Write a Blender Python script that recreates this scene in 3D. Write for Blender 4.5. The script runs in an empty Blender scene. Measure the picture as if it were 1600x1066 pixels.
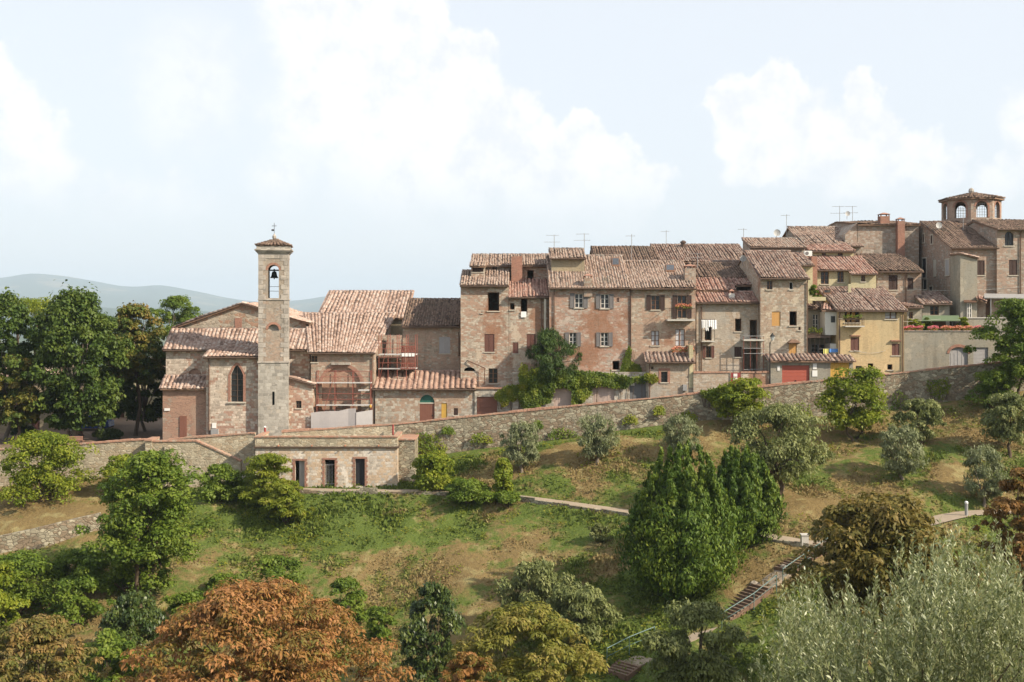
import bpy, math, random
import numpy as np
from mathutils import Vector, Matrix

random.seed(7); RNG = np.random.default_rng(11)
SC = bpy.context.scene
COL = SC.collection
F = 1780.0; HZ = 490.0            # focal length and eye level measured on the 1600 px wide photograph

# ------------------------------------------------------------------ camera, sky, sun, exposure
cam_d = bpy.data.cameras.new("camera"); cam = bpy.data.objects.new("camera", cam_d); COL.objects.link(cam)
cam.location = (0, 0, 0); cam.rotation_euler = (math.radians(90), 0, 0)
cam_d.sensor_width = 36; cam_d.lens = F / 1600 * 36; cam_d.shift_y = -43 / 1600
cam_d.clip_start = 0.3; cam_d.clip_end = 40000
SC.camera = cam
SUN_EL = math.radians(35); SUN_AZ = math.radians(116)   # azimuth clockwise from the view direction (+Y)
sdir = Vector((math.sin(SUN_AZ) * math.cos(SUN_EL), math.cos(SUN_AZ) * math.cos(SUN_EL), math.sin(SUN_EL)))
sun_d = bpy.data.lights.new("sun", 'SUN'); sun_d.energy = 4.1; sun_d.angle = math.radians(0.6); sun_d.color = (1, .87, .69)
sun = bpy.data.objects.new("sun", sun_d); COL.objects.link(sun)
sun.rotation_euler = sdir.to_track_quat('Z', 'Y').to_euler(); sun.location = (60, -40, 60)
SC.view_settings.view_transform = 'Standard'; SC.view_settings.look = 'None'
SC.view_settings.gamma = 1; SC.view_settings.exposure = 0.98
SC.cycles.use_denoising = True
SC.cycles.max_bounces = 6; SC.cycles.diffuse_bounces = 3; SC.cycles.transmission_bounces = 3; SC.cycles.volume_bounces = 0
SC.cycles.caustics_reflective = False; SC.cycles.caustics_refractive = False

class G:
    """a small node graph writer"""
    def __init__(s, tree):
        s.t = tree; s.t.nodes.clear()
    def n(s, typ, props=None, **inp):
        nd = s.t.nodes.new(typ)
        for k, v in (props or {}).items(): setattr(nd, k, v)
        for k, v in inp.items(): s.set(nd, k, v)
        return nd
    def set(s, nd, k, v):
        sock = nd.inputs[int(k[1:])] if (k[0] == 'i' and k[1:].isdigit()) else nd.inputs[k.replace('_', ' ')]
        if isinstance(v, bpy.types.NodeSocket): s.t.links.new(v, sock)
        elif isinstance(v, bpy.types.Node): s.t.links.new(v.outputs[0], sock)
        else: sock.default_value = v
    def m(s, op, a, b=0.0, c=0.0, clamp=False):
        nd = s.n('ShaderNodeMath', {'operation': op, 'use_clamp': clamp})
        for i, v in enumerate((a, b, c)): s.set(nd, 'i%d' % i, v)
        return nd.outputs[0]
    def vm(s, op, a, b=(0, 0, 0)):
        nd = s.n('ShaderNodeVectorMath', {'operation': op}); s.set(nd, 'i0', a); s.set(nd, 'i1', b)
        return nd.outputs[1] if op == 'DOT_PRODUCT' else nd.outputs[0]
    def mix(s, fac, a, b, mode='MIX'):
        nd = s.n('ShaderNodeMix', {'data_type': 'RGBA', 'blend_type': mode})
        s.set(nd, 'i0', fac); s.set(nd, 'i6', c4(a)); s.set(nd, 'i7', c4(b)); return nd.outputs[2]
    def ss(s, x, a, b):
        nd = s.n('ShaderNodeMapRange', {'interpolation_type': 'SMOOTHSTEP'}); s.set(nd, 'i0', x); s.set(nd, 'i1', a); s.set(nd, 'i2', b); return nd.outputs[0]
    def noise(s, vec, scale, detail=3.0, rough=.55):
        nd = s.n('ShaderNodeTexNoise'); s.set(nd, 'Vector', vec); nd.inputs['Scale'].default_value = scale
        nd.inputs['Detail'].default_value = detail; nd.inputs['Roughness'].default_value = rough; return nd.outputs[0]
    def mapv(s, vec, scale=(1, 1, 1), loc=(0, 0, 0)):
        return s.vm('ADD', s.vm('MULTIPLY', vec, scale), loc)
def c4(c):
    return (*c, 1.0) if isinstance(c, tuple) and len(c) == 3 else c

def build_world():
    w = bpy.data.worlds.new("World"); SC.world = w; w.use_nodes = True
    g = G(w.node_tree)
    out = g.n('ShaderNodeOutputWorld'); bg = g.n('ShaderNodeBackground')
    g.t.links.new(bg.outputs[0], out.inputs[0])
    sky = g.n('ShaderNodeTexSky', {'sky_type': 'NISHITA', 'sun_disc': False, 'sun_elevation': SUN_EL, 'sun_rotation': SUN_AZ,
                                   'air_density': 1.0, 'dust_density': 3.0, 'ozone_density': 1.0, 'altitude': 200})
    d = g.n('ShaderNodeTexCoord').outputs['Generated']
    ab = g.n('ShaderNodeVectorMath', {'operation': 'ABSOLUTE'}); g.set(ab, 'i0', d)
    sx, sa = g.n('ShaderNodeSeparateXYZ', i0=d), g.n('ShaderNodeSeparateXYZ', i0=ab.outputs[0])
    dm = g.n('ShaderNodeCombineXYZ', i0=sx.outputs[0], i1=sa.outputs[1], i2=sx.outputs[2]).outputs[0]
    wob = g.n('ShaderNodeTexNoise'); g.set(wob, 'Vector', dm); wob.inputs['Scale'].default_value = 14; wob.inputs['Detail'].default_value = 7; wob.inputs['Roughness'].default_value = .62
    wv = g.vm('MULTIPLY', g.vm('SUBTRACT', wob.outputs[1], (.5, .5, .5)), (.075, .075, .075))
    wo2 = g.n('ShaderNodeTexNoise'); g.set(wo2, 'Vector', dm); wo2.inputs['Scale'].default_value = 45; wo2.inputs['Detail'].default_value = 6
    wv = g.vm('ADD', wv, g.vm('MULTIPLY', g.vm('SUBTRACT', wo2.outputs[1], (.5, .5, .5)), (.030, .030, .030)))
    dd = g.vm('NORMALIZE', g.vm('ADD', dm, wv))
    blobs = [(560, 40, 150, .8), (660, 40, 62, 1), (740, 95, 50, 1), (690, 150, 110, 1), (540, 170, 130, .6), (800, 185, 58, 1), (740, 240, 110, .9), (850, 240, 66, 1),
             (912, 210, 42, 1), (945, 250, 46, 1), (860, 300, 95, .9), (1005, 285, 42, .8), (950, 320, 70, .8), (1140, 165, 38, 1), (1205, 155, 42, 1), (1180, 225, 72, .9),
             (1260, 230, 80, .8), (1350, 150, 36, 1), (1360, 205, 52, 1), (1330, 265, 80, .8), (1425, 245, 52, .9), (1480, 268, 42, .8), (1570, 280, 40, .6),
             (40, 185, 60, .7), (-20, 130, 60, .8), (50, 270, 80, .55), (170, 312, 60, .4), (262, 322, 60, .4), (440, 285, 60, .4), (-180, 240, 120, .8), (1700, 200, 110, .8), (300, 140, 130, .3), (640, 290, 150, .45)]
    f = None
    for (px, py, r, wt) in blobs:
        b = Vector(((px - 800) / F, 1, (HZ - py) / F)).normalized()
        ang = r / F
        dist = g.m('SUBTRACT', 1.0, g.vm('DOT_PRODUCT', dd, tuple(b)))          # about angle^2 / 2
        v = g.m('MULTIPLY_ADD', dist, -2.0 * wt / (ang * ang), wt)
        f = v if f is None else g.m('SMOOTH_MAX', f, v, .35)
    edge = g.ss(f, 0.0, .52)
    puff = g.noise(dm, 30.0, 8, .62)
    el = sx.outputs[2]
    fade = g.m('MULTIPLY', g.ss(el, .075, .13), g.ss(puff, .12, .5))
    cl = g.m('MULTIPLY', edge, g.m('MULTIPLY_ADD', fade, .66, .18))
    skyc = g.n('ShaderNodeVectorMath', {'operation': 'SCALE'}); g.set(skyc, 'i0', sky.outputs[0]); skyc.inputs['Scale'].default_value = 0.085
    veil = g.mix(0.76, skyc.outputs[0], (.49, .505, .525))                        # thin high cloud all over
    clc = g.mix(g.ss(puff, .32, .62), (.465, .468, .48), (.56, .548, .545))
    col = g.mix(cl, veil, clc)
    g.set(bg, 'Color', col); bg.inputs['Strength'].default_value = 1.08
    w.cycles.sampling_method = 'NONE'
build_world()

# ------------------------------------------------------------------ measuring: photograph pixel + distance -> metres
def X(px, D): return (px - 800) / F * D
def Z(py, D): return (HZ - py) / F * D
def P(px, py, D): return Vector((X(px, D), D, Z(py, D)))

# ------------------------------------------------------------------ mesh helpers
def tag(o, label=None, cat=None, group=None, kind=None):
    if label: o['label'] = label
    if cat: o['category'] = cat
    if group: o['group'] = group
    if kind: o['kind'] = kind
    return o

class MB:
    def __init__(s): s.v = []; s.f = []; s.mi = []; s.cur = 0
    def add(s, vs, fs):
        k = len(s.v); s.v += [tuple(p) for p in vs]; s.f += [tuple(i + k for i in f) for f in fs]; s.mi += [s.cur] * len(fs); return s
    def poly(s, *pts): return s.add(pts, [tuple(range(len(pts)))])
    def box(s, x0, x1, y0, y1, z0, z1):
        x0, x1 = min(x0, x1), max(x0, x1); y0, y1 = min(y0, y1), max(y0, y1); z0, z1 = min(z0, z1), max(z0, z1)
        return s.add([(x0, y0, z0), (x1, y0, z0), (x1, y1, z0), (x0, y1, z0), (x0, y0, z1), (x1, y0, z1), (x1, y1, z1), (x0, y1, z1)],
                     [(0, 3, 2, 1), (4, 5, 6, 7), (0, 1, 5, 4), (1, 2, 6, 5), (2, 3, 7, 6), (3, 0, 4, 7)])
    def hexa(s, b, t):      # 4 bottom, 4 top points
        return s.add(list(b) + list(t), [(0, 3, 2, 1), (4, 5, 6, 7), (0, 1, 5, 4), (1, 2, 6, 5), (2, 3, 7, 6), (3, 0, 4, 7)])
    def tube(s, pts, r, n=6, cap=True):
        pts = [Vector(p) for p in pts]; rs = r if isinstance(r, (list, tuple)) else [r] * len(pts)
        vs = []; fs = []
        for i, p in enumerate(pts):
            t = (pts[min(i + 1, len(pts) - 1)] - pts[max(i - 1, 0)]).normalized()
            a = t.cross(Vector((.31, .2, 1)) if abs(t.z) < .9 else Vector((1, .1, 0))).normalized(); b = t.cross(a)
            for k in range(n):
                q = 2 * math.pi * k / n; vs.append(p + (a * math.cos(q) + b * math.sin(q)) * rs[i])
        for i in range(len(pts) - 1):
            for k in range(n):
                fs.append((i * n + k, i * n + (k + 1) % n, (i + 1) * n + (k + 1) % n, (i + 1) * n + k))
        if cap: fs.append(tuple(range(n))); fs.append(tuple(range((len(pts) - 1) * n, len(pts) * n))[::-1])
        return s.add(vs, fs)
    def lathe(s, c, prof, n=14):
        vs = [(c[0] + r * math.cos(2 * math.pi * k / n), c[1] + r * math.sin(2 * math.pi * k / n), c[2] + z) for r, z in prof for k in range(n)]
        fs = [(i * n + k, i * n + (k + 1) % n, (i + 1) * n + (k + 1) % n, (i + 1) * n + k) for i in range(len(prof) - 1) for k in range(n)]
        fs.append(tuple(range(n))[::-1]); fs.append(tuple(range((len(prof) - 1) * n, len(prof) * n)))
        return s.add(vs, fs)
    def prism_y(s, pts, y0, y1):   # polygon in x,z pushed along y
        n = len(pts); vs = [(x, y0, z) for x, z in pts] + [(x, y1, z) for x, z in pts]
        return s.add(vs, [tuple(range(n)), tuple(range(n, 2 * n))[::-1]] + [(i, (i + 1) % n, n + (i + 1) % n, n + i) for i in range(n)])
    def rot(s, ang, c):
        ca, sa = math.cos(ang), math.sin(ang)
        s.v = [(c[0] + (x - c[0]) * ca - (y - c[1]) * sa, c[1] + (x - c[0]) * sa + (y - c[1]) * ca, z) for x, y, z in s.v]; return s
    def build(s, name, mat, parent=None, base=(0, 0, 0), smooth=False):
        me = bpy.data.meshes.new(name)
        b = Vector(base)
        me.from_pydata([tuple(Vector(p) - b) for p in s.v], [], s.f); 
        for m_ in (mat if isinstance(mat, list) else [mat]): me.materials.append(m_)
        if any(s.mi): me.polygons.foreach_set('material_index', s.mi)
        if smooth: me.polygons.foreach_set('use_smooth', [True] * len(me.polygons))
        me.update()
        o = bpy.data.objects.new(name, me); COL.objects.link(o); o.parent = parent
        if parent is None: o.location = b
        return o

class Thing:
    def __init__(s, name, label, cat, base, group=None):
        s.base = Vector(base); s.o = bpy.data.objects.new(name, None); COL.objects.link(s.o)
        s.o.empty_display_size = .3
        s.o.location = s.base; tag(s.o, label, cat, group)
    def part(s, name, mb, mat, parent=None, kind=None, label=None, smooth=False):
        o = mb.build(name, mat, parent or s.o, s.base, smooth)
        if kind: o['kind'] = kind
        if label: o['label'] = label
        return o

def single(name, mb, mat, base, label, cat, group=None, smooth=False):
    return tag(mb.build(name, mat, None, base, smooth), label, cat, group)

def quadmesh(name, V, Q, mat, attrs=None, parent=None, base=(0, 0, 0), smooth=False):
    """V (n,3) floats, Q (m,4) ints, attrs {name: (m,) floats}"""
    me = bpy.data.meshes.new(name); n, m_ = len(V), len(Q)
    me.vertices.add(n); me.vertices.foreach_set('co', (np.asarray(V, np.float32) - np.asarray(base, np.float32)).ravel())
    me.loops.add(m_ * 4); me.loops.foreach_set('vertex_index', np.asarray(Q, np.int32).ravel())
    me.polygons.add(m_); me.polygons.foreach_set('loop_start', np.arange(m_, dtype=np.int32) * 4)
    if smooth: me.polygons.foreach_set('use_smooth', np.ones(m_, bool))
    for k, a in (attrs or {}).items():
        at = me.attributes.new(k, 'FLOAT', 'FACE'); at.data.foreach_set('value', np.asarray(a, np.float32))
    me.update(calc_edges=True); me.materials.append(mat)
    o = bpy.data.objects.new(name, me); COL.objects.link(o); o.parent = parent
    if parent is None: o.location = base
    return o

# ------------------------------------------------------------------ materials
MATS = {}
def new_mat(name):
    m = bpy.data.materials.new(name); m.use_nodes = True; MATS[name] = m
    g = G(m.node_tree); out = g.n('ShaderNodeOutputMaterial'); b = g.n('ShaderNodeBsdfPrincipled')
    g.t.links.new(b.outputs[0], out.inputs[0]); b.inputs['Roughness'].default_value = .85
    b.inputs['Specular IOR Level'].default_value = .25
    return m, g, b, out
def plain(name, col, rough=.8, var=.18, scale=3.0, spec=.25, metal=0.0):
    m, g, b, out = new_mat(name)
    pos = g.n('ShaderNodeNewGeometry').outputs['Position']
    n1 = g.noise(pos, scale, 5); n2 = g.noise(g.mapv(pos, (4, 4, .6)), scale, 3)
    v = g.m('MULTIPLY_ADD', g.m('ADD', n1, n2), var * 2, 1 - var * 2)
    sc = g.n('ShaderNodeVectorMath', {'operation': 'SCALE'}); sc.inputs[0].default_value = col; g.set(sc, 'Scale', v)
    g.set(b, 'Base Color', sc.outputs[0]); b.inputs['Roughness'].default_value = rough
    b.inputs['Specular IOR Level'].default_value = spec; b.inputs['Metallic'].default_value = metal
    return m

def wallmat(name, stone=.4, b1=(.36, .19, .11), b2=(.27, .15, .09), st=(.52, .46, .36), pl=(.47, .37, .26), plaster=.3,
            sw=.42, sh=.20, mortar=(.42, .35, .27), grime=.5, seed=0.0, relief=.5, red=0.0, rubble=False):
    m, g, b, out = new_mat(name)
    pos0 = g.n('ShaderNodeNewGeometry').outputs['Position']
    pos = g.vm('ADD', pos0, (seed * 13.7, seed * 7.3, seed * 5.1))
    wn = g.n('ShaderNodeTexNoise'); g.set(wn, 'Vector', pos); wn.inputs['Scale'].default_value = 2.2
    if rubble:
        wp = g.vm('ADD', pos, g.vm('MULTIPLY', g.vm('SUBTRACT', wn.outputs[1], (.5, .5, .5)), (.5, .5, .35)))
        cv = g.vm('MULTIPLY', wp, (1 / sw, 1 / sw, 1 / sh))
        vo = g.n('ShaderNodeTexVoronoi', {'feature': 'F1'}); g.set(vo, 'Vector', cv); vo.inputs['Scale'].default_value = 1
        ve = g.n('ShaderNodeTexVoronoi', {'feature': 'DISTANCE_TO_EDGE'}); g.set(ve, 'Vector', cv); ve.inputs['Scale'].default_value = 1
        sp = g.n('ShaderNodeSeparateXYZ', i0=vo.outputs['Color']); r0, r1, r2 = sp.outputs; joint = g.ss(ve.outputs['Distance'], .10, .02)
    else:
        wn2 = g.n('ShaderNodeTexNoise'); g.set(wn2, 'Vector', pos); wn2.inputs['Scale'].default_value = .55
        wp = g.vm('ADD', pos, g.vm('ADD', g.vm('MULTIPLY', g.vm('SUBTRACT', wn.outputs[1], (.5, .5, .5)), (.26, .26, .13)), g.vm('MULTIPLY', g.vm('SUBTRACT', wn2.outputs[1], (.5, .5, .5)), (.5, .5, .35))))
        s3 = g.n('ShaderNodeSeparateXYZ', i0=wp)
        bv = g.n('ShaderNodeCombineXYZ', i0=g.m('ADD', s3.outputs[0], s3.outputs[1]), i1=s3.outputs[2])
        br = g.n('ShaderNodeTexBrick', {'offset': .5, 'squash': .6, 'squash_frequency': 3}); g.set(br, 'Vector', bv)
        br.inputs['Color1'].default_value = (0, 0, 0, 1); br.inputs['Color2'].default_value = (1, 1, 1, 1); br.inputs['Scale'].default_value = 1
        br.inputs['Brick Width'].default_value = sw * .78; br.inputs['Row Height'].default_value = sh * .85; br.inputs['Mortar Size'].default_value = min(sw, sh) * .07; br.inputs['Mortar Smooth'].default_value = .5
        r0 = g.n('ShaderNodeSeparateXYZ', i0=br.outputs['Color']).outputs[0]; joint = br.outputs['Fac']
        r1 = g.m('FRACT', g.m('MULTIPLY', r0, 7.31)); r2 = g.m('FRACT', g.m('MULTIPLY', r0, 17.7))
    big = g.noise(pos, .33, 5, .6); big2 = g.noise(g.vm('ADD', pos, (31, 17, 9)), .21, 4, .6)
    fine = g.noise(g.vm('MULTIPLY', pos, (1.6, 1.6, 7)), 2.2, 5, .65); mid = g.noise(g.vm('ADD', pos, (5, 3, 8)), 1.3, 5, .6)
    brick = g.mix(g.ss(fine, .35, .68), b1, b2)
    brick = g.mix(g.m('MULTIPLY', r1, .5), brick, tuple(min(1, c * 1.5) for c in b1))
    ston = g.mix(r2, tuple(min(1, c * 1.18) for c in st), tuple(c * .52 for c in st)); ston = g.mix(g.m('MULTIPLY', mid, .7), ston, tuple(c * .8 for c in pl))
    sel = g.m('MULTIPLY_ADD', g.m('SUBTRACT', big, .5), 2.6, g.m('MULTIPLY_ADD', g.m('SUBTRACT', mid, .5), 1.0, r0))
    fs = g.ss(sel, 1 - stone - .07, 1 - stone + .07)
    col = g.mix(fs, brick, ston)
    col = g.mix(g.m('MULTIPLY', joint, .5), col, mortar)
    plm = g.m('MULTIPLY', g.ss(g.m('MULTIPLY_ADD', g.m('SUBTRACT', mid, .5), .35, big2), 1 - plaster - .07 + .1, 1 - plaster + .02 + .1), .88)
    plc = g.mix(g.ss(fine, .3, .75), pl, tuple(c * .72 for c in pl))
    plc = g.mix(g.ss(g.noise(g.vm('ADD', pos, (61, 5, 3)), .5, 4, .6), .46, .54), plc, tuple(c * f for c, f in zip(pl, (.82, .86, .90))))
    col = g.mix(plm, col, plc)
    rep = g.ss(g.m('MULTIPLY_ADD', g.m('SUBTRACT', fine, .5), .12, g.noise(g.vm('ADD', pos, (7, 29, 47)), .6, 3, .5)), .625, .645)
    col = g.mix(g.m('MULTIPLY', rep, .75), col, tuple(min(1, c * 1.12) for c in pl))
    if red > 0:
        rm = g.m('MULTIPLY', g.ss(g.m('MULTIPLY_ADD', mid, .3, g.noise(g.vm('ADD', pos, (3, 71, 23)), .26, 4, .6)), .78 - red * .2, .86 - red * .2), .8)
        col = g.mix(rm, col, g.mix(g.ss(fine, .3, .7), (.33, .165, .10), (.25, .135, .085)))
    streak = g.noise(g.vm('MULTIPLY', pos, (1.5, 1.5, .16)), 1.1, 5, .6)
    gm = g.m('MULTIPLY', g.ss(g.m('MULTIPLY_ADD', g.m('SUBTRACT', big, .5), .5, streak), .5, .74), grime)
    col = g.mix(gm, col, g.mix(.62, col, (.10, .085, .065)))
    speck = g.noise(pos, 7.5, 4, .7)
    col = g.mix(g.m('MULTIPLY', g.ss(speck, .52, .70), .55), col, g.mix(.65, col, (.06, .045, .03)))
    g.set(b, 'Base Color', col); b.inputs['Roughness'].default_value = .92; b.inputs['Specular IOR Level'].default_value = .12
    h = g.m('ADD', g.m('MULTIPLY', g.m('SUBTRACT', 1.0, joint), g.m('MULTIPLY_ADD', plm, -.8, 1.0)), g.m('MULTIPLY', fine, .8))
    bp = g.n('ShaderNodeBump', Height=h); bp.inputs['Strength'].default_value = relief; bp.inputs['Distance'].default_value = .05
    g.set(b, 'Normal', bp)
    return m

def ramp(g, fac, stops):
    r = g.n('ShaderNodeValToRGB'); g.set(r, 'Fac', fac); cr = r.color_ramp
    for i, (p, c) in enumerate(stops):
        e = cr.elements[i] if i < 2 else cr.elements.new(p)
        e.position = p; e.color = c4(c)
    return r.outputs[0]
def tilemat(name, cols, lichen=.4, lich=(.20, .17, .12), seed=0):
    m, g, b, out = new_mat(name)
    a = g.n('ShaderNodeAttribute', {'attribute_name': 'rnd'}).outputs['Fac']
    pos = g.vm('ADD', g.n('ShaderNodeNewGeometry').outputs['Position'], (seed * 11., seed * 3., 0.))
    n = len(cols); big = g.noise(pos, .55, 4, .6); fine = g.noise(pos, 9, 4, .7)
    f = g.m('MULTIPLY_ADD', g.m('SUBTRACT', big, .5), .5, a, clamp=True)
    col = ramp(g, f, [(i / (n - 1), c) for i, c in enumerate(cols)])
    col = g.mix(g.m('MULTIPLY', g.ss(g.m('MULTIPLY_ADD', fine, .45, g.m('MULTIPLY', big, .55)), .60 - lichen * .2, .72 - lichen * .1), .8), col, lich)
    g.set(b, 'Base Color', col); b.inputs['Roughness'].default_value = .9; b.inputs['Specular IOR Level'].default_value = .15
    bp = g.n('ShaderNodeBump', Height=fine); bp.inputs['Strength'].default_value = .4; bp.inputs['Distance'].default_value = .02; g.set(b, 'Normal', bp)
    return m
def leafmat(name, cols, trans=.35, rough=.55, spec=.25):
    m, g, b, out = new_mat(name)
    a = g.n('ShaderNodeAttribute', {'attribute_name': 'rnd'}).outputs['Fac']
    t = g.n('ShaderNodeAttribute', {'attribute_name': 'tone'}).outputs['Fac']
    n = len(cols)
    col = ramp(g, g.m('MULTIPLY_ADD', a, .32, g.m('MULTIPLY', t, .68)), [(i / (n - 1), c) for i, c in enumerate(cols)])
    g.set(b, 'Base Color', col); b.inputs['Roughness'].default_value = rough; b.inputs['Specular IOR Level'].default_value = spec
    tr = g.n('ShaderNodeBsdfTranslucent'); g.set(tr, 'Color', g.mix(.4, col, g.mix(1.0, col, (1.0, 1.0, .45), 'MULTIPLY')))
    mx = g.n('ShaderNodeMixShader', i0=trans); g.t.links.new(b.outputs[0], mx.inputs[1]); g.t.links.new(tr.outputs[0], mx.inputs[2])
    g.t.links.new(mx.outputs[0], out.inputs[0])
    return m

M_CHURCH = wallmat('church_stone', 0.75, (0.367, 0.232, 0.176), (0.282, 0.185, 0.142), (0.655, 0.575, 0.486), (0.437, 0.347, 0.268), .18, .46, .26, seed=1, grime=.3)
M_CHBRICK = wallmat('church_brick', .12, (0.319, 0.197, 0.145), (0.236, 0.152, 0.114), (0.428, 0.376, 0.312), (0.305, 0.219, 0.166), .2, .34, .12, seed=2, grime=.45)
M_CHRUBBLE = wallmat('church_rubble', .5, (0.320, 0.203, 0.141), (0.250, 0.164, 0.118), (0.444, 0.397, 0.327), (0.383, 0.313, 0.235), .15, .5, .24, seed=3, rubble=True)
M_TOWERSTONE = wallmat('tower_stone', .88, (0.333, 0.303, 0.260), (0.285, 0.254, 0.216), (0.398, 0.377, 0.335), (0.351, 0.327, 0.292), .25, .62, .34, (0.286, 0.262, 0.224), .5, 4, .3)
M_TOWERBRICK = wallmat('tower_brick', .3, (0.313, 0.242, 0.189), (0.267, 0.200, 0.158), (0.377, 0.344, 0.306), (0.340, 0.293, 0.240), .6, .3, .1, seed=5, grime=.6)
M_QUOIN = wallmat('quoin_stone', .8, (0.386, 0.344, 0.296), (0.331, 0.298, 0.255), (0.414, 0.381, 0.337), (0.386, 0.344, 0.306), .3, .9, .6, (0.350, 0.316, 0.286), .6, 6, .25)
M_GARAGE = wallmat('garage_stone', 0.58, (0.321, 0.230, 0.170), (0.270, 0.199, 0.151), (0.518, 0.474, 0.401), (0.376, 0.338, 0.279), .2, .46, .26, seed=7, grime=.35)
M_GARAGE2 = wallmat('pale_garage_stone', 0.68, (0.328, 0.266, 0.210), (0.308, 0.256, 0.208), (0.521, 0.484, 0.416), (0.412, 0.381, 0.332), .42, .45, .22, seed=8, grime=.35)
M_H1 = wallmat('row_wall_ochre', 0.47, (0.347, 0.238, 0.179), (0.293, 0.202, 0.155), (0.532, 0.475, 0.397), (0.458, 0.381, 0.299), .30, .42, .16, seed=9, red=.25, grime=.4)
M_H2 = wallmat('row_wall_red', 0.39, (0.344, 0.224, 0.174), (0.299, 0.196, 0.152), (0.493, 0.435, 0.371), (0.431, 0.357, 0.304), .34, .4, .15, seed=10, red=.55, grime=.4)
M_H3 = wallmat('row_wall_brown', 0.43, (0.356, 0.247, 0.185), (0.284, 0.200, 0.149), (0.508, 0.445, 0.366), (0.396, 0.319, 0.242), .30, .42, .16, seed=11, red=.22, grime=.4)
M_H4 = wallmat('row_wall_beige', 0.35, (0.351, 0.279, 0.215), (0.310, 0.244, 0.184), (0.473, 0.423, 0.352), (0.444, 0.390, 0.324), .5, .4, .17, seed=12, red=.1, grime=.45)
M_H5 = wallmat('row_wall_tan', 0.58, (0.339, 0.260, 0.197), (0.299, 0.227, 0.174), (0.511, 0.453, 0.376), (0.459, 0.393, 0.301), .25, .4, .19, seed=13, red=.15, grime=.35)
M_C7 = wallmat('plastered_brick', 0.33, (0.335, 0.237, 0.180), (0.295, 0.210, 0.163), (0.455, 0.412, 0.340), (0.360, 0.287, 0.219), .5, .42, .18, seed=14, red=.2)
M_BACK = wallmat('old_town_stone', 0.55, (0.295, 0.222, 0.176), (0.237, 0.178, 0.142), (0.457, 0.410, 0.355), (0.316, 0.261, 0.213), .22, .46, .22, seed=15, red=.15)
M_BACK2 = wallmat('old_town_brick', 0.35, (0.307, 0.223, 0.175), (0.250, 0.180, 0.141), (0.436, 0.390, 0.334), (0.316, 0.261, 0.213), .3, .42, .18, seed=16, red=.2)
M_RUBBLE = wallmat('rubble_wall', 0.62, (0.228, 0.176, 0.124), (0.183, 0.148, 0.106), (0.471, 0.429, 0.325), (0.255, 0.228, 0.168), .1, .40, .22, (0.126, 0.107, 0.076), .45, 17, .9, rubble=True)
M_RUBBLE2 = wallmat('pale_rubble_wall', 0.58, (0.356, 0.291, 0.202), (0.305, 0.247, 0.175), (0.576, 0.515, 0.386), (0.377, 0.326, 0.241), .12, .38, .2, (0.317, 0.273, 0.206), .35, 18, .7, rubble=True)
M_LOW = wallmat('low_building_wall', .5, (0.463, 0.362, 0.265), (0.415, 0.308, 0.216), (0.606, 0.542, 0.463), (0.629, 0.581, 0.518), .34, .42, .26, (0.491, 0.429, 0.364), .25, 19, .5)
M_YELLOW = wallmat('yellow_plaster', .0, (0.540, 0.402, 0.225), (0.495, 0.365, 0.203), (0.525, 0.410, 0.242), (0.569, 0.433, 0.250), .98, .6, .4, (0.541, 0.410, 0.226), .35, 20, .1)
M_CREAM = wallmat('cream_plaster', .0, (0.497, 0.439, 0.274), (0.471, 0.412, 0.256), (0.496, 0.432, 0.273), (0.516, 0.458, 0.290), .98, .6, .4, (0.496, 0.432, 0.273), .3, 21, .1)
M_GREYP = wallmat('grey_plaster', .1, (0.311, 0.282, 0.228), (0.281, 0.251, 0.204), (0.327, 0.297, 0.236), (0.328, 0.298, 0.239), .85, .6, .3, (0.311, 0.282, 0.228), .6, 22, .2)
M_TANP = wallmat('tan_plaster', .08, (0.346, 0.281, 0.186), (0.311, 0.247, 0.162), (0.381, 0.323, 0.231), (0.379, 0.310, 0.210), .75, .5, .25, (0.347, 0.289, 0.199), .4, 23, .2)
M_WHITEP = plain('white_render', (.62, .60, .55), .9, .1)
M_BRICKTRIM = wallmat('brick_trim', .0, (0.294, 0.155, 0.112), (0.239, 0.130, 0.099), (0.357, 0.239, 0.187), (0.282, 0.162, 0.119), .05, .26, .08, (0.329, 0.273, 0.231), .3, 24, .4)

T_CHURCH = tilemat('church_tiles', [(0.167, 0.116, 0.093), (0.292, 0.201, 0.159), (0.364, 0.260, 0.213), (0.393, 0.312, 0.265), (0.451, 0.381, 0.333)], .15, (0.216, 0.178, 0.148))
T_ROW = tilemat('row_tiles', [(0.130, 0.101, 0.084), (0.253, 0.178, 0.139), (0.318, 0.230, 0.187), (0.365, 0.291, 0.241), (0.281, 0.243, 0.207)], .5, (0.134, 0.120, 0.097), 1)
T_RED = tilemat('red_tiles', [(0.166, 0.101, 0.081), (0.279, 0.159, 0.125), (0.326, 0.202, 0.161), (0.370, 0.268, 0.222), (0.250, 0.166, 0.135)], .2, (0.164, 0.137, 0.114), 2)
T_DARK = tilemat('dark_tiles', [(0.078, 0.058, 0.048), (0.129, 0.089, 0.070), (0.181, 0.123, 0.095), (0.227, 0.164, 0.126), (0.156, 0.116, 0.090)], .6, (0.086, 0.074, 0.058), 3)
T_MIX = tilemat('mixed_tiles', [(0.109, 0.078, 0.067), (0.229, 0.146, 0.116), (0.200, 0.151, 0.126), (0.348, 0.265, 0.219), (0.270, 0.200, 0.169)], .45, (0.115, 0.103, 0.087), 4)
T_GAR = tilemat('garage_tiles', [(0.241, 0.156, 0.119), (0.309, 0.198, 0.155), (0.351, 0.239, 0.187), (0.382, 0.279, 0.222)], .2, (0.220, 0.173, 0.135), 5)
M_DECK = plain('roof_bed', (.20, .13, .09), .95, .3)
M_GUTTER = plain('gutter_metal', (.09, .06, .045), .5, .2)
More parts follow.
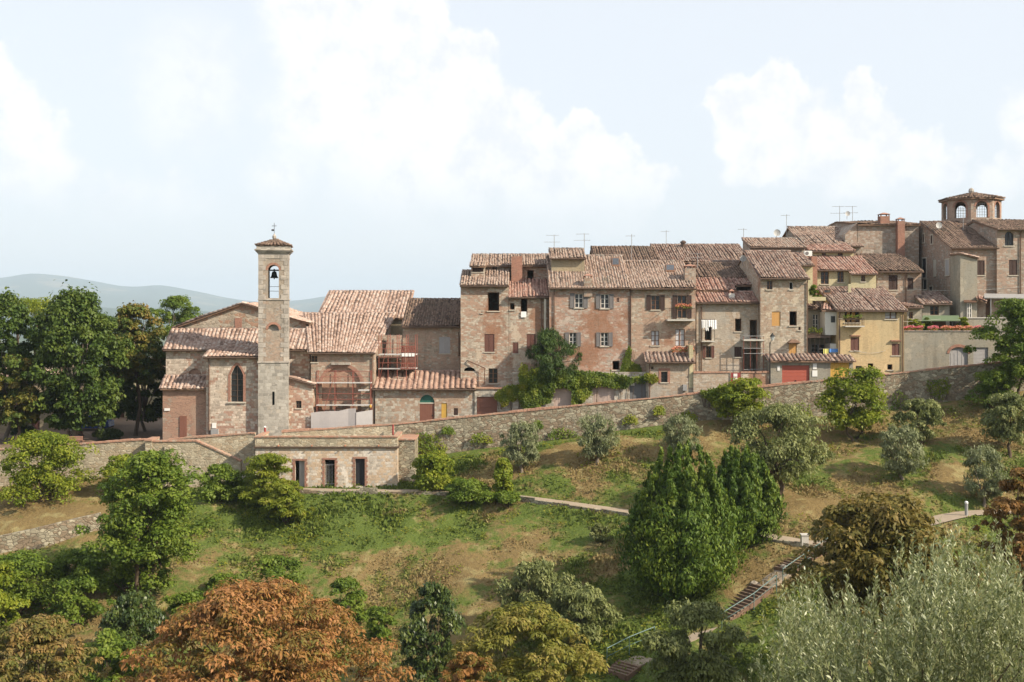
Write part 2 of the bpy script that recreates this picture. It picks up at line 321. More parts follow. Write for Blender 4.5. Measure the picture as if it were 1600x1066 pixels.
M_PIPE = plain('downpipe_metal', (.14, .085, .06), .55, .2)
M_SHGREY = plain('grey_shutter', (.165, .155, .155), .75, .15)
M_SHBROWN = plain('brown_shutter', (.055, .032, .026), .7, .15)
M_SHRED = plain('oxblood_shutter', (.135, .062, .048), .7, .12)
M_WOODORANGE = plain('orange_wood', (.50, .28, .10), .7, .15)
M_WOODYEL = plain('ochre_wood', (.50, .31, .07), .7, .15)
M_WOODDK = plain('dark_wood', (.10, .055, .035), .7, .2)
M_GREYDOOR = plain('grey_door', (.34, .33, .33), .7, .12)
M_PINKDOOR = plain('faded_garage_door', (.42, .33, .285), .75, .14)
M_SLATE = plain('slate_door', (.14, .14, .145), .6, .12)
M_REDDOOR = plain('red_garage_door', (.36, .095, .065), .6, .08)
M_BROWNDOOR = plain('brown_door', (.19, .085, .06), .65, .12)
M_BLACKDOOR = plain('black_door', (.025, .026, .032), .5, .15)
M_FRAMEW = plain('white_frame', (.62, .60, .56), .6, .06)
M_FRAMEB = plain('brown_frame', (.16, .085, .05), .6, .1)
M_GLASS = plain('window_glass', (.03, .033, .037), .18, .1, 1.0, .4)
M_CURTAIN = plain('net_curtain', (.50, .50, .52), .85, .12)
M_SILL = plain('stone_sill', (.46, .42, .35), .9, .2)
M_GREEN = plain('green_fanlight', (.03, .11, .085), .4, .15)
M_STEEL = plain('galvanised_steel', (.28, .28, .28), .5, .12)
M_ANT = plain('antenna_metal', (.30, .30, .30), .5, .1)
M_RUST = plain('red_scaffold', (.25, .085, .062), .6, .2)
M_PLANK = plain('scaffold_plank', (.48, .47, .46), .7, .15)
M_TARP = plain('scaffold_sheet', (.40, .375, .37), .8, .08)
M_CLOTH = plain('white_cloth', (.78, .77, .76), .9, .05)
M_BLUE = plain('blue_cloth', (.10, .25, .60), .85, .06)
M_LEMON = plain('lemon_cloth', (.62, .60, .20), .85, .06)
M_DISH = plain('dish_grey', (.45, .45, .44), .5, .1)
M_COPING = wallmat('brick_coping', .1, (0.370, 0.207, 0.145), (0.301, 0.176, 0.126), (0.456, 0.362, 0.284), (0.325, 0.239, 0.177), .25, .3, .3, (0.365, 0.295, 0.233), .5, 25, .5)
M_PATH = plain('gravel_path', (.29, .235, .175), .95, .22, 2.0)
M_STEP = plain('step_timber', (.16, .10, .07), .9, .25)
M_ASPHALT = plain('street_paving', (.20, .175, .15), .95, .2)
M_EARTH = plain('beaten_earth', (.17, .12, .085), .95, .3)
M_BARK = plain('bark', (.10, .072, .05), .95, .35, 6.0)
M_BARKG = plain('grey_bark', (.17, .14, .11), .95, .3, 6.0)
M_RAIL = plain('teal_rail', (.10, .17, .165), .5, .1)
M_BELL = plain('bell_bronze', (.045, .055, .05), .5, .2, metal=.6)
M_IRON = plain('wrought_iron', (.03, .03, .03), .5, .1)
M_CONC = plain('concrete', (.47, .45, .41), .9, .15)
M_BLUEPAINT = plain('blue_car_paint', (.015, .045, .20), .25, .05, spec=.5)
M_RUBBER = plain('tyre_rubber', (.02, .02, .02), .8, .1)
M_SKIN = plain('skin', (.45, .27, .19), .6, .05)
M_GREENSHIRT = plain('green_shirt', (.12, .42, .06), .85, .05)
M_TROUSER = plain('dark_trousers', (.05, .05, .07), .85, .05)
M_HAIR = plain('dark_hair', (.04, .028, .02), .7, .1)
M_PINK = leafmat('pink_blossom', [(.55, .10, .14), (.68, .20, .24), (.72, .30, .33)], .3)
M_ORANGEF = leafmat('orange_blossom', [(.55, .14, .10), (.65, .26, .16), (.70, .38, .25)], .3)
M_POT = plain('terracotta_pot', (.40, .17, .10), .85, .12)
M_AWN = plain('green_awning', (.11, .15, .085), .85, .12)
M_SIGN = plain('white_sign', (.70, .70, .68), .6, .04)
M_SIGNRED = plain('red_sign', (.26, .055, .05), .6, .06)
M_LAMPG = plain('lamp_glass', (.45, .48, .48), .3, .05)

L_CHEST = leafmat('dark_tree_leaves', [(0.029, 0.052, 0.012), (0.056, 0.098, 0.017), (0.096, 0.139, 0.022), (0.160, 0.194, 0.032)], .3)
L_CHESTO = leafmat('turning_tree_leaves', [(0.041, 0.085, 0.017), (0.090, 0.131, 0.024), (0.171, 0.148, 0.028), (0.235, 0.136, 0.038)], .3)
L_BRIGHT = leafmat('bright_leaves', [(0.088, 0.134, 0.014), (0.161, 0.218, 0.020), (0.241, 0.276, 0.026), (0.321, 0.321, 0.040)], .42)
L_MID = leafmat('mid_green_leaves', [(0.060, 0.104, 0.013), (0.103, 0.163, 0.019), (0.164, 0.224, 0.027), (0.224, 0.259, 0.042)], .38)
L_FEATH = leafmat('feathery_leaves', [(0.095, 0.139, 0.017), (0.167, 0.215, 0.021), (0.230, 0.253, 0.025), (0.295, 0.279, 0.042)], .4)
L_OLIVE = leafmat('olive_leaves', [(.10, .125, .055), (.165, .19, .09), (.25, .275, .145), (.36, .38, .24)], .28, .5)
L_OLIVEN = leafmat('near_olive_leaves', [(0.098, 0.127, 0.046), (0.196, 0.224, 0.098), (0.345, 0.374, 0.207), (0.644, 0.667, 0.494)], .28, .4, .4)
L_GREYG = leafmat('grey_green_leaves', [(0.081, 0.100, 0.030), (0.145, 0.169, 0.055), (0.217, 0.239, 0.087), (0.306, 0.308, 0.134)], .25)
L_YEW = leafmat('yew_leaves', [(0.025, 0.055, 0.007), (0.057, 0.108, 0.013), (0.119, 0.177, 0.020), (0.251, 0.288, 0.032)], .28)
L_DARK = leafmat('laurel_leaves', [(0.021, 0.041, 0.009), (0.043, 0.073, 0.015), (0.078, 0.110, 0.020), (0.173, 0.190, 0.049)], .2, .4, .4)
L_RUST = leafmat('rust_leaves', [(0.095, 0.110, 0.022), (0.179, 0.137, 0.030), (0.302, 0.152, 0.045), (0.403, 0.194, 0.075), (0.336, 0.231, 0.090)], .32)
L_RUSTO = leafmat('olive_rust_leaves', [(.075, .095, .02), (.13, .135, .028), (.20, .165, .045), (.28, .175, .06), (.22, .19, .08)], .32)
L_OCHRE = leafmat('ochre_leaves', [(0.083, 0.103, 0.018), (0.143, 0.155, 0.024), (0.209, 0.201, 0.033), (0.275, 0.230, 0.055), (0.319, 0.230, 0.077)], .34)
L_BROWN = leafmat('brown_leaves', [(.075, .078, .016), (.13, .115, .024), (.20, .15, .035), (.26, .18, .055)], .34)
L_RED = leafmat('red_leaves', [(.095, .08, .02), (.17, .11, .028), (.27, .14, .045), (.30, .19, .065)], .34)
L_IVY = leafmat('ivy_leaves', [(0.037, 0.068, 0.009), (0.077, 0.119, 0.012), (0.130, 0.176, 0.017), (0.240, 0.246, 0.025)], .3)
L_IVYB = leafmat('bright_ivy_leaves', [(0.070, 0.112, 0.011), (0.129, 0.169, 0.016), (0.189, 0.213, 0.021), (0.293, 0.248, 0.026)], .38)

# ------------------------------------------------------------------ terrain
CTRL = [(-150, 770, 95), (0, 765, 95), (100, 752, 95.5), (235, 748, 95.5), (260, 766, 93), (370, 766, 92.5), (460, 767, 92), (620, 764, 92), (650, 754, 93.5),
        (700, 708, 97), (800, 695, 97), (900, 682, 97), (1000, 668, 97), (1100, 656, 97), (1200, 655, 97), (1300, 648, 97), (1400, 638, 97), (1500, 624, 97), (1600, 610, 97), (1760, 590, 97),
        (650, 769, 90.5), (760, 773, 89), (870, 786, 86.5), (970, 800, 84), (1100, 823, 79), (1215, 842, 75), (1280, 852, 73.5), (1400, 832, 76), (1510, 804, 80), (1600, 799, 81), (1760, 795, 82),
        (1250, 735, 87), (1410, 722, 87.5), (1520, 712, 88), (820, 735, 92), (930, 722, 91.5), (1067, 720, 91), (1440, 690, 91), (1220, 780, 82.5),
        (550, 850, 83.8), (550, 900, 80), (550, 1000, 73.5), (300, 830, 86), (300, 900, 80), (300, 1000, 72), (0, 845, 84), (150, 815, 86), (-100, 860, 84), (-100, 1000, 74), (100, 940, 76), (100, 1060, 67),
        (800, 900, 77.5), (800, 1000, 70), (1000, 900, 74), (1000, 1000, 67), (1150, 960, 68), (1120, 975, 67.3), (965, 1050, 63.5), (1300, 900, 69), (1300, 1000, 64), (1500, 880, 72), (1500, 1000, 64), (1650, 900, 72)]
cp = [tuple(P(*c)) for c in CTRL]
for xx in (-60, -40, -20, 0, 20, 40, 60):
    cp += [(xx, 55, -23.5), (xx, 44, -22.5), (xx, 30, -16.5), (xx, 14, -8.6), (xx, 5, -4.0), (xx, 0, -1.75), (xx, -20, -1.75)]
for yy, zz in ((65, -21), (75, -18.6), (85, -15.6), (96, -13.6)): cp.append((-62, yy, zz))
for yy, zz in ((65, -19.8), (75, -15.6), (85, -11.6), (97, -6)): cp.append((62, yy, zz))
cp = np.array(cp)
def _U(r2): return np.where(r2 > 1e-9, .5 * r2 * np.log(np.maximum(r2, 1e-9)), 0)
def _tps():
    n = len(cp); A = np.zeros((n + 3, n + 3)); d2 = ((cp[:, None, :2] - cp[None, :, :2]) ** 2).sum(-1)
    A[:n, :n] = _U(d2) + np.eye(n) * .6; A[:n, n] = 1; A[:n, n + 1:] = cp[:, :2]; A[n:, :n] = A[:n, n:].T
    return np.linalg.solve(A, np.concatenate([cp[:, 2], np.zeros(3)]))
TW = _tps()
PATH = [P(*c) for c in [(455, 766, 91.2), (540, 768, 90.8), (650, 769, 90.3), (760, 773, 89), (870, 786, 86.5), (970, 800, 84), (1040, 811, 81.5), (1100, 822, 79), (1160, 833, 77), (1215, 842, 75), (1280, 851, 73.8),
                        (1350, 842, 74.6), (1430, 822, 77.2), (1510, 804, 80), (1600, 800, 81), (1700, 797, 82)]]
PATHN = np.array([tuple(p) for p in PATH])
def terrain(x, y):
    x = np.atleast_1d(np.asarray(x, float)); y = np.atleast_1d(np.asarray(y, float))
    xc = np.clip(x, -64, 64); yc = np.clip(y, -20, 97)
    z = np.empty(len(x)); n = len(cp)
    for s in range(0, len(x), 8000):
        q = np.stack([xc[s:s + 8000], yc[s:s + 8000]], -1)
        z[s:s + 8000] = _U(((q[:, None] - cp[None, :, :2]) ** 2).sum(-1)) @ TW[:n] + TW[n] + q @ TW[n + 1:]
    for a, b in zip(PATHN[:-1], PATHN[1:]):           # bench the path into the slope
        d = b - a; L2 = d[0] ** 2 + d[1] ** 2
        t = np.clip(((xc - a[0]) * d[0] + (yc - a[1]) * d[1]) / L2, 0, 1)
        dist = np.hypot(xc - a[0] - t * d[0], yc - a[1] - t * d[1])
        w = np.clip((2.2 - dist) / 1.2, 0, 1); w = w * w * (3 - 2 * w)
        z = np.where(w > 0, z * (1 - w) + (a[2] + t * d[2]) * w, z)
    far = np.maximum(np.maximum(np.abs(x) - 64, 0), np.maximum(np.maximum(y - 140, 0), np.maximum(-20 - y, 0)))
    w = np.clip(far / 300, 0, 1); w = w * w * (3 - 2 * w)
    return z * (1 - w) + (-62.0) * w
def tz(x, y): return float(terrain([x], [y])[0])
def hit(px, py, d0=40.0, d1=97.0):
    D = np.arange(d0, d1, .2); g_ = Z(py, D) - terrain(X(px, D), D)
    k = np.where((g_[:-1] > 0) & (g_[1:] <= 0))[0]
    return float(D[k[0]]) if len(k) else d1

GREEN = np.array([tuple(P(*c[:3])[:2]) + (c[3],) for c in [
    (400, 800, 88, .75), (520, 800, 88, .95), (620, 810, 86, .8), (560, 830, 85, .85), (640, 790, 88, .35), (700, 830, 84, .75), (450, 870, 82, .4), (600, 880, 81, .15), (700, 880, 80, .1), (800, 860, 81, .15), (330, 800, 89, .75),
    (330, 850, 84, .5), (310, 900, 80, .3), (850, 800, 85, .6), (900, 840, 81, .5), (950, 880, 76, .2), (640, 700, 95, .9), (720, 712, 96, .75), (850, 690, 96, .7), (780, 720, 93, .0), (860, 705, 94, .0), (900, 745, 90, .1), (960, 770, 87, .45), (860, 765, 89, .55),
    (1000, 705, 94, .15), (1100, 700, 94, .1), (1000, 672, 96.5, .7), (1250, 735, 87, .6), (1400, 728, 87.4, .6), (1500, 713, 88, .65), (1300, 700, 91, .25), (1330, 760, 84, .25), (1270, 790, 81, .0), (1420, 770, 83, .45), (1480, 680, 92, .1), (1480, 640, 96, .3), (1500, 740, 85, .1),
    (1300, 825, 76, .35), (1250, 880, 72, .1), (1180, 900, 71, .0), (1200, 940, 69, .5), (1060, 950, 71, .75), (980, 900, 74, .7), (900, 900, 76, .35), (1000, 1010, 66, .85), (900, 960, 71, .5), (850, 930, 74, .2), (720, 960, 74, .25), (600, 960, 76, .35),
    (1160, 1000, 66, .7), (1300, 930, 68, .6), (1550, 830, 78, .5), (60, 800, 88, .05), (120, 780, 90, .05), (100, 850, 83, .3), (150, 900, 79, .35), (300, 940, 77, .3), (60, 960, 74, .3)]])
def greenness(x, y):
    x = np.asarray(x, float); y = np.asarray(y, float)
    d2 = (x[:, None] - GREEN[None, :, 0]) ** 2 + (y[:, None] - GREEN[None, :, 1]) ** 2 + .3
    w = 1 / d2 ** 1.5
    return (w * GREEN[None, :, 2]).sum(1) / w.sum(1)

def groundcol(g):
    pos = g.n('ShaderNodeNewGeometry').outputs['Position']
    gr = g.n('ShaderNodeAttribute', {'attribute_name': 'green'}).outputs['Fac']
    n1 = g.noise(pos, .35, 6, .65); n2 = g.noise(g.vm('ADD', pos, (40, 3, 9)), 1.6, 5, .65)
    f = g.m('ADD', gr, g.m('ADD', g.m('MULTIPLY', g.m('SUBTRACT', n1, .5), 1.7), g.m('MULTIPLY', g.m('SUBTRACT', n2, .5), 1.1)))
    return pos, f
def make_ground_mat():
    m, g, b, out = new_mat('dry_grass_ground'); pos, f = groundcol(g)
    fine = g.noise(pos, 5.0, 6, .7)
    dry = g.mix(g.ss(fine, .3, .7), (.225, .165, .07), (.165, .115, .052))
    dry = g.mix(g.ss(g.noise(pos, .8, 4), .52, .68), dry, (.275, .23, .105))
    grn = g.mix(g.ss(fine, .3, .7), (.115, .15, .032), (.072, .105, .024))
    col = g.mix(g.ss(f, .18, .60), dry, grn)
    sx = g.n('ShaderNodeSeparateXYZ', i0=pos)
    col = g.mix(g.ss(sx.outputs[1], 250.0, 900.0), col, g.mix(g.ss(g.noise(pos, .0035, 5), .45, .6), (.05, .075, .03), (.16, .15, .06)))
    g.set(b, 'Base Color', col); b.inputs['Roughness'].default_value = .95; b.inputs['Specular IOR Level'].default_value = .1
    bp = g.n('ShaderNodeBump', Height=g.m('ADD', fine, g.noise(pos, 1.3, 5))); bp.inputs['Strength'].default_value = .8; bp.inputs['Distance'].default_value = .2; g.set(b, 'Normal', bp)
    return m
def make_grass_mat():
    m, g, b, out = new_mat('grass_blades'); pos, f = groundcol(g)
    a = g.n('ShaderNodeAttribute', {'attribute_name': 'rnd'}).outputs['Fac']
    dry = ramp(g, a, [(0, (.19, .135, .058)), (.5, (.265, .20, .088)), (1, (.34, .28, .135))])
    grn = ramp(g, a, [(0, (.07, .105, .02)), (.5, (.115, .16, .03)), (1, (.18, .215, .05))])
    col = g.mix(g.ss(f, .17, .56), dry, grn)
    g.set(b, 'Base Color', col); b.inputs['Roughness'].default_value = .8; b.inputs['Specular IOR Level'].default_value = .15
    tr = g.n('ShaderNodeBsdfTranslucent'); g.set(tr, 'Color', col)
    mx = g.n('ShaderNodeMixShader', i0=.3); g.t.links.new(b.outputs[0], mx.inputs[1]); g.t.links.new(tr.outputs[0], mx.inputs[2]); g.t.links.new(mx.outputs[0], out.inputs[0])
    return m
def vnoise(x, y, s, seed=0):      # smooth value noise for relief
    r = np.random.default_rng(seed); tab = r.random((64, 64)); x = np.asarray(x) / s; y = np.asarray(y) / s
    i = np.floor(x).astype(int); j = np.floor(y).astype(int); u = x - i; v = y - j; u = u * u * (3 - 2 * u); v = v * v * (3 - 2 * v)
    t = lambda a, b_: tab[a % 64, b_ % 64]
    return (t(i, j) * (1 - u) + t(i + 1, j) * u) * (1 - v) + (t(i, j + 1) * (1 - u) + t(i + 1, j + 1) * u) * v

def build_ground():
    grow = [70 * 1.5 ** k for k in range(0, 14)]
    xs = np.concatenate([-np.array(grow[::-1]), np.arange(-62, 62.01, .6), np.array(grow)])
    ys = np.concatenate([-20 - np.array([0, 60, 200, 700, 2000, 5000])[::-1].astype(float), np.arange(-14, 46, 2.5), np.arange(46, 98.3, .55), np.array([99, 102, 106, 112, 120, 130, 140, 160, 190, 240, 320, 450, 650, 950, 1400, 2100, 3100, 4500, 6400, 9000, 14000])])
    gx, gy = np.meshgrid(xs, ys); fx, fy = gx.ravel(), gy.ravel()
    z = terrain(fx, fy)
    inn = (np.abs(fx) < 63) & (fy > 20) & (fy < 96)
    dp = np.full(len(fx), 99.)
    for a, b in zip(PATHN[:-1], PATHN[1:]):
        d = b - a; t = np.clip(((fx - a[0]) * d[0] + (fy - a[1]) * d[1]) / (d[0] ** 2 + d[1] ** 2), 0, 1)
        dp = np.minimum(dp, np.hypot(fx - a[0] - t * d[0], fy - a[1] - t * d[1]))
    k = np.clip((dp - 1.6) / 2, 0, 1)
    z = z + np.where(inn, k * ((vnoise(fx, fy, 3.1, 3) - .5) * .5 + (vnoise(fx, fy, 1.3, 4) - .5) * .28), 0)
    nx, ny = len(xs), len(ys); i = np.arange((nx - 1) * (ny - 1)); r, c = i // (nx - 1), i % (nx - 1)
    Q = np.stack([r * nx + c, r * nx + c + 1, (r + 1) * nx + c + 1, (r + 1) * nx + c], -1)
    V = np.stack([fx, fy, z], -1); ctr = V[Q].mean(1)
    o = quadmesh('ground', V, Q, make_ground_mat(), {'green': greenness(ctr[:, 0], ctr[:, 1])}, smooth=True)
    tag(o, kind='structure')
build_ground()

def build_grass():
    n = 68000
    px = RNG.uniform(-60, 1660, n); D = 97 - (RNG.random(n) ** 1.25) * 36; x = X(px, D)
    d = np.full(n, 99.)
    for a, b in zip(PATHN[:-1], PATHN[1:]):
        e = b - a; t = np.clip(((x - a[0]) * e[0] + (D - a[1]) * e[1]) / (e[0] ** 2 + e[1] ** 2), 0, 1)
        d = np.minimum(d, np.hypot(x - a[0] - t * e[0], D - a[1] - t * e[1]))
    keep = (d > .95) & ~((px < 420) & (D > 92.2)) & (D < 96.2)
    x, D = x[keep], D[keep]; n = len(x)
    z = terrain(x, D); gr = greenness(x, D)
    tall = (vnoise(x, D, 2.2, 9) ** 2) * (.14 + .8 * gr) + .11
    K = 2; x = np.repeat(x, K); D = np.repeat(D, K); z = np.repeat(z, K); gr = np.repeat(gr, K); tall = np.repeat(tall, K); m_ = n * K
    x = x + RNG.normal(0, .13, m_); D = D + RNG.normal(0, .13, m_)
    h = tall * RNG.uniform(.35, 1.0, m_) * .75; w = RNG.uniform(.035, .085, m_) * (1 + gr)
    az = RNG.uniform(0, 6.28, m_); le = RNG.uniform(.1, .9, m_) * h; la = RNG.uniform(0, 6.28, m_)
    bx, by = np.cos(az) * w, np.sin(az) * w; tx, ty = np.cos(la) * le, np.sin(la) * le; z0 = z - .06
    V = np.stack([np.stack([x - bx, D - by, z0], -1), np.stack([x + bx, D + by, z0], -1),
                  np.stack([x + tx + bx * .5, D + ty + by * .5, z0 + h], -1), np.stack([x + tx - bx * .5, D + ty - by * .5, z0 + h], -1)], 1).reshape(-1, 3)
    o = quadmesh('grass', V, np.arange(m_ * 4).reshape(-1, 4), make_grass_mat(), {'green': gr, 'rnd': RNG.random(m_)})
    tag(o, 'green and dried out grass covering the park slope', 'grass', kind='stuff')
build_grass()

def ribbon(pts, w, up):
    V = []
    for i, p in enumerate(pts):
        t = (pts[min(i + 1, len(pts) - 1)] - pts[max(i - 1, 0)]); t.z = 0; t.normalize(); s = Vector((t.y, -t.x, 0))
        V.append((p + s * w / 2 + Vector((0, 0, up)), p - s * w / 2 + Vector((0, 0, up))))
    return V
def smooth_poly(pts, k=4):
    out = []
    for i in range(len(pts) - 1):
        p0, p1, p2, p3 = pts[max(i - 1, 0)], pts[i], pts[i + 1], pts[min(i + 2, len(pts) - 1)]
        for j in range(k):
            t = j / k; out.append(.5 * ((2 * p1) + (p2 - p0) * t + (2 * p0 - 5 * p1 + 4 * p2 - p3) * t * t + (3 * p1 - p0 - 3 * p2 + p3) * t ** 3))
    out.append(pts[-1]); return out
def build_path():
    sp = smooth_poly(PATH); rb = ribbon(sp, 1.7, .07); mb = MB()
    for (a, b), (c, d) in zip(rb[:-1], rb[1:]): mb.poly(a, c, d, b)
    tag(mb.build('gravel_path', M_PATH), kind='structure')
    t = Thing('path_edging', 'low dark stone edging along the downhill side of the gravel path', 'edging', sp[0])
    mb = MB()
    for i in range(len(rb) - 1):
        if rb[i][0].x > X(1295, 74): break
        a, c = rb[i][0], rb[i + 1][0]; h = .12 + .05 * math.sin(i * 1.7) + (.22 if i % 9 == 5 else 0); e = Vector((0, -.28, 0)); dn = Vector((0, 0, -.75))
        mb.hexa([a + e + dn, c + e + dn, c + dn, a + dn], [a + e + Vector((0, 0, h)), c + e + Vector((0, 0, h)), c + Vector((0, 0, h)), a + Vector((0, 0, h))])
    t.part('stone_kerb', mb, M_RUBBLE)
build_path()

# ------------------------------------------------------------------ far country and haze
def build_hills():
    prof = [(-900, 470), (-500, 446), (-200, 440), (0, 434), (70, 426), (130, 437), (200, 451), (260, 444), (330, 461), (400, 471), (450, 471), (520, 462), (620, 470), (760, 476), (900, 472), (1200, 478), (1700, 470), (2500, 476)]
    fx_ = np.array([p[0] for p in prof]); fy_ = np.array([p[1] for p in prof])
    for nm, D, off, amp in (('far_hills', 10000., 0, 1.0), ('near_hills', 5000., 44, .35)):
        us = np.arange(-900, 2500, 12.); top = np.interp(us, fx_, fy_)
        top = HZ - (HZ - np.convolve(np.pad(top, 2, mode='edge'), np.ones(5) / 5, 'valid') ) * amp + (8 if off else 0) + (vnoise(us, us * 0 + 3, 40, 5) - .5) * 3
        rows = 14; V = []
        for k in range(rows):
            s = k / (rows - 1); Dk = D - (1 - s) * D * .38; zt = (HZ - top) / F * D
            zz = -60 + (zt + 60) * (s ** 1.4) + (vnoise(us + k * 37, us * 0 + k * 1.3, 70, 6) - .5) * .006 * D * math.sin(math.pi * s)
            V.append(np.stack([(us - 800) / F * Dk, np.full_like(us, Dk), zz], -1))
        Vb = V[-1].copy(); Vb[:, 1] += D * .2; Vb[:, 2] = -62; V.append(Vb)
        nx = len(us); V = np.concatenate(V); i = np.arange((nx - 1) * rows); r, c = i // (nx - 1), i % (nx - 1)
        Q = np.stack([r * nx + c, r * nx + c + 1, (r + 1) * nx + c + 1, (r + 1) * nx + c], -1)
        m, g, b, out = new_mat(nm + '_cover'); pos = g.n('ShaderNodeNewGeometry').outputs['Position']
        n1 = g.noise(g.vm('MULTIPLY', pos, (1, 1, 3)), .0022, 6, .65)
        col = g.mix(g.ss(n1, .56, .64), (.035, .06, .028), (.15, .135, .075)); g.set(b, 'Base Color', col)
        tag(quadmesh(nm, V, Q, m, smooth=True), kind='structure')
build_hills()
def build_haze():
    mb = MB(); mb.box(-16500, 16500, -5100, 14500, -66, 392)
    m = bpy.data.materials.new('haze_air'); m.use_nodes = True; g = G(m.node_tree); out = g.n('ShaderNodeOutputMaterial')
    pv = g.n('ShaderNodeVolumePrincipled'); pv.inputs['Color'].default_value = (.68, .84, 1, 1); pv.inputs['Density'].default_value = HAZE_DENSITY; pv.inputs['Anisotropy'].default_value = .0
    g.t.links.new(pv.outputs[0], out.inputs['Volume'])
    o = mb.build('haze', m); tag(o, 'pale summer haze in front of the far hills', 'haze', kind='stuff')
HAZE_DENSITY = 0.000115
build_haze()

# ------------------------------------------------------------------ building kit
def arc_curve(a, b, zt, ah, n=12):
    c, h = (a + b) / 2, (b - a) / 2
    if ah > h * 1.2: return [(c + h * (1 - 2 * k / n), zt + ah * (1 - abs(1 - 2 * k / n) ** 1.75)) for k in range(n + 1)]     # pointed
    return [(c + h * math.cos(math.pi * k / n), zt + ah * math.sin(math.pi * k / n)) for k in range(n + 1)]
def facade(mb, D, x0, x1, z0, z1, ops, rev=.24):
    """front wall at y = D (metres) with real openings; ops = [(x0,x1,z0,z1,arch_h)]"""
    xs = sorted({x0, x1, *[v for o in ops for v in o[:2]]}); zs = sorted({z0, z1, *[v for o in ops for v in o[2:4]]})
    xs = [x for x in xs if x0 <= x <= x1]; zs = [z for z in zs if z0 <= z <= z1]
    for a, b in zip(xs[:-1], xs[1:]):
        for c, d in zip(zs[:-1], zs[1:]):
            mx, mz = (a + b) / 2, (c + d) / 2
            if any(o[0] < mx < o[1] and o[2] < mz < o[3] for o in ops): continue
            mb.poly((a, D, c), (b, D, c), (b, D, d), (a, D, d))
    for o in ops:
        a, b, c, d, ah = o; e = D + rev
        zt = d - ah; pts = [(a, c), (b, c), (b, zt)]
        if ah > 0:
            n = 12; arc = arc_curve(a, b, zt, ah, n)
            for k in range(n):
                cx = b if k < n / 2 else a
                mb.poly((arc[k][0], D, arc[k][1]), (arc[k + 1][0], D, arc[k + 1][1]), (cx, D, d))
            mb.poly((b, D, d), (a, D, d), ((a + b) / 2, D, d))
            pts += arc[1:-1]
        pts.append((a, zt))
        for k in range(len(pts)):
            p, q = pts[k], pts[(k + 1) % len(pts)]
            mb.poly((p[0], D, p[1]), (p[0], e, p[1]), (q[0], e, q[1]), (q[0], D, q[1]))

def arcpts(a, b, c, d, ah, n=12):
    zt = d - ah
    return [(a, c), (b, c)] + arc_curve(a, b, zt, ah, n)

def leaf_shutter(mb, a, b, y, c, d):
    w = .055; mb.box(a, a + w, y - .02, y + .02, c, d); mb.box(b - w, b, y - .02, y + .02, c, d)
    mb.box(a + w, b - w, y - .02, y + .02, c, c + w); mb.box(a + w, b - w, y - .02, y + .02, d - w, d)
    n = max(4, int((d - c) / .085))
    for k in range(n):
        z = c + w + (d - c - 2 * w) * (k + .5) / n; hh = (d - c) / n * .42
        mb.hexa([(a + w, y - .012, z - hh), (b - w, y - .012, z - hh), (b - w, y + .0, z - hh), (a + w, y + .0, z - hh)],
                [(a + w, y + .006, z + hh), (b - w, y + .006, z + hh), (b - w, y + .016, z + hh), (a + w, y + .016, z + hh)])
def planks(mb, a, b, y, c, d, horiz=False, n=None, t=.05):
    if horiz:
        n = n or max(3, int((d - c) / .3))
        for k in range(n): mb.box(a, b, y, y + t, c + (d - c) * k / n + .006, c + (d - c) * (k + 1) / n - .006)
    else:
        n = n or max(2, int((b - a) / .17))
        for k in range(n): mb.box(a + (b - a) * k / n + .005, a + (b - a) * (k + 1) / n - .005, y, y + t, c, d)
    mb.box(a, b, y + t + .002, y + t + .02, c, d)

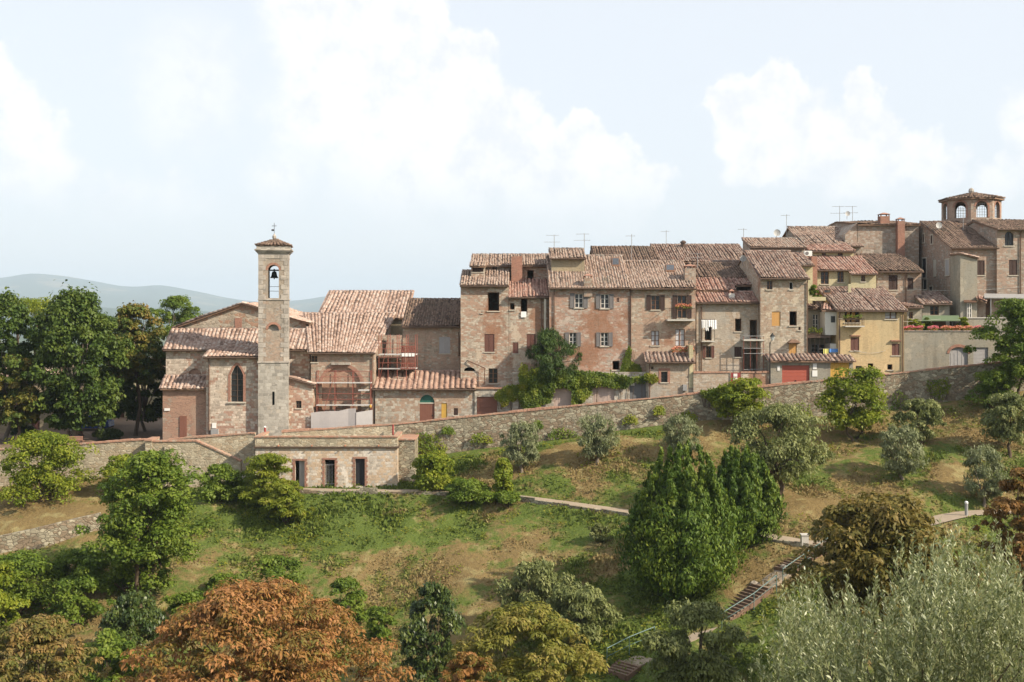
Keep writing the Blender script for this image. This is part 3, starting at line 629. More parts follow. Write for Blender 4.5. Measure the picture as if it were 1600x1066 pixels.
def fit_out(t, a, b, c, d, D, st, mat=None, mat2=None, ah=0.0, wall=None, label=None):
    """puts the joinery of one opening into the wall; st = style word"""
    y = D + .12
    if st in ('open', 'glass', 'cur', 'sg', 'sgo'):
        fm = mat or M_FRAMEB; w = .05; mb = MB()
        if ah > 0:
            pts = arcpts(a, b, c, d, ah); cx, cz = (a + b) / 2, (c + d) / 2
            ins = [(cx + (x - cx) * .88, cz + (z - cz) * .94) for x, z in pts]
            for k in range(len(pts)):
                p, q, r_, s_ = pts[k], pts[(k + 1) % len(pts)], ins[(k + 1) % len(pts)], ins[k]
                mb.poly((p[0], y, p[1]), (q[0], y, q[1]), (r_[0], y, r_[1]), (s_[0], y, s_[1])); mb.poly((s_[0], y, s_[1]), (r_[0], y, r_[1]), (r_[0], y + .06, r_[1]), (s_[0], y + .06, s_[1]))
        else:
            mb.box(a, a + w, y, y + .07, c, d); mb.box(b - w, b, y, y + .07, c, d); mb.box(a + w, b - w, y, y + .07, c, c + w); mb.box(a + w, b - w, y, y + .07, d - w, d)
        if st != 'open':
            m_ = (a + b) / 2; mb.box(m_ - .045, m_ + .045, y - .005, y + .06, c + w, d - w)
            k = 2 if d - c > .9 else 1
            for i in range(1, k + 1):
                z = c + (d - c) * i / (k + 1); mb.box(a + w, b - w, y + .004, y + .055, z - .02, z + .02)
        o = t.part('window', mb, fm, label=label)
        if st != 'open':
            g_ = MB()
            if ah > 0: g_.poly(*[(x, y + .04, z) for x, z in arcpts(a + .02, b - .02, c + .02, d - .02, ah)])
            else: g_.poly((a + .03, y + .04, c + .03), (b - .03, y + .04, c + .03), (b - .03, y + .04, d - .03), (a + .03, y + .04, d - .03))
            t.part('pane', g_, M_CURTAIN if st == 'cur' else M_GLASS, o)
        else:
            sash = MB(); sw = (b - a) * .42; yy = y + .09
            sash.box(a + .03, a + .07, yy, yy + sw, c + .05, d - .05)
            t.part('sash', sash, fm, o)
        s = MB(); s.box(a - .09, b + .09, D - .07, D + .1, c - .09, c - .003); t.part('sill', s, M_SILL, o)
        if st in ('sg', 'sgo'):
            hw = (b - a) / 2 * 1.04
            for (p, q) in ((a - .03 - hw, a - .03), (b + .03, b + .03 + hw)):
                mb = MB(); leaf_shutter(mb, p, q, D - .05, c - .02, d + .03); t.part('shutter', mb, mat2 or M_SHGREY)
    elif st == 'shut':
        m_ = (a + b) / 2
        for p, q in ((a + .01, m_ - .006), (m_ + .006, b - .01)):
            mb = MB(); leaf_shutter(mb, p, q, D + .05, c + .01, d - .01); mb.box(p, q, D + .075, D + .085, c + .01, d - .01); t.part('shutter', mb, mat or M_SHRED, label=label)
        s = MB(); s.box(a - .08, b + .08, D - .06, D + .02, c - .08, c - .003); t.part('sill', s, M_SILL)
    elif st == 'board':
        mb = MB(); planks(mb, a + .01, b - .01, D + .05, c + .01, d - .01); t.part('wooden_panel', mb, mat or M_WOODORANGE, label=label)
    elif st == 'door':
        mb = MB(); top = d - ah
        planks(mb, a + .015, b - .015, D + .1, c, top - .01); o = t.part('door', mb, mat or M_BROWNDOOR, label=label)
        h = MB(); h.box(b - .2, b - .14, D + .05, D + .098, c + 1.0, c + 1.12); t.part('handle', h, M_IRON, o)
        if ah > 0:
            f = MB(); f.poly(*[(x, D + .13, z) for x, z in arcpts(a, b, top, d, ah)[0:]]); t.part('fanlight', f, mat2 or M_GREEN)
            f = MB(); f.box(a, b, D + .06, D + .14, top - .06, top + .04); t.part('transom', f, M_SILL)
    elif st == 'gar':
        mb = MB(); planks(mb, a + .01, b - .01, D + .12, c, d, True); o = t.part('garage_door', mb, mat or M_PINKDOOR, label=label)
        h = MB(); h.box((a + b) / 2 - .07, (a + b) / 2 + .07, D + .07, D + .118, c + .9, c + .96); t.part('handle', h, M_IRON, o)
    elif st == 'agar':
        mb = MB(); pts = arcpts(a + .01, b - .01, c, d - .01, ah); m_ = (a + b) / 2
        mb.prism_y(pts, D + .14, D + .18)
        for k in range(5):
            x = a + (b - a) * (k + .5) / 5; mb.box(x - .015, x + .015, D + .125, D + .139, c + .1, d - ah)
        mb.box(m_ - .04, m_ + .04, D + .12, D + .138, c + .05, d - ah * .15); t.part('garage_door', mb, mat or M_GREYDOOR, label=label)
    elif st == 'hole':
        pass
    elif st == 'blind':     # bricked-up recess
        mb = MB(); mb.poly(*[(x, D + .16, z) for x, z in arcpts(a, b, c, d, max(ah, .001))]); t.part('blocked_opening', mb, mat or wall)

def tiles(name, t, eL, eR, rR, rL, mat, per=.28, row=.38, parent=None, lift=.02):
    eL, eR, rR, rL = [np.array(p, float) for p in (eL, eR, rR, rL)]
    W = max(np.linalg.norm(eR - eL), np.linalg.norm(rR - rL)); L = (np.linalg.norm(rL - eL) + np.linalg.norm(rR - eR)) / 2
    nc, nr = max(2, round(W / per)), max(1, round(L / row))
    a = (eR - eL); a /= np.linalg.norm(a); s = ((rL + rR) - (eL + eR)); s /= np.linalg.norm(s)
    n = np.cross(a, s); n /= np.linalg.norm(n); n *= np.sign(n[2]); w0 = W / nc
    i, j = np.meshgrid(np.arange(nc), np.arange(nr), indexing='ij'); i = i.ravel(); j = j.ravel(); N = len(i)
    colj = RNG.normal(0, .035, nc)[i]; sag = (vnoise(i * w0, j * row, 2.6, int(abs(eL[0] * 10)) % 1000) - .5) * .17
    u = (i + .5) / nc + colj / W + RNG.normal(0, .018, N) / W; v0 = (j - .12) / nr + RNG.normal(0, .03, N) / L; v1 = (j + 1.02) / nr
    def pt(u_, v_): return ((eL + (eR - eL) * u_[:, None]) * (1 - v_[:, None]) + (rL + (rR - rL) * u_[:, None]) * v_[:, None])
    p0 = pt(u, v0); p1 = pt(u + RNG.normal(0, .008, N) / W, v1); V = np.empty((N, 8, 3)); rl = RNG.uniform(0, .03, N) + lift + .03 + sag
    for k in range(4):
        q = math.pi * k / 3; c_, s_ = math.cos(q), math.sin(q)
        V[:, k] = p0 + a * (c_ * w0 * .43) + n * (s_ * w0 * .40 + rl[:, None]); V[:, 4 + k] = p1 + a * (c_ * w0 * .35) + n * (s_ * w0 * .32 + lift + sag[:, None])
    fq = np.array([[0, 1, 5, 4], [1, 2, 6, 5], [2, 3, 7, 6], [3, 2, 1, 0]])
    Q = (np.arange(N)[:, None, None] * 8 + fq[None]).reshape(-1, 4)
    # pan tiles between the covers
    NP_ = N; up = i / nc; pp0 = pt(up, v0); pp1 = pt(up, v1); VP = np.empty((NP_, 4, 3))
    VP[:, 0] = pp0 - a * w0 * .3 + n * (lift + .02); VP[:, 1] = pp0 + a * w0 * .3 + n * (lift + .02); VP[:, 2] = pp1 + a * w0 * .3 + n * (lift * .5); VP[:, 3] = pp1 - a * w0 * .3 + n * (lift * .5)
    Q2 = np.arange(NP_ * 4).reshape(-1, 4) + N * 8
    V = np.concatenate([V.reshape(-1, 3), VP.reshape(-1, 3)]); colt = RNG.random(nc)[i] * .3
    r = np.clip(RNG.random(N) * .85 + colt - .1, 0, 1)
    att = np.concatenate([np.repeat(r, 4), .15 + RNG.random(NP_) * .5])
    o = quadmesh(name, V, np.concatenate([Q, Q2]), mat, {'rnd': att}, parent or t.o, t.base)
    o['kind'] = 'stuff'; return o

def roof(t, eL, eR, rR, rL, tm, per=.28, row=.40, ridge=True, thick=.13, back=None):
    """one slope: bed slab + tiles (+ ridge caps); back = (bL, bR) eave of the far slope"""
    eL, eR, rR, rL = [Vector(p) for p in (eL, eR, rR, rL)]; dz = Vector((0, 0, thick)); mb = MB()
    mb.hexa([eL - dz, eR - dz, rR - dz, rL - dz], [eL, eR, rR, rL])
    o = t.part('roof', mb, M_DECK)
    tiles('roof_tiles', t, eL, eR, rR, rL, tm, per, row, o)
    if back:
        bL, bR = Vector(back[0]), Vector(back[1]); mb = MB(); e = Vector((0, .01, 0)); mb.hexa([rL - dz + e, rR - dz + e, bR - dz, bL - dz], [rL + e, rR + e, bR, bL])
        o2 = t.part('roof', mb, M_DECK); tiles('roof_tiles', t, bR, bL, rL, rR, tm, per * 1.6, row * 1.6, o2)
    if ridge:
        d = rR - rL; n = max(2, round(d.length / .42)); V = []; Q = []; at = []
        u = d.normalized(); s = Vector((u.y, -u.x, 0))
        for k in range(n):
            p, q = rL + d * (k - .04) / n, rL + d * (k + 1.02) / n; r0, r1 = .15, .125; l0 = random.uniform(.0, .03); b_ = len(V)
            for pp, rr, ll in ((p, r0, l0 + .02), (q, r1, l0)):
                for m_ in range(4):
                    a_ = math.pi * m_ / 3; V.append(pp + s * math.cos(a_) * rr + Vector((0, 0, math.sin(a_) * rr + ll)))
            Q += [[b_ + x for x in f] for f in ([0, 1, 5, 4], [1, 2, 6, 5], [2, 3, 7, 6], [3, 2, 1, 0])]; at += [random.random()] * 4
        rc = quadmesh('ridge_tiles', np.array([tuple(v) for v in V]), np.array(Q), tm, {'rnd': at}, o, t.base); rc['kind'] = 'stuff'
    return o

def house(name, label, cat, x0, x1, yb, ye, D, Dr, yr, wm, tm, ops=(), lean=False, oh=.32, per=.24, pipes=(), gut=True, so=.14, ridge=True, zb=None, back_d=None, into=None, rdx=(0, 0)):
    """x0,x1 facade edges, yb base, ye tile edge, yr ridge (photo pixels); D facade distance, Dr ridge distance"""
    a, b = X(x0, D) + .012, X(x1, D) - .012; zb = Z(yb, D) if zb is None else zb
    De = D - oh; ze = Z(ye, De); zr = Z(yr, Dr); sl = (zr - ze) / (Dr - De); zw = ze + sl * oh - .13
    t = into or Thing(name, label, cat, ((a + b) / 2, D, zb)); Db = Dr if lean else (back_d or 2 * Dr - D)
    zbk = zr - .13 if lean else zr - (Db - Dr) * sl
    spec = []
    for o in ops:
        st, p, q, u, v = o[:5]; kw = o[5] if len(o) > 5 else {}
        ah = kw.get('ah', 0) / F * D; spec.append((X(p, D), X(q, D), Z(v, D), Z(u, D), ah, st, kw))
    mb = MB(); facade(mb, D, a, b, zb, zw, [s[:5] for s in spec])
    for xx in (a, b):
        pts = [(xx, D, zb), (xx, D, zw)] + ([(xx, Dr, zr - .13)] if lean else [(xx, Dr, zr - .13), (xx, Db, zbk - .13)]) + [(xx, Db, zb)]
        mb.poly(*pts)
    mb.poly((a, Db, zb), (b, Db, zb), (b, Db, zbk - .13), (a, Db, zbk - .13))
    t.part('wall', mb, wm)
    for s in spec:
        kw = dict(s[6]); kw.pop('ah', 0); fit_out(t, *s[:4], D, s[5], ah=s[4], wall=wm, **kw)
    eL, eR = (a - so, De, ze), (b + so, De, ze); rL, rR = (a - so + rdx[0], Dr, zr), (b + so + rdx[1], Dr, zr)
    roof(t, eL, eR, rR, rL, tm, per, ridge=ridge, back=None if lean else ((a - so, Db + .2, zbk - .2 * sl), (b + so, Db + .2, zbk - .2 * sl)))
    if gut:
        mb = MB(); mb.tube([(a - so, De - .07, ze - .1), (b + so, De - .07, ze - .1)], .07, 6); t.part('gutter', mb, M_GUTTER)
    for pp in pipes:
        x = X(pp[0], D); mb = MB(); zt = zw - .05 if len(pp) < 2 else Z(pp[1], D)
        zl = zb if len(pp) < 3 else Z(pp[2], D)
        mb.tube([(x, De - .05, zt + .02), (x, D - .08, zt - .35), (x, D - .08, zl)], .05, 6); t.part('downpipe', mb, M_PIPE)
    t.D, t.De, t.ze, t.sl, t.zr, t.Dr = D, De, ze, sl, zr, Dr
    return t
def on_roof(t, px, py):
    """point of the roof slope of t seen at pixel px,py"""
    # z = ze + sl*(d-De) ; z = Z(py,d)
    k = (HZ - py) / F; d = (t.ze - t.sl * t.De) / (k - t.sl); return Vector((X(px, d), d, Z(py, d)))
def chimney(t, px0, px1, py_top, py_foot, mat, D=None, cap=True, D2=None):
    p = on_roof(t, (px0 + px1) / 2, py_foot) if D is None else P((px0 + px1) / 2, py_foot, D)
    D = p.y; w = (px1 - px0) / F * D; zt = Z(py_top, D); mb = MB(); dd = min(w, .9)
    body = zt - (.38 if cap else 0)
    mb.box(p.x - w / 2, p.x + w / 2, D - dd / 2, D + dd / 2, p.z - 1.0, body)
    o = t.part('chimney', mb, mat)
    if cap:
        mb = MB()
        for sx in (-1, 1):
            for sy in (-1, 1): mb.box(p.x + sx * (w / 2 - .06) - .05, p.x + sx * (w / 2 - .06) + .05, D + sy * (dd / 2 - .06) - .05, D + sy * (dd / 2 - .06) + .05, body + .001, body + .2)
        hb = [(p.x - w * .6, D - dd * .6, body + .2), (p.x + w * .6, D - dd * .6, body + .2), (p.x + w * .6, D + dd * .6, body + .2), (p.x - w * .6, D + dd * .6, body + .2)]
        mb.hexa(hb, [(p.x - w * .1, D - .05, zt), (p.x + w * .1, D - .05, zt), (p.x + w * .1, D + .05, zt), (p.x - w * .1, D + .05, zt)])
        t.part('chimney_cap', mb, M_BRICKTRIM, o)
    return o
def skylight(t, x0, x1, y0, y1):
    c = on_roof(t, (x0 + x1) / 2, y1); w = (x1 - x0) / F * c.y; top = on_roof(t, (x0 + x1) / 2, y0); 
    up = Vector((0, 0, .16)); a = Vector((w / 2, 0, 0)); mb = MB()
    b_ = [c - a, c + a, top + a, top - a]; mb.hexa([p - up for p in b_], [p + up for p in b_]); o = t.part('skylight', mb, M_FRAMEB)
    mb = MB(); k = .12; n = Vector((0, 0, .175)); lo = c + (top - c) * k; hi = c + (top - c) * (1 - k); a = a * .82
    mb.poly(lo - a + n, lo + a + n, hi + a + n, hi - a + n); t.part('pane', mb, M_GLASS, o)

# ------------------------------------------------------------------ retaining walls, street, piazza
def WT(px): return 664 - (px - 617) * 96 / 943
def zs(px): return Z(WT(px), 97) - 1.0
def wall_run(name, label, pts, thick, mat, down, coph=.13, over=.06, cop=True, cat='wall'):
    """pts = world points along the wall top (front face); a sloping wall with a brick coping"""
    t = Thing(name, label, cat, Vector(pts[0]) - Vector((0, 0, down)))
    mb = MB(); mc = MB()
    for p, q in zip(pts[:-1], pts[1:]):
        p, q = Vector(p), Vector(q); u = (q - p); u.z = 0; u.normalize(); s = Vector((-u.y, u.x, 0)); th = s * thick; dn = Vector((0, 0, down))
        mb.hexa([p - dn, q - dn, q - dn + th, p - dn + th], [p, q, q + th, p + th])
        n = max(1, round((q - p).length / .33)); e = s * over
        for k in range(n):
            a = p + (q - p) * ((k + .02) / n); b = p + (q - p) * ((k + .98) / n); h = Vector((0, 0, coph + random.uniform(-.02, .02) + .035 * math.sin(a.x * .9) + .03 * math.sin(a.x * .31 + 1))); z = Vector((0, 0, .003))
            j = s * random.uniform(-.015, .015)
            mc.hexa([a - e + z + j, b - e + z + j, b + th + e + z, a + th + e + z], [a - e + h + j, b - e + h + j, b + th + e + h, a + th + e + h])
    t.part('wall', mb, mat)
    if cop:
        o = t.part('coping', mc, M_COPING); o['kind'] = 'stuff'
    return t
wall_run('retaining_wall', 'long rising rubble retaining wall with brick coping along the village street', [P(px, WT(px), 97) for px in (617, 800, 1000, 1200, 1400, 1560, 1760)], .5, M_RUBBLE, 6.5)
wall_run('retaining_wall', 'low brick topped parapet running past the foot of the bell tower', [P(440, 676, 97), P(617, 664, 97)], .4, M_RUBBLE2, 2.5)
wall_run('retaining_wall', 'pale stone wall with brick coping below the tree shaded square', [P(-160, 712, 95.8), P(60, 700, 95.8), P(100, 697, 95.8), P(236, 687, 95.8)], .5, M_RUBBLE2, 6)
wall_run('retaining_wall', 'shadowed stone wall behind the sloping stair parapet', [P(262, 687.5, 96.4), P(398, 678, 96.4)], .5, M_RUBBLE2, 6)
def stair_parapet():
    D = 94.0; t = Thing('stair_parapet', 'stone stair parapet sloping down to the bushes below the church', 'parapet', P(300, 766, D)); mb = MB()
    out = [(238, 691), (306, 690), (376, 722), (376, 790), (238, 790)]; pts = [(X(x, D), Z(y, D)) for x, y in out][::-1]
    mb.prism_y(pts, D, D + .45); t.part('wall', mb, M_RUBBLE2)
    mb = MB(); x0 = X(238, D); mb.box(x0 - .55, x0 - .003, D - .12, D + 1.9, Z(790, D), Z(689, D)); t.part('pier', mb, M_RUBBLE2)
    mb = MB(); xb = X(258, D); mb.box(xb, xb + .5, D - .22, D - .003, Z(790, D), Z(697, D)); t.part('buttress', mb, M_RUBBLE2)
    mb = MB()
    for (p, q) in ((out[0], out[1]), (out[1], out[2])):
        n = 10
        for k in range(n):
            a, b = [(p[0] + (q[0] - p[0]) * f, p[1] + (q[1] - p[1]) * f) for f in ((k + .02) / n, (k + .98) / n)]
            A, B = P(a[0], a[1], D), P(b[0], b[1], D); e = Vector((0, .07, 0)); w = Vector((0, .5, 0)); h = Vector((0, 0, .13)); z = Vector((0, 0, .004))
            mb.hexa([A - e + z, B - e + z, B + w + z, A + w + z], [A - e + h, B - e + h, B + w + h, A + w + h])
    x0 = X(238, D); z0 = Z(689, D); mb.box(x0 - .62, x0 + .02, D - .2, D + 1.95, z0 + .003, z0 + .14)
    o = t.part('coping', mb, M_COPING); o['kind'] = 'stuff'
    mb = MB()
    for k in range(16):
        x = X(306, D) + k * .27; z = Z(690, D) - .95 - k * .16; mb.box(x, x + .27, D + .46, D + 2.3, z - .6, z)
    o = t.part('stair_flight', mb, M_CONC)
stair_parapet()

def low_building():
    D = 92.6; t = Thing('park_building', 'low stone building with flat roof terrace and three dark doorways', 'building', P(510, 762, D))
    x0, x1 = X(399, D), X(621, D); zt, zp, zb = Z(700, D), Z(683.5, D), Z(775, D)
    drs = [(461, 476, 720, 764), (507.5, 523, 718.5, 762), (555, 570, 717, 760)]
    ops = [(X(a, D), X(b, D), Z(d, D), Z(c, D), 0) for a, b, c, d in drs]
    mb = MB(); facade(mb, D, x0, x1, zb, zt, ops, .3)
    for x in (x0, x1): mb.poly((x, D, zb), (x, D, zt), (x, 96.9, zt), (x, 96.9, zb))
    t.part('wall', mb, M_LOW)
    mb = MB(); mb.box(x0 - .12, x1 + .12, D - .16, 96.9, zt + .002, zt + .12); t.part('string_course', mb, M_GUTTER)
    mb = MB(); mb.box(x0, x1, D - .1, D + .22, zt + .123, zp); mb.box(x0, x0 + .3, D + .223, 96.3, zt + .123, zp - .01); mb.box(x1 - .3, x1, D + .223, 96.3, zt + .123, zp - .01); t.part('parapet', mb, M_RUBBLE2)
    mb = MB(); mb.box(x0 + .3, x1 - .3, D + .22, 96.9, zt + .123, zt + .2); t.part('roof_terrace', mb, M_CONC)
    mc = MB(); n = 36
    for k in range(n):
        a, b = x0 - .06 + (x1 - x0 + .12) * (k + .02) / n, x0 - .06 + (x1 - x0 + .12) * (k + .98) / n; mc.box(a, b, D - .17, D + .28, zp + .003, zp + .11 + random.uniform(-.012, .012))
    mc.box(x0 - .06, x0 + .36, D + .285, 96.3, zp - .006, zp + .1); mc.box(x1 - .36, x1 + .06, D + .285, 96.3, zp - .006, zp + .1)
    o = t.part('coping', mc, M_COPING); o['kind'] = 'stuff'
    for i, (a, b, c, d, _) in enumerate(ops):
        mb = MB()
        for xx, s in ((a, -1), (b, 1)):
            z = c; k = 0
            while z < d - .05:
                w = .24 if k % 2 else .15; h = min(.22, d - z); mb.box(xx, xx + s * w, D - .03, D + .05, z + .01, z + h - .01); z += .22; k += 1
        mb.box(a - .2, b + .2, D - .035, D + .06, d + .003, d + .15)
        t.part('door_surround', mb, M_BRICKTRIM)
        if i == 0:
            mb = MB(); planks(mb, a + .3, b - .01, D + .22, c, d - .02); t.part('door', mb, M_GREYDOOR, label='grey door standing ajar')
        elif i == 1:
            mb = MB()
            for k in range(5): mb.box(a + .1 + k * .12, a + .125 + k * .12, D + .25, D + .275, c, c + 1.9)
            mb.box(a, b, D + .24, D + .285, c + .25, c + .29); mb.box(a, b, D + .24, D + .285, c + 1.8, c + 1.84); t.part('gate', mb, M_GREYDOOR)
        else:
            mb = MB(); planks(mb, a + .01, b - .01, D + .2, c, d - .01); t.part('door', mb, M_BLACKDOOR)
    mb = MB()
    for i in range(4):
        x = X(436 + i * 52, D); mb.tube([(x, D - .42, zt + .2), (x, D, zt + .22)], .05, 8)
    t.part('water_spout', mb, M_POT, kind='stuff')
    mb = MB(); mb.box(X(622.5, 93.4), X(648, 93.4), 93.4, 97.2, Z(790, 93.4), Z(688, 93.4)); t.part('end_wall', mb, M_RUBBLE)
    mb = MB(); xx = X(622.5, 93.4); mb.box(xx - .02, X(648, 93.4) + .08, 93.3, 97.25, Z(688, 93.4) + .003, Z(688, 93.4) + .1); t.part('end_wall_coping', mb, M_COPING)
low_building()

def sheets():
    mb = MB(); pr = [400, 617, 800, 1000, 1200, 1400, 1600, 1760]
    for p, q in zip(pr[:-1], pr[1:]):
        a, b = X(p, 97), X(q, 97); mb.poly((a, 97.35, zs(max(p, 440))), (b, 97.35, zs(q)), (b, 104, zs(q)), (a, 104, zs(max(p, 440))))
    tag(mb.build('street', M_ASPHALT), kind='structure')
    mb = MB(); mb.poly((-75, 96.2, -11.5), (X(400, 97) - .01, 96.6, -11.5), (X(400, 97) - .01, 140, -11.5), (-75, 140, -11.5)); tag(mb.build('square', M_EARTH), kind='structure')
sheets()

# ------------------------------------------------------------------ the church
def build_church():
    zb = -12.6
    ch = Thing('church', 'small stone and brick church with tiled lean-to roofs and gothic window', 'church', (X(330, 99), 99, zb))
    house('', '', '', 254, 323, 0, 607.5, 98.7, 100.8, 588, M_CHBRICK, T_CHURCH, lean=True, zb=zb, per=.34, into=ch, gut=False, rdx=(-.3, 0))
    house('', '', '', 259, 484, 0, 546.5, 100.8, 107.0, 515, M_CHURCH, T_CHURCH, [('blind', 294, 315, 576, 590, {'ah': 11, 'mat': M_CHBRICK})], lean=True, zb=zb, per=.36, into=ch, rdx=(-1.2, -.6))
    g = house('', '', '', 322, 405.5, 0, 557.5, 98.2, 102.0, 540, M_CHURCH, T_CHURCH, [('hole', 360.5, 380, 571, 628, {'ah': 15})], lean=True, zb=zb, per=.36, into=ch, pipes=[(327,)], ridge=False, rdx=(-.3, .2))
    # gothic window with lancet head
    D = 98.2; a, b, c, d = X(360.5, D), X(380, D), Z(628, D), Z(571, D); mb = MB()
    mb.poly(*[(x, D + .2, z) for x, z in arcpts(a, b, c, d, 15 / F * D)]); w = ch.part('lancet_window', mb, M_GLASS)
    mb = MB(); m_ = (a + b) / 2; mb.box(m_ - .03, m_ + .03, D + .14, D + .19, c, d - .06)
    for k in range(1, 6): z = c + (d - c) * k / 6.6; mb.box(a, b, D + .15, D + .185, z - .015, z + .015)
    ch.part('glazing_bars', mb, M_GUTTER, w)
    mb = MB(); o = arcpts(a - .22, b + .22, c, d + .25, 1.15); i_ = arcpts(a, b, c, d, 15 / F * D)
    for k in range(1, len(o) - 1): mb.hexa([(o[k][0], D - .03, o[k][1]), (o[k + 1][0], D - .03, o[k + 1][1]), (i_[k + 1][0], D - .03, i_[k + 1][1]), (i_[k][0], D - .03, i_[k][1])], [(o[k][0], D + .03, o[k][1]), (o[k + 1][0], D + .03, o[k + 1][1]), (i_[k + 1][0], D + .03, i_[k + 1][1]), (i_[k][0], D + .03, i_[k][1])])
    mb.box(a - .22, a, D - .031, D + .03, c, d - .8); mb.box(b, b + .22, D - .031, D + .03, c, d - .8)
    ch.part('window_surround', mb, M_BRICKTRIM, w)
    mb = MB(); mb.box(a - .25, b + .25, D - .12, D + .1, c - .12, c - .003); ch.part('sill', mb, M_SILL, w)
    # gabled hall behind
    D = 107.4; pk = (378, 477); L, R = (277, 513), (478, 506); mb = MB()
    pts = [(X(L[0], D), zb), (X(R[0], D), zb), (X(R[0], D), Z(R[1], D)), (X(pk[0], D), Z(pk[1], D)), (X(L[0], D), Z(L[1], D))]
    mb.prism_y(pts, D, D + 14); ch.part('gable_wall', mb, M_CHRUBBLE)
    mb = MB(); mb.box(X(367, D), X(378, D), D - .04, D + .05, Z(515, D), Z(497, D)); ch.part('blocked_opening', mb, M_BRICKTRIM)
    px_, pz = X(pk[0], D), Z(pk[1], D)
    for (ex, ez, s) in ((X(L[0], D), Z(L[1], D), -1), (X(R[0], D), Z(R[1], D), 1)):
        sl = (pz - ez) / abs(ex - px_); ex2, ez2 = ex + s * .4, ez - sl * .4
        mb = MB(); y0, y1 = D - .3, D + 14; tt = Vector((0, 0, .16)); A, B, C_, E = Vector((ex2, y0, ez2 + .02)), Vector((px_, y0, pz + .02)), Vector((px_, y1, pz + .02)), Vector((ex2, y1, ez2 + .02))
        mb.hexa([A, B, C_, E], [A + tt, B + tt, C_ + tt, E + tt]); r = ch.part('roof', mb, M_DECK)
        q = [A + tt, E + tt, C_ + tt, B + tt]
        tiles('roof_tiles', ch, *( [q[0], q[1], q[2], q[3]] ), T_CHURCH, .4, .45, r)
    # sacristy lean-to right of the tower
    D = 98.6; mb = MB(); x0, x1 = X(450, D), X(489, D); za, zc = Z(594, D), Z(604, D)
    op = [(X(462.5, D), X(471, D), Z(638, D), Z(626.5, D), 0)]
    zlow = Z(612, D); facade(mb, D, x0, x1, zb, zlow, op)
    mb.poly((x0, D, zlow), (x1, D, zlow), (x1, D, zc), (x0, D, za)); mb.poly((x1, D, zb), (x1, D, zc), (x1, 101.2, zc), (x1, 101.2, zb)); ch.part('sacristy_wall', mb, M_CHURCH)
    fit_out(ch, *op[0][:4], D, 'glass', M_GUTTER)
    mb = MB(); A = [Vector((x0, D - .2, za)), Vector((x1 + .2, D - .2, zc - .08)), Vector((x1 + .2, 101.2, zc - .08)), Vector((x0, 101.2, za))]; tt = Vector((0, 0, .2)); mb.hexa(A, [p + tt for p in A]); r = ch.part('sacristy_roof', mb, M_DECK)
    tiles('roof_tiles', ch, A[1] + tt, A[2] + tt, A[3] + tt, A[0] + tt, T_CHURCH, .36, .4, r)
    D = 98.68
    mb = MB(); mb.box(X(257, D), X(265.5, D), D - .05, D - .002, Z(642, D), Z(638, D)); ch.part('street_plate', mb, M_SIGN)
    D = 98.7; mb = MB(); planks(mb, X(281, D), X(292, D), D - .07, Z(690, D), Z(650, D)); ch.part('door', mb, M_BROWNDOOR)
    D = 98.2
    mb = MB(); mb.box(X(331, D), X(342, D), D - .3, D - .002, Z(685, D), Z(670, D)); ch.part('meter_box', mb, M_STEEL)
    mb = MB(); mb.box(X(331.5, D), X(338, D), D - .06, D - .002, Z(669, D), Z(661, D)); ch.part('notice', mb, M_SIGN)
build_church()

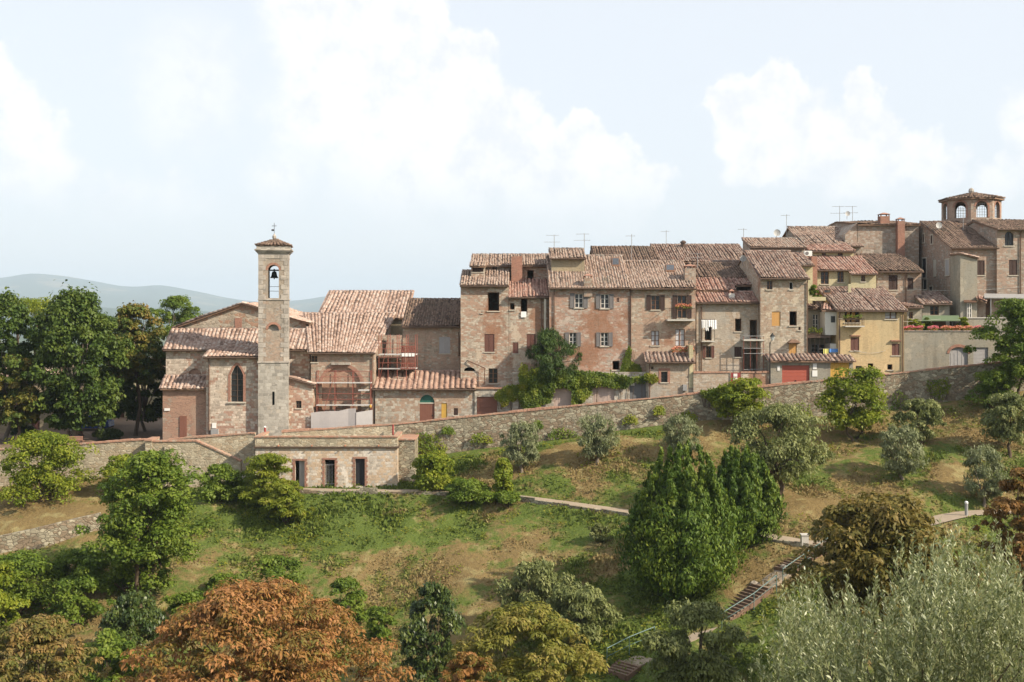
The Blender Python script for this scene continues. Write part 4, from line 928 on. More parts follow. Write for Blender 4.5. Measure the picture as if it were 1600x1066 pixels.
def build_tower():
    D = 97.85; cx = X(427.2, D); hw = 22.6 / F * D; dp = 2 * hw; c0 = (cx, D); AN = math.radians(8.5); zb = -12.8
    t = Thing('bell_tower', 'tall square bell tower with pale stone corners and pyramid roof', 'tower', (cx, D, zb))
    def part(n, mb, m, parent=None, kind=None): return t.part(n, mb.rot(AN, c0), m, parent, kind)
    z1, z2, z3, z4 = Z(566, D), Z(468, D), Z(396, D), Z(389, D); x0, x1 = cx - hw, cx + hw
    ox = 8.3 / F * D; bell = (cx - ox, cx + ox, Z(466, D), Z(414, D), ox); arch = (cx - ox, cx + ox, Z(517, D), Z(507, D), ox * .98)
    mb = MB(); sl = (cx - .1, cx + .1, Z(633, D), Z(612, D), 0); facade(mb, D - .04, x0 - .04, x1 + .04, zb, z1, [sl], .5)
    for x in (x0 - .04, x1 + .04): mb.poly((x, D - .04, zb), (x, D - .04, z1), (x, D + dp + .04, z1), (x, D + dp + .04, zb))
    mb.poly((x0, D + dp + .04, zb), (x1, D + dp + .04, zb), (x1, D + dp + .04, z1), (x0, D + dp + .04, z1)); part('stone_base', mb, M_TOWERSTONE)
    mb = MB(); facade(mb, D, x0, x1, z1, z3, [bell, arch], .45); facade(mb, D + dp, x0, x1, z1, z3, [bell, arch], -.45)
    for x in (x0, x1): mb.poly((x, D, z1), (x, D, z3), (x, D + dp, z3), (x, D + dp, z1))
    for s, xx in ((1, x0 + .45), (-1, x1 - .45)): mb.poly((xx, D + .45, z2 - .3), (xx, D + dp - .45, z2 - .3), (xx, D + dp - .45, z3), (xx, D + .45, z3))
    mb.poly((x0, D + .4, bell[2] - .02), (x1, D + .4, bell[2] - .02), (x1, D + dp - .4, bell[2] - .02), (x0, D + dp - .4, bell[2] - .02)); part('brick_shaft', mb, M_TOWERBRICK)
    mb = MB(); mb.poly(*[(x, D + .3, z) for x, z in arcpts(arch[0], arch[1], arch[2], arch[3], arch[4])]); part('niche', mb, M_TOWERSTONE)
    # corner stones, each one a part
    z = z1 + .02; k = 0
    while z < z3 - .1:
        h = .40 if k % 3 else .44; h = min(h, z3 - .02 - z)
        for s in (-1, 1):
            w = (.62 if k % 2 else .36) + random.uniform(-.04, .04); xe = cx + s * hw; wd = .36 if k % 2 else .62
            q = MB(); q.box(xe + s * .03, xe - s * w, D - .03, D + wd, z + .012, z + h - .012); part('corner_stone', q, M_QUOIN)
        z += h; k += 1
    for (zz, h, e) in ((z1, .14, .1), (z2, .12, .07)):
        mb = MB(); mb.box(x0 - e, x1 + e, D - e, D + dp + e, zz - h / 2, zz + h / 2 - (.0)); 
        part('string_course', mb, M_QUOIN)
    mb = MB(); mb.box(x0 - .04, x1 + .04, D - .045, D + dp + .045, Z(404, D), z3 - .003); part('frieze', mb, M_QUOIN)
    mb = MB()
    for i, e in enumerate((.12, .24, .34)): mb.box(x0 - e, x1 + e, D - e, D + dp + e, z3 + i * .12 + .003, z3 + (i + 1) * .12)
    part('cornice', mb, M_QUOIN)
    e = .2; zc = z3 + .36; mb = MB(); mb.box(x0 - e + .02, x1 + e - .02, D - e + .02, D + dp + e - .02, zc + .003, zc + .28); part('attic_block', mb, M_TOWERSTONE)
    zc += .28; pk = Vector((cx, D + dp / 2, Z(375.5, D + dp / 2))); e = .24
    cs = [Vector((x0 - e, D - e, zc)), Vector((x1 + e, D - e, zc)), Vector((x1 + e, D + dp + e, zc)), Vector((x0 - e, D + dp + e, zc))]; mb = MB()
    for i in range(4): mb.poly(cs[i], cs[(i + 1) % 4], pk)
    mb.poly(*cs[::-1]); r = part('pyramid_roof', mb, M_DECK)
    rm = Matrix.Rotation(AN, 3, 'Z'); cc = Vector((cx, D, 0)); R = lambda p: rm @ (p - cc) + cc
    for i in range(4):
        A, B = R(cs[i]), R(cs[(i + 1) % 4]); pp = R(pk); u = (B - A).normalized() * .12
        tiles('roof_tiles', t, A, B, pp + u, pp - u, T_DARK, .3, .36, r)
    mb = MB(); mb.lathe((pk.x, pk.y, pk.z - .1), [(.12, 0), (.09, .15), (.17, .32), (.17, .45), (.06, .6), (.02, .7)], 8); f = part('finial', mb, M_QUOIN)
    mb = MB(); zt = pk.z + .5; mb.tube([(pk.x, pk.y, zt), (pk.x, pk.y, zt + 1.0)], .022, 5); mb.box(pk.x - .2, pk.x + .2, pk.y - .02, pk.y + .02, zt + .72, zt + .76); mb.box(pk.x - .24, pk.x - .02, pk.y - .01, pk.y + .01, zt + .3, zt + .45); part('weather_vane', mb, M_IRON, f)
    # arch trims
    for a, b, c, d, ah in (bell, arch):
        mb = MB(); o = arcpts(a - .2, b + .2, c, d + .2, ah + .2); i_ = arcpts(a, b, c, d, ah)
        for k in range(2, len(o) - 1):
            mb.hexa([(o[k][0], D - .02, o[k][1]), (o[k + 1][0], D - .02, o[k + 1][1]), (i_[k + 1][0], D - .02, i_[k + 1][1]), (i_[k][0], D - .02, i_[k][1])], [(o[k][0], D + .03, o[k][1]), (o[k + 1][0], D + .03, o[k + 1][1]), (i_[k + 1][0], D + .03, i_[k + 1][1]), (i_[k][0], D + .03, i_[k][1])])
        part('arch_ring', mb, M_BRICKTRIM)
    mb = MB(); bz = Z(434, D); y = D + dp / 2
    mb.lathe((cx, y, bz), [(.36, 0), (.33, .06), (.25, .2), (.21, .42), (.17, .55), (.05, .6)], 14); b_ = part('bell', mb, M_BELL)
    mb = MB(); mb.box(cx - .45, cx + .45, y - .06, y + .06, bz + .62, bz + .74); mb.box(cx - .05, cx + .05, y - .05, y + .05, bz + .58, bz + .8); mb.tube([(cx, y, bz - .1), (cx, y, bz + .3)], .05, 6); part('bell_yoke', mb, M_IRON, b_)
    for zz in (Z(455, D), Z(448, D)):
        mb = MB(); mb.tube([(bell[0], D + .2, zz), (bell[1], D + .2, zz)], .02, 5); part('rail', mb, M_IRON)
build_tower()

# ------------------------------------------------------------------ oratory, scaffolding, garages
def oratory():
    zb = zs(540) - .5
    t = house('oratory', 'oratory with huge sloping pink tiled roof and blind arch behind scaffolding', 'building', 485.5, 585, 0, 551, 99.5, 113.0, 490, M_C7, T_CHURCH,
              [('blind', 503, 564, 573, 700, {'ah': 31, 'mat': M_CHBRICK}), ('glass', 486.5, 496, 556, 566)], lean=True, per=.36, zb=zb, rdx=(-3.0, .45), pipes=[(582,)])
    D = 99.5; a, b, c, d = X(503, D), X(564, D), Z(640, D), Z(573, D); ah = 31 / F * D; mb = MB(); o = arcpts(a - .3, b + .3, c, d + .3, ah + .3, 20); i_ = arcpts(a, b, c, d, ah, 20)
    for k in range(2, len(o) - 1): mb.hexa([(o[k][0], D - .03, o[k][1]), (o[k + 1][0], D - .03, o[k + 1][1]), (i_[k + 1][0], D - .03, i_[k + 1][1]), (i_[k][0], D - .03, i_[k][1])], [(o[k][0], D + .02, o[k][1]), (o[k + 1][0], D + .02, o[k + 1][1]), (i_[k + 1][0], D + .02, i_[k + 1][1]), (i_[k][0], D + .02, i_[k][1])])
    t.part('arch_ring', mb, M_BRICKTRIM)
    mb = MB(); mb.box(X(518, D), X(548, D), D - .25, D, Z(570, D), Z(566.5, D)); t.part('ledge', mb, M_QUOIN)
    house('church_hall', 'pale pink tiled hall roof rising behind the oratory', 'building', 500, 632.5, 0, 497, 113.4, 121, 455.5, M_TANP, T_CHURCH, zb=-9, per=.36, gut=False, lean=True, so=.3)
    house('corner_house', 'plastered brick house with dark grey roof tiles and one closed grey shutter', 'house', 629, 719, 0, 510, 103, 109.5, 468, M_C7, T_DARK, [('shut', 686, 703.5, 526.5, 552.5, {'mat': M_GREYDOOR})], lean=True, zb=zs(680) - .5, pipes=[(717, 520, 556)], so=.05)
    D = 103
    mb = MB(); mb.tube([(X(717, D), D - .1, Z(556, D)), (X(733, D), D - 2.55, Z(562, D)), (X(757, 100.4), 100.3, Z(575, 100.4)), (X(757.5, 100.4), 100.3, Z(600, 100.4))], .05, 6)
    single('drain_pipe', mb, M_PIPE, P(757, 600, 100.4), 'dark drain pipe running diagonally down the tall house wall', 'pipe')
    house('garage_row', 'long low stone garage with pink tiles and green fanlight over brown door', 'garage', 586, 741, 0, 607.5, 99.4, 102.4, 581, M_GARAGE, T_GAR,
          [('door', 655.5, 679, 617, 668, {'ah': 13}), ('board', 689.5, 698.5, 630, 660, {'mat': M_WOODYEL}), ('shut', 709, 715.5, 638, 649, {'mat': M_SHBROWN})], lean=True, per=.47, zb=zs(650) - .5, so=.2)
    g = Thing('garage', 'pale stone garage with plain brown door beside the ivy', 'garage', P(765, 660, 99.3)); D = 99.3
    op = [(X(745, D), X(777, D), zs(760) - .4, Z(620, D), 0)]; mb = MB(); facade(mb, D, X(741.5, D), X(800, D), zs(760) - .5, Z(608, D), op)
    mb.box(X(741.5, D), X(800, D), D + .25, D + .9, Z(640, D), Z(608, D)); g.part('wall', mb, M_GARAGE2); fit_out(g, *op[0][:4], D, 'gar', M_BROWNDOOR)
    mb = MB(); mb.box(X(741.5, D), X(800, D), D - .12, D + 1.0, Z(608, D) + .003, Z(608, D) + .12); g.part('coping', mb, M_COPING)
oratory()

def scaffold(name, label, x0, x1, D0, D1, zb, zt, nb, levels, matp=M_RUST, sheet=None, mesh=False):
    t = Thing(name, label, 'scaffolding', ((x0 + x1) / 2, D0, zb))
    for k in range(nb + 1):
        x = x0 + (x1 - x0) * k / nb
        for y in (D0, D1):
            mb = MB(); mb.tube([(x, y, zb), (x, y, zt)], .035, 6); t.part('pole', mb, matp)
    for z in levels:
        mb = MB(); mb.box(x0 - .05, x1 + .05, D0 - .05, D1 - .05, z, z + .07); t.part('deck', mb, M_PLANK)
        for h in (.55, 1.05):
            if z + h < zt: mb = MB(); mb.tube([(x0, D0 - .04, z + h), (x1, D0 - .04, z + h)], .025, 5); t.part('rail', mb, matp)
    mb = MB(); mb.tube([(x0, D0 - .05, zb + .3), (x0 + (x1 - x0) / nb, D0 - .05, zt - .3)], .022, 5); t.part('brace', mb, matp)
    return t
M_SHEETW = plain('pale_sheet', (.50, .48, .47), .8, .08)
def scaffolds():
    D = 98.7; zb = zs(530)
    t = scaffold('scaffolding', 'red tube scaffolding with two grey decks against the blind arch wall', X(495, D), X(579, D), D, D + .7, zb, Z(579, D), 3, [Z(599, D), Z(634, D)])
    mb = MB(); mb.box(X(560, D), X(576, D), D - .1, D + .5, Z(611, D), Z(609, D)); t.part('deck', mb, M_PLANK)
    s = MB(); pts = [487, 500, 515, 530, 545, 557]; 
    for p, q in zip(pts[:-1], pts[1:]):
        yy = lambda v: 98.4 + .06 * math.sin(v * .9); tp = lambda v: Z(645 - 6 * (v - 487) / 70 + 1.2 * math.sin(v), 98.4)
        s.hexa([(X(p, D), yy(p), zb), (X(q, D), yy(q), zb), (X(q, D), yy(q) + .02, zb), (X(p, D), yy(p) + .02, zb)], [(X(p, D), yy(p), tp(p)), (X(q, D), yy(q), tp(q)), (X(q, D), yy(q) + .02, tp(q)), (X(p, D), yy(p) + .02, tp(p))])
    single('site_sheet', s, M_TARP, (X(520, D), 98.4, zb), 'grey hoarding sheet hung along the foot of the scaffolding', 'sheet')
    s = MB(); s.hexa([(X(557.5, D), 98.3, zb), (X(583, D), 98.3, zb), (X(583, D), 98.33, zb), (X(557.5, D), 98.33, zb)], [(X(557.5, D), 98.3, Z(644, D)), (X(583, D), 98.3, Z(640, D)), (X(583, D), 98.33, Z(640, D)), (X(557.5, D), 98.33, Z(644, D))]); single('site_sheet', s, M_SHEETW, (X(570, D), 98.3, zb), 'white hoarding sheet at the corner of the building site', 'sheet')
    mb = MB(); mb.lathe((X(579, D), D - .1, Z(637, D)), [(.07, 0), (.1, .08), (.1, .2), (.06, .26)], 8); single('site_lamp', mb, M_WOODYEL, P(579, 637, D), 'small orange warning lamp on the scaffolding pole', 'lamp')
    # the upper scaffold in the corner
    D = 100.6; zb = Z(606, D); x0, x1 = X(592, D), X(649, D)
    t = scaffold('scaffolding', 'red scaffolding tower in the corner beside the pink roof', x0, x1, D, 102.4, zb, Z(523, D), 4, [Z(577, D), Z(555, D)])
    for k in range(14):
        x = X(628, D) + (x1 - X(628, D)) * k / 13; mb = MB(); mb.tube([(x, D - .06, Z(577, D)), (x, D - .06, Z(540, D))], .018, 4); t.part('bar', mb, M_RUST)
    for (a, b) in ((577, 568), (550, 541)): 
        mb = MB(); xa = X(626, D); za, zb_ = Z(a, D), Z(b, D); mb.box(xa, x1, D - .1, D - .075, za, za + .06); mb.box(xa, x1, D - .1, D - .075, zb_ - .06, zb_)
        for k in range(9): xx = xa + (x1 - xa) * k / 9; mb.hexa([(xx, D - .098, za + .062), (xx + .05, D - .098, za + .062), (xx + .05, D - .08, za + .062), (xx, D - .08, za + .062)], [(xx + .1, D - .098, zb_ - .062), (xx + .15, D - .098, zb_ - .062), (xx + .15, D - .08, zb_ - .062), (xx + .1, D - .08, zb_ - .062)])
        t.part('guard_panel', mb, M_RUST)
    for k in range(4): mb = MB(); mb.box(X(628 + k * 5.2, D), X(632.2 + k * 5.2, D), D - .13, D - .11, Z(557, D), Z(552, D)); t.part('white_panel', mb, M_CLOTH)
    b = Thing('ruined_annex', 'half demolished brick annex with open doorway and rubble behind the red scaffolding', 'building', P(606, 606, 102.6)); D = 102.7
    op = [(X(597, D), X(604, D), Z(556, D), Z(532, D), 0), (X(595, D), X(611, D), Z(592, D), Z(570, D), 0)]
    mb = MB(); facade(mb, D, X(588, D), X(628, D), Z(640, D), Z(524, D), op, .5); mb.poly((X(588, D), D + 2, Z(640, D)), (X(628, D), D + 2, Z(640, D)), (X(628, D), D + 2, Z(524, D)), (X(588, D), D + 2, Z(524, D))); b.part('wall', mb, M_C7)
    mb = MB(); mb.box(X(592, D), X(627, D), D - 1.3, D - .003, Z(559, D), Z(557, D)); b.part('balcony', mb, M_CONC)
    mb = MB()
    for k in range(60):
        p = Vector((random.uniform(X(592, 101), X(628, 101)), random.uniform(100.6, 102), 0)); z = Z(603, 101) + random.random() * .75; s = random.uniform(.08, .22); mb.box(p.x - s, p.x + s, p.y - s, p.y + s, z - .12, z + s * .6)
    o = b.part('rubble', mb, M_CHURCH); o['kind'] = 'stuff'
scaffolds()

# ------------------------------------------------------------------ the row of houses
def row():
    zb = zs(800) - .6
    t = house('tall_house', 'tall ochre stone house with wide black open window and red brick chimney', 'house', 719.5, 795, 0, 446, 100.6, 105.6, 423.5, M_H1, T_ROW,
              [('open', 762, 780, 457, 486), ('shut', 757, 772.5, 522, 550), ('open', 752, 753.6, 487, 489), ('glass', 763.5, 777.5, 576, 599, {'mat': M_FRAMEB}), ('hole', 725, 742, 574, 580, {'ah': 5})], zb=zs(740) - .6, lean=True, so=.05)
    house('', '', '', 795, 857.5, 0, 464, 100.6, 105.6, 437, M_H1, T_RED, [('open', 797, 804, 474, 484), ('open', 813.5, 824, 467, 492), ('shut', 801, 810, 535, 552.5), ('shut', 823, 837, 522, 549), ('door', 800, 811, 581, 606, {'mat': M_WOODDK})], lean=True, into=t, zb=zs(740) - .6, so=.05, ridge=False, pipes=[(846,)])
    house('', '', '', 738, 859, 0, 415, 105.7, 109, 398.5, M_H1, T_ROW, [('open', 823.5, 834, 422, 437), ('glass', 769, 777, 417, 424)], into=t, zb=-3, gut=True, lean=True)
    u = house('', '', '', 736, 757.5, 0, 416, 103.2, 105.8, 409, M_H1, T_ROW, [('shut', 738, 755, 416.8, 425, {'mat': M_SHBROWN})], lean=True, into=t, zb=0, gut=False, ridge=False)
    t.ze, t.De, t.sl = Z(437, 105), 105, .0001
    chimney(t, 799, 816, 401, 436, M_BRICKTRIM, D=105.0, cap=False)
    mb = MB(); D = 100.6; mb.box(X(814, D), X(822.5, D), D - .1, D - .075, Z(496, D), Z(487, D)); single('hanging_cloth', mb, M_CLOTH, P(818, 496, D), 'white cloth hanging from the open window', 'cloth')
    mb = MB(); mb.box(X(850, D), X(853, D), D - .35, D - .05, Z(545, D), Z(466, D)); t.part('flue', mb, M_SILL)
    # red house
    t = house('red_house', 'reddish plastered house with four grey shuttered windows above the ivy', 'house', 858, 984.5, 0, 449.5, 100, 107, 400, M_H2, T_ROW,
              [('sg', 898, 911, 459, 481, {'mat': M_FRAMEW}), ('sg', 938.5, 951.5, 460, 482, {'mat': M_FRAMEW}), ('sg', 889.5, 901, 520, 541, {'mat': M_FRAMEW}), ('sg', 938.5, 950.5, 520, 541, {'mat': M_FRAMEW}), ('open', 957, 968, 564, 578), ('blind', 963.5, 967.5, 465.5, 472)], zb=zb, pipes=[(866,)], so=.02)
    skylight(t, 956, 968, 405, 418); chimney(t, 912, 925, 428, 446, M_BACK2)
    house('roof_tower', 'square plastered room rising through the roof with its own little tiled roof', 'building', 861.5, 913.5, 0, 403, 103.2, 106.5, 389.5, M_TANP, T_ROW, lean=True, zb=2, ridge=True)
    t = house('brown_house', 'brown brick house with flower balcony and dark shutters', 'house', 985, 1087, 0, 450.5, 100, 107, 408.5, M_H3, T_ROW,
              [('sg', 1017.5, 1031, 462, 484, {'mat': M_FRAMEB, 'mat2': M_SHBROWN}), ('sgo', 1058.5, 1072.5, 462, 497, {'mat': M_FRAMEB, 'mat2': M_SHBROWN}), ('cur', 1017.5, 1030, 517, 540), ('cur', 1055, 1070, 514.5, 541)], zb=zb, pipes=[(985.5,)], so=.02)
    skylight(t, 1040, 1054.5, 415.5, 426); chimney(t, 1069, 1086, 413, 438, M_BACK2)
    D = 100; b = Thing('balcony', 'narrow balcony with iron railing and red geraniums', 'balcony', P(1064, 500, D)); y0 = D - 1.0; a, c = X(1043, y0), X(1086, y0); zf = Z(499, D)
    mb = MB(); mb.box(a, c, y0, D - .003, zf - .14, zf); b.part('slab', mb, M_CONC)
    for k in range(19): x = a + .04 + (c - a - .08) * k / 18; mb = MB(); mb.box(x - .01, x + .01, y0 + .03, y0 + .05, zf, zf + .95); b.part('baluster', mb, M_IRON)
    mb = MB(); mb.box(a, c, y0 + .02, y0 + .06, zf + .95, zf + .99); mb.box(a, a + .04, y0 + .06, D - .01, zf + .95, zf + .99); mb.box(c - .04, c, y0 + .06, D - .01, zf + .95, zf + .99); b.part('handrail', mb, M_IRON)
    # annex below
    t = house('brick_annex', 'small plastered annex with brick framed window and mossy tiled roof', 'building', 1012, 1083, 0, 565.5, 98.7, 100.0, 550.5, M_H4, T_MIX, [('glass', 1033, 1043, 581, 597.5, {'mat': M_IRON}), ('hole', 1017.5, 1021, 573, 577)], zb=zb, lean=True, per=.34, so=.15, ridge=False, pipes=[(1015,)])
    D = 98.7; mb = MB(); a, c, z0, z1 = X(1033, D), X(1043, D), Z(597.5, D), Z(581, D)
    mb.box(a - .22, a - .002, D - .03, D + .04, z0 - .1, z1 + .1); mb.box(c + .002, c + .22, D - .03, D + .04, z0 - .1, z1 + .1); mb.box(a - .22, c + .22, D - .035, D + .04, z1 + .103, z1 + .3); t.part('window_surround', mb, M_BRICKTRIM)
    mb = MB(); mb.box(X(1066.5, D), X(1073, D), D - .2, D - .003, Z(610.5, D), Z(601, D)); t.part('meter_box', mb, M_STEEL)
    mb = MB(); mb.box(X(1077, D), X(1083, D), D - .05, 100, Z(606, D), Z(540, D)); t.part('pier', mb, M_CREAM)
    # beige house with washing
    t = house('beige_house', 'beige plastered house with washing line and red tiles', 'house', 1088, 1192, 0, 472.5, 100.4, 102.7, 457, M_H4, T_RED,
              [('open', 1101, 1112, 503, 532), ('open', 1148.5, 1158.5, 498, 518), ('open', 1171.5, 1183, 500, 528.5), ('sgo', 1103, 1111, 541, 559, {'mat': M_WOODDK, 'mat2': M_SHRED}), ('shut', 1147.5, 1159, 542, 558, {'mat': M_SHBROWN}), ('hole', 1160, 1188, 545, 580)], lean=True, zb=zb, so=.08, pipes=[(1096,)])
    house('', '', '', 1088, 1149, 0, 453.5, 102.8, 105.6, 434, M_CREAM, T_RED, lean=True, into=t, zb=1, so=.05, ridge=False, gut=False)
    house('', '', '', 1149.5, 1178, 0, 446, 103.6, 105.6, 434, M_H4, T_RED, [('open', 1151, 1176, 447.2, 458, {'mat': M_SHGREY})], lean=True, into=t, zb=1, so=.05, ridge=False, gut=False)
    house('', '', '', 1088, 1177, 0, 433, 105.7, 110.5, 412, M_H4, T_DARK, lean=True, into=t, zb=1, so=.05)
    t.ze, t.De, t.sl = Z(472.5, 100.1), 100.1, (Z(457, 102.7) - Z(472.5, 100.1)) / 2.6
    chimney(t, 1139, 1147, 452, 466, M_WHITEP)
    D = 100.4
    c = Thing('iron_balcony', 'rusty iron cage balcony with bare floor beside the scaffold', 'balcony', P(1174, 530, D)); y0 = D - .95
    mb = MB(); mb.box(X(1158.5, D), X(1190, D), y0, D - .003, Z(532.5, D), Z(530, D)); c.part('slab', mb, M_CONC)
    for px in (1158.8, 1169, 1179, 1189.5):
        mb = MB(); mb.tube([(X(px, D), y0 + .03, Z(583, D)), (X(px, D), y0 + .03, Z(525, D))], .025, 5); c.part('post', mb, M_RUST)
    for py in (525, 544, 552, 577): mb = MB(); mb.tube([(X(1158.5, D), y0, Z(py, D)), (X(1190, D), y0, Z(py + (0 if py < 560 else -1), D))], .025, 5); c.part('rail', mb, M_ANT)
    c = Thing('iron_balcony', 'iron cage balcony hung with white washing', 'balcony', P(1104, 533, D))
    mb = MB(); mb.box(X(1094, D), X(1114, D), y0, D - .003, Z(534, D), Z(532.6, D)); c.part('slab', mb, M_CONC)
    for px in (1094.3, 1101, 1107, 1113.7): mb = MB(); mb.tube([(X(px, D), y0 + .03, Z(533, D)), (X(px, D), y0 + .03, Z(499, D))], .02, 5); c.part('post', mb, M_IRON)
    for py in (499, 517): mb = MB(); mb.tube([(X(1094, D), y0, Z(py, D)), (X(1114, D), y0, Z(py, D))], .02, 5); c.part('rail', mb, M_IRON)
    for i, (a, b, dy) in enumerate(((1093, 1098.5, 14), (1098.5, 1104, 18), (1104, 1109.5, 12), (1109, 1117, 16))):
        mb = MB(); n = 6; V = []
        for k in range(n + 1):
            x = X(a + (b - a) * k / n, D); y = y0 - .08 + .06 * math.sin(k * 2.1 + i); zz = Z(500 + dy - 2.5 * abs(math.sin(k + i)), D); V.append(((x, y, Z(500, D)), (x, y - .05, zz)))
        for k in range(n): mb.poly(V[k][0], V[k + 1][0], V[k + 1][1], V[k][1]); mb.poly(*[tuple(np.array(p) + (0, .03, 0)) for p in (V[k][1], V[k + 1][1], V[k + 1][0], V[k][0])])
        single('washing', mb, M_CLOTH, P(a, 500, D), ['short white washing at the end near the downpipe', 'longest piece of white washing on the iron cage', 'narrow white washing in front of the black window', 'wide white bundle of washing overhanging the cage end'][i], 'washing', 'washing on the iron cage balcony')
    # yard walls
    wall_run('yard_wall', 'plastered yard wall with tiled top below the beige house', [P(1083.5, 583.5, 98.5), P(1141, 583, 98.5)], .4, M_H4, 4)
    wall_run('yard_wall', 'short yard wall with tiled top beside the garage with red door', [P(1157.5, 583, 98.5), P(1203, 583, 98.5)], .4, M_H5, 4)
    D = 98.4; g = Thing('yard_gate', 'dark red gate board carrying two white notices', 'gate', P(1149, 606, D)); mb = MB(); planks(mb, X(1142, D), X(1157, D), D, Z(625, D), Z(582.5, D)); g.part('board', mb, M_SIGNRED)
    for py in (584, 590): mb = MB(); mb.box(X(1146, D), X(1152, D), D - .03, D - .002, Z(py + 4.6, D), Z(py, D)); g.part('notice', mb, M_SIGN)
    # ivy garage wall
    D = 99.0; g = Thing('garage_wall', 'long garage front with two faded doors and one slate door under ivy', 'garage', P(900, 640, D)); zg = zs(800) - .5
    ops = [(X(865, D), X(893.5, D), zg + .1, Z(604, D), .5), (X(926.5, D), X(960, D), zg + .1, Z(604.5, D), .25), (X(984, D), X(1009.5, D), zg + .1, Z(593, D), 0)]
    mb = MB(); facade(mb, D, X(800.5, D), X(1011.5, D), zg, Z(582, D), ops); mb.poly((X(800.5, D), D, Z(582, D)), (X(1011.5, D), D, Z(582, D)), (X(1011.5, D), 99.9, Z(582, D)), (X(800.5, D), 99.9, Z(582, D))); mb.poly((X(800.5, D), D + .6, zg), (X(1011.5, D), D + .6, zg), (X(1011.5, D), D + .6, Z(582, D)), (X(800.5, D), D + .6, Z(582, D))); g.part('wall', mb, M_GARAGE2)
    fit_out(g, *ops[0][:4], D, 'agar', M_PINKDOOR, ah=.5); fit_out(g, *ops[1][:4], D, 'agar', M_PINKDOOR, ah=.25); fit_out(g, *ops[2][:4], D, 'gar', M_SLATE)
    mb = MB(); mb.box(X(986, D), X(991.5, D), D + .09, D + .115, Z(603, D), Z(600, D)); mb.box(X(986, D), X(991.5, D), D + .085, D + .089, Z(600, D), Z(599, D)); g.part('notice', mb, M_SIGN)
row()

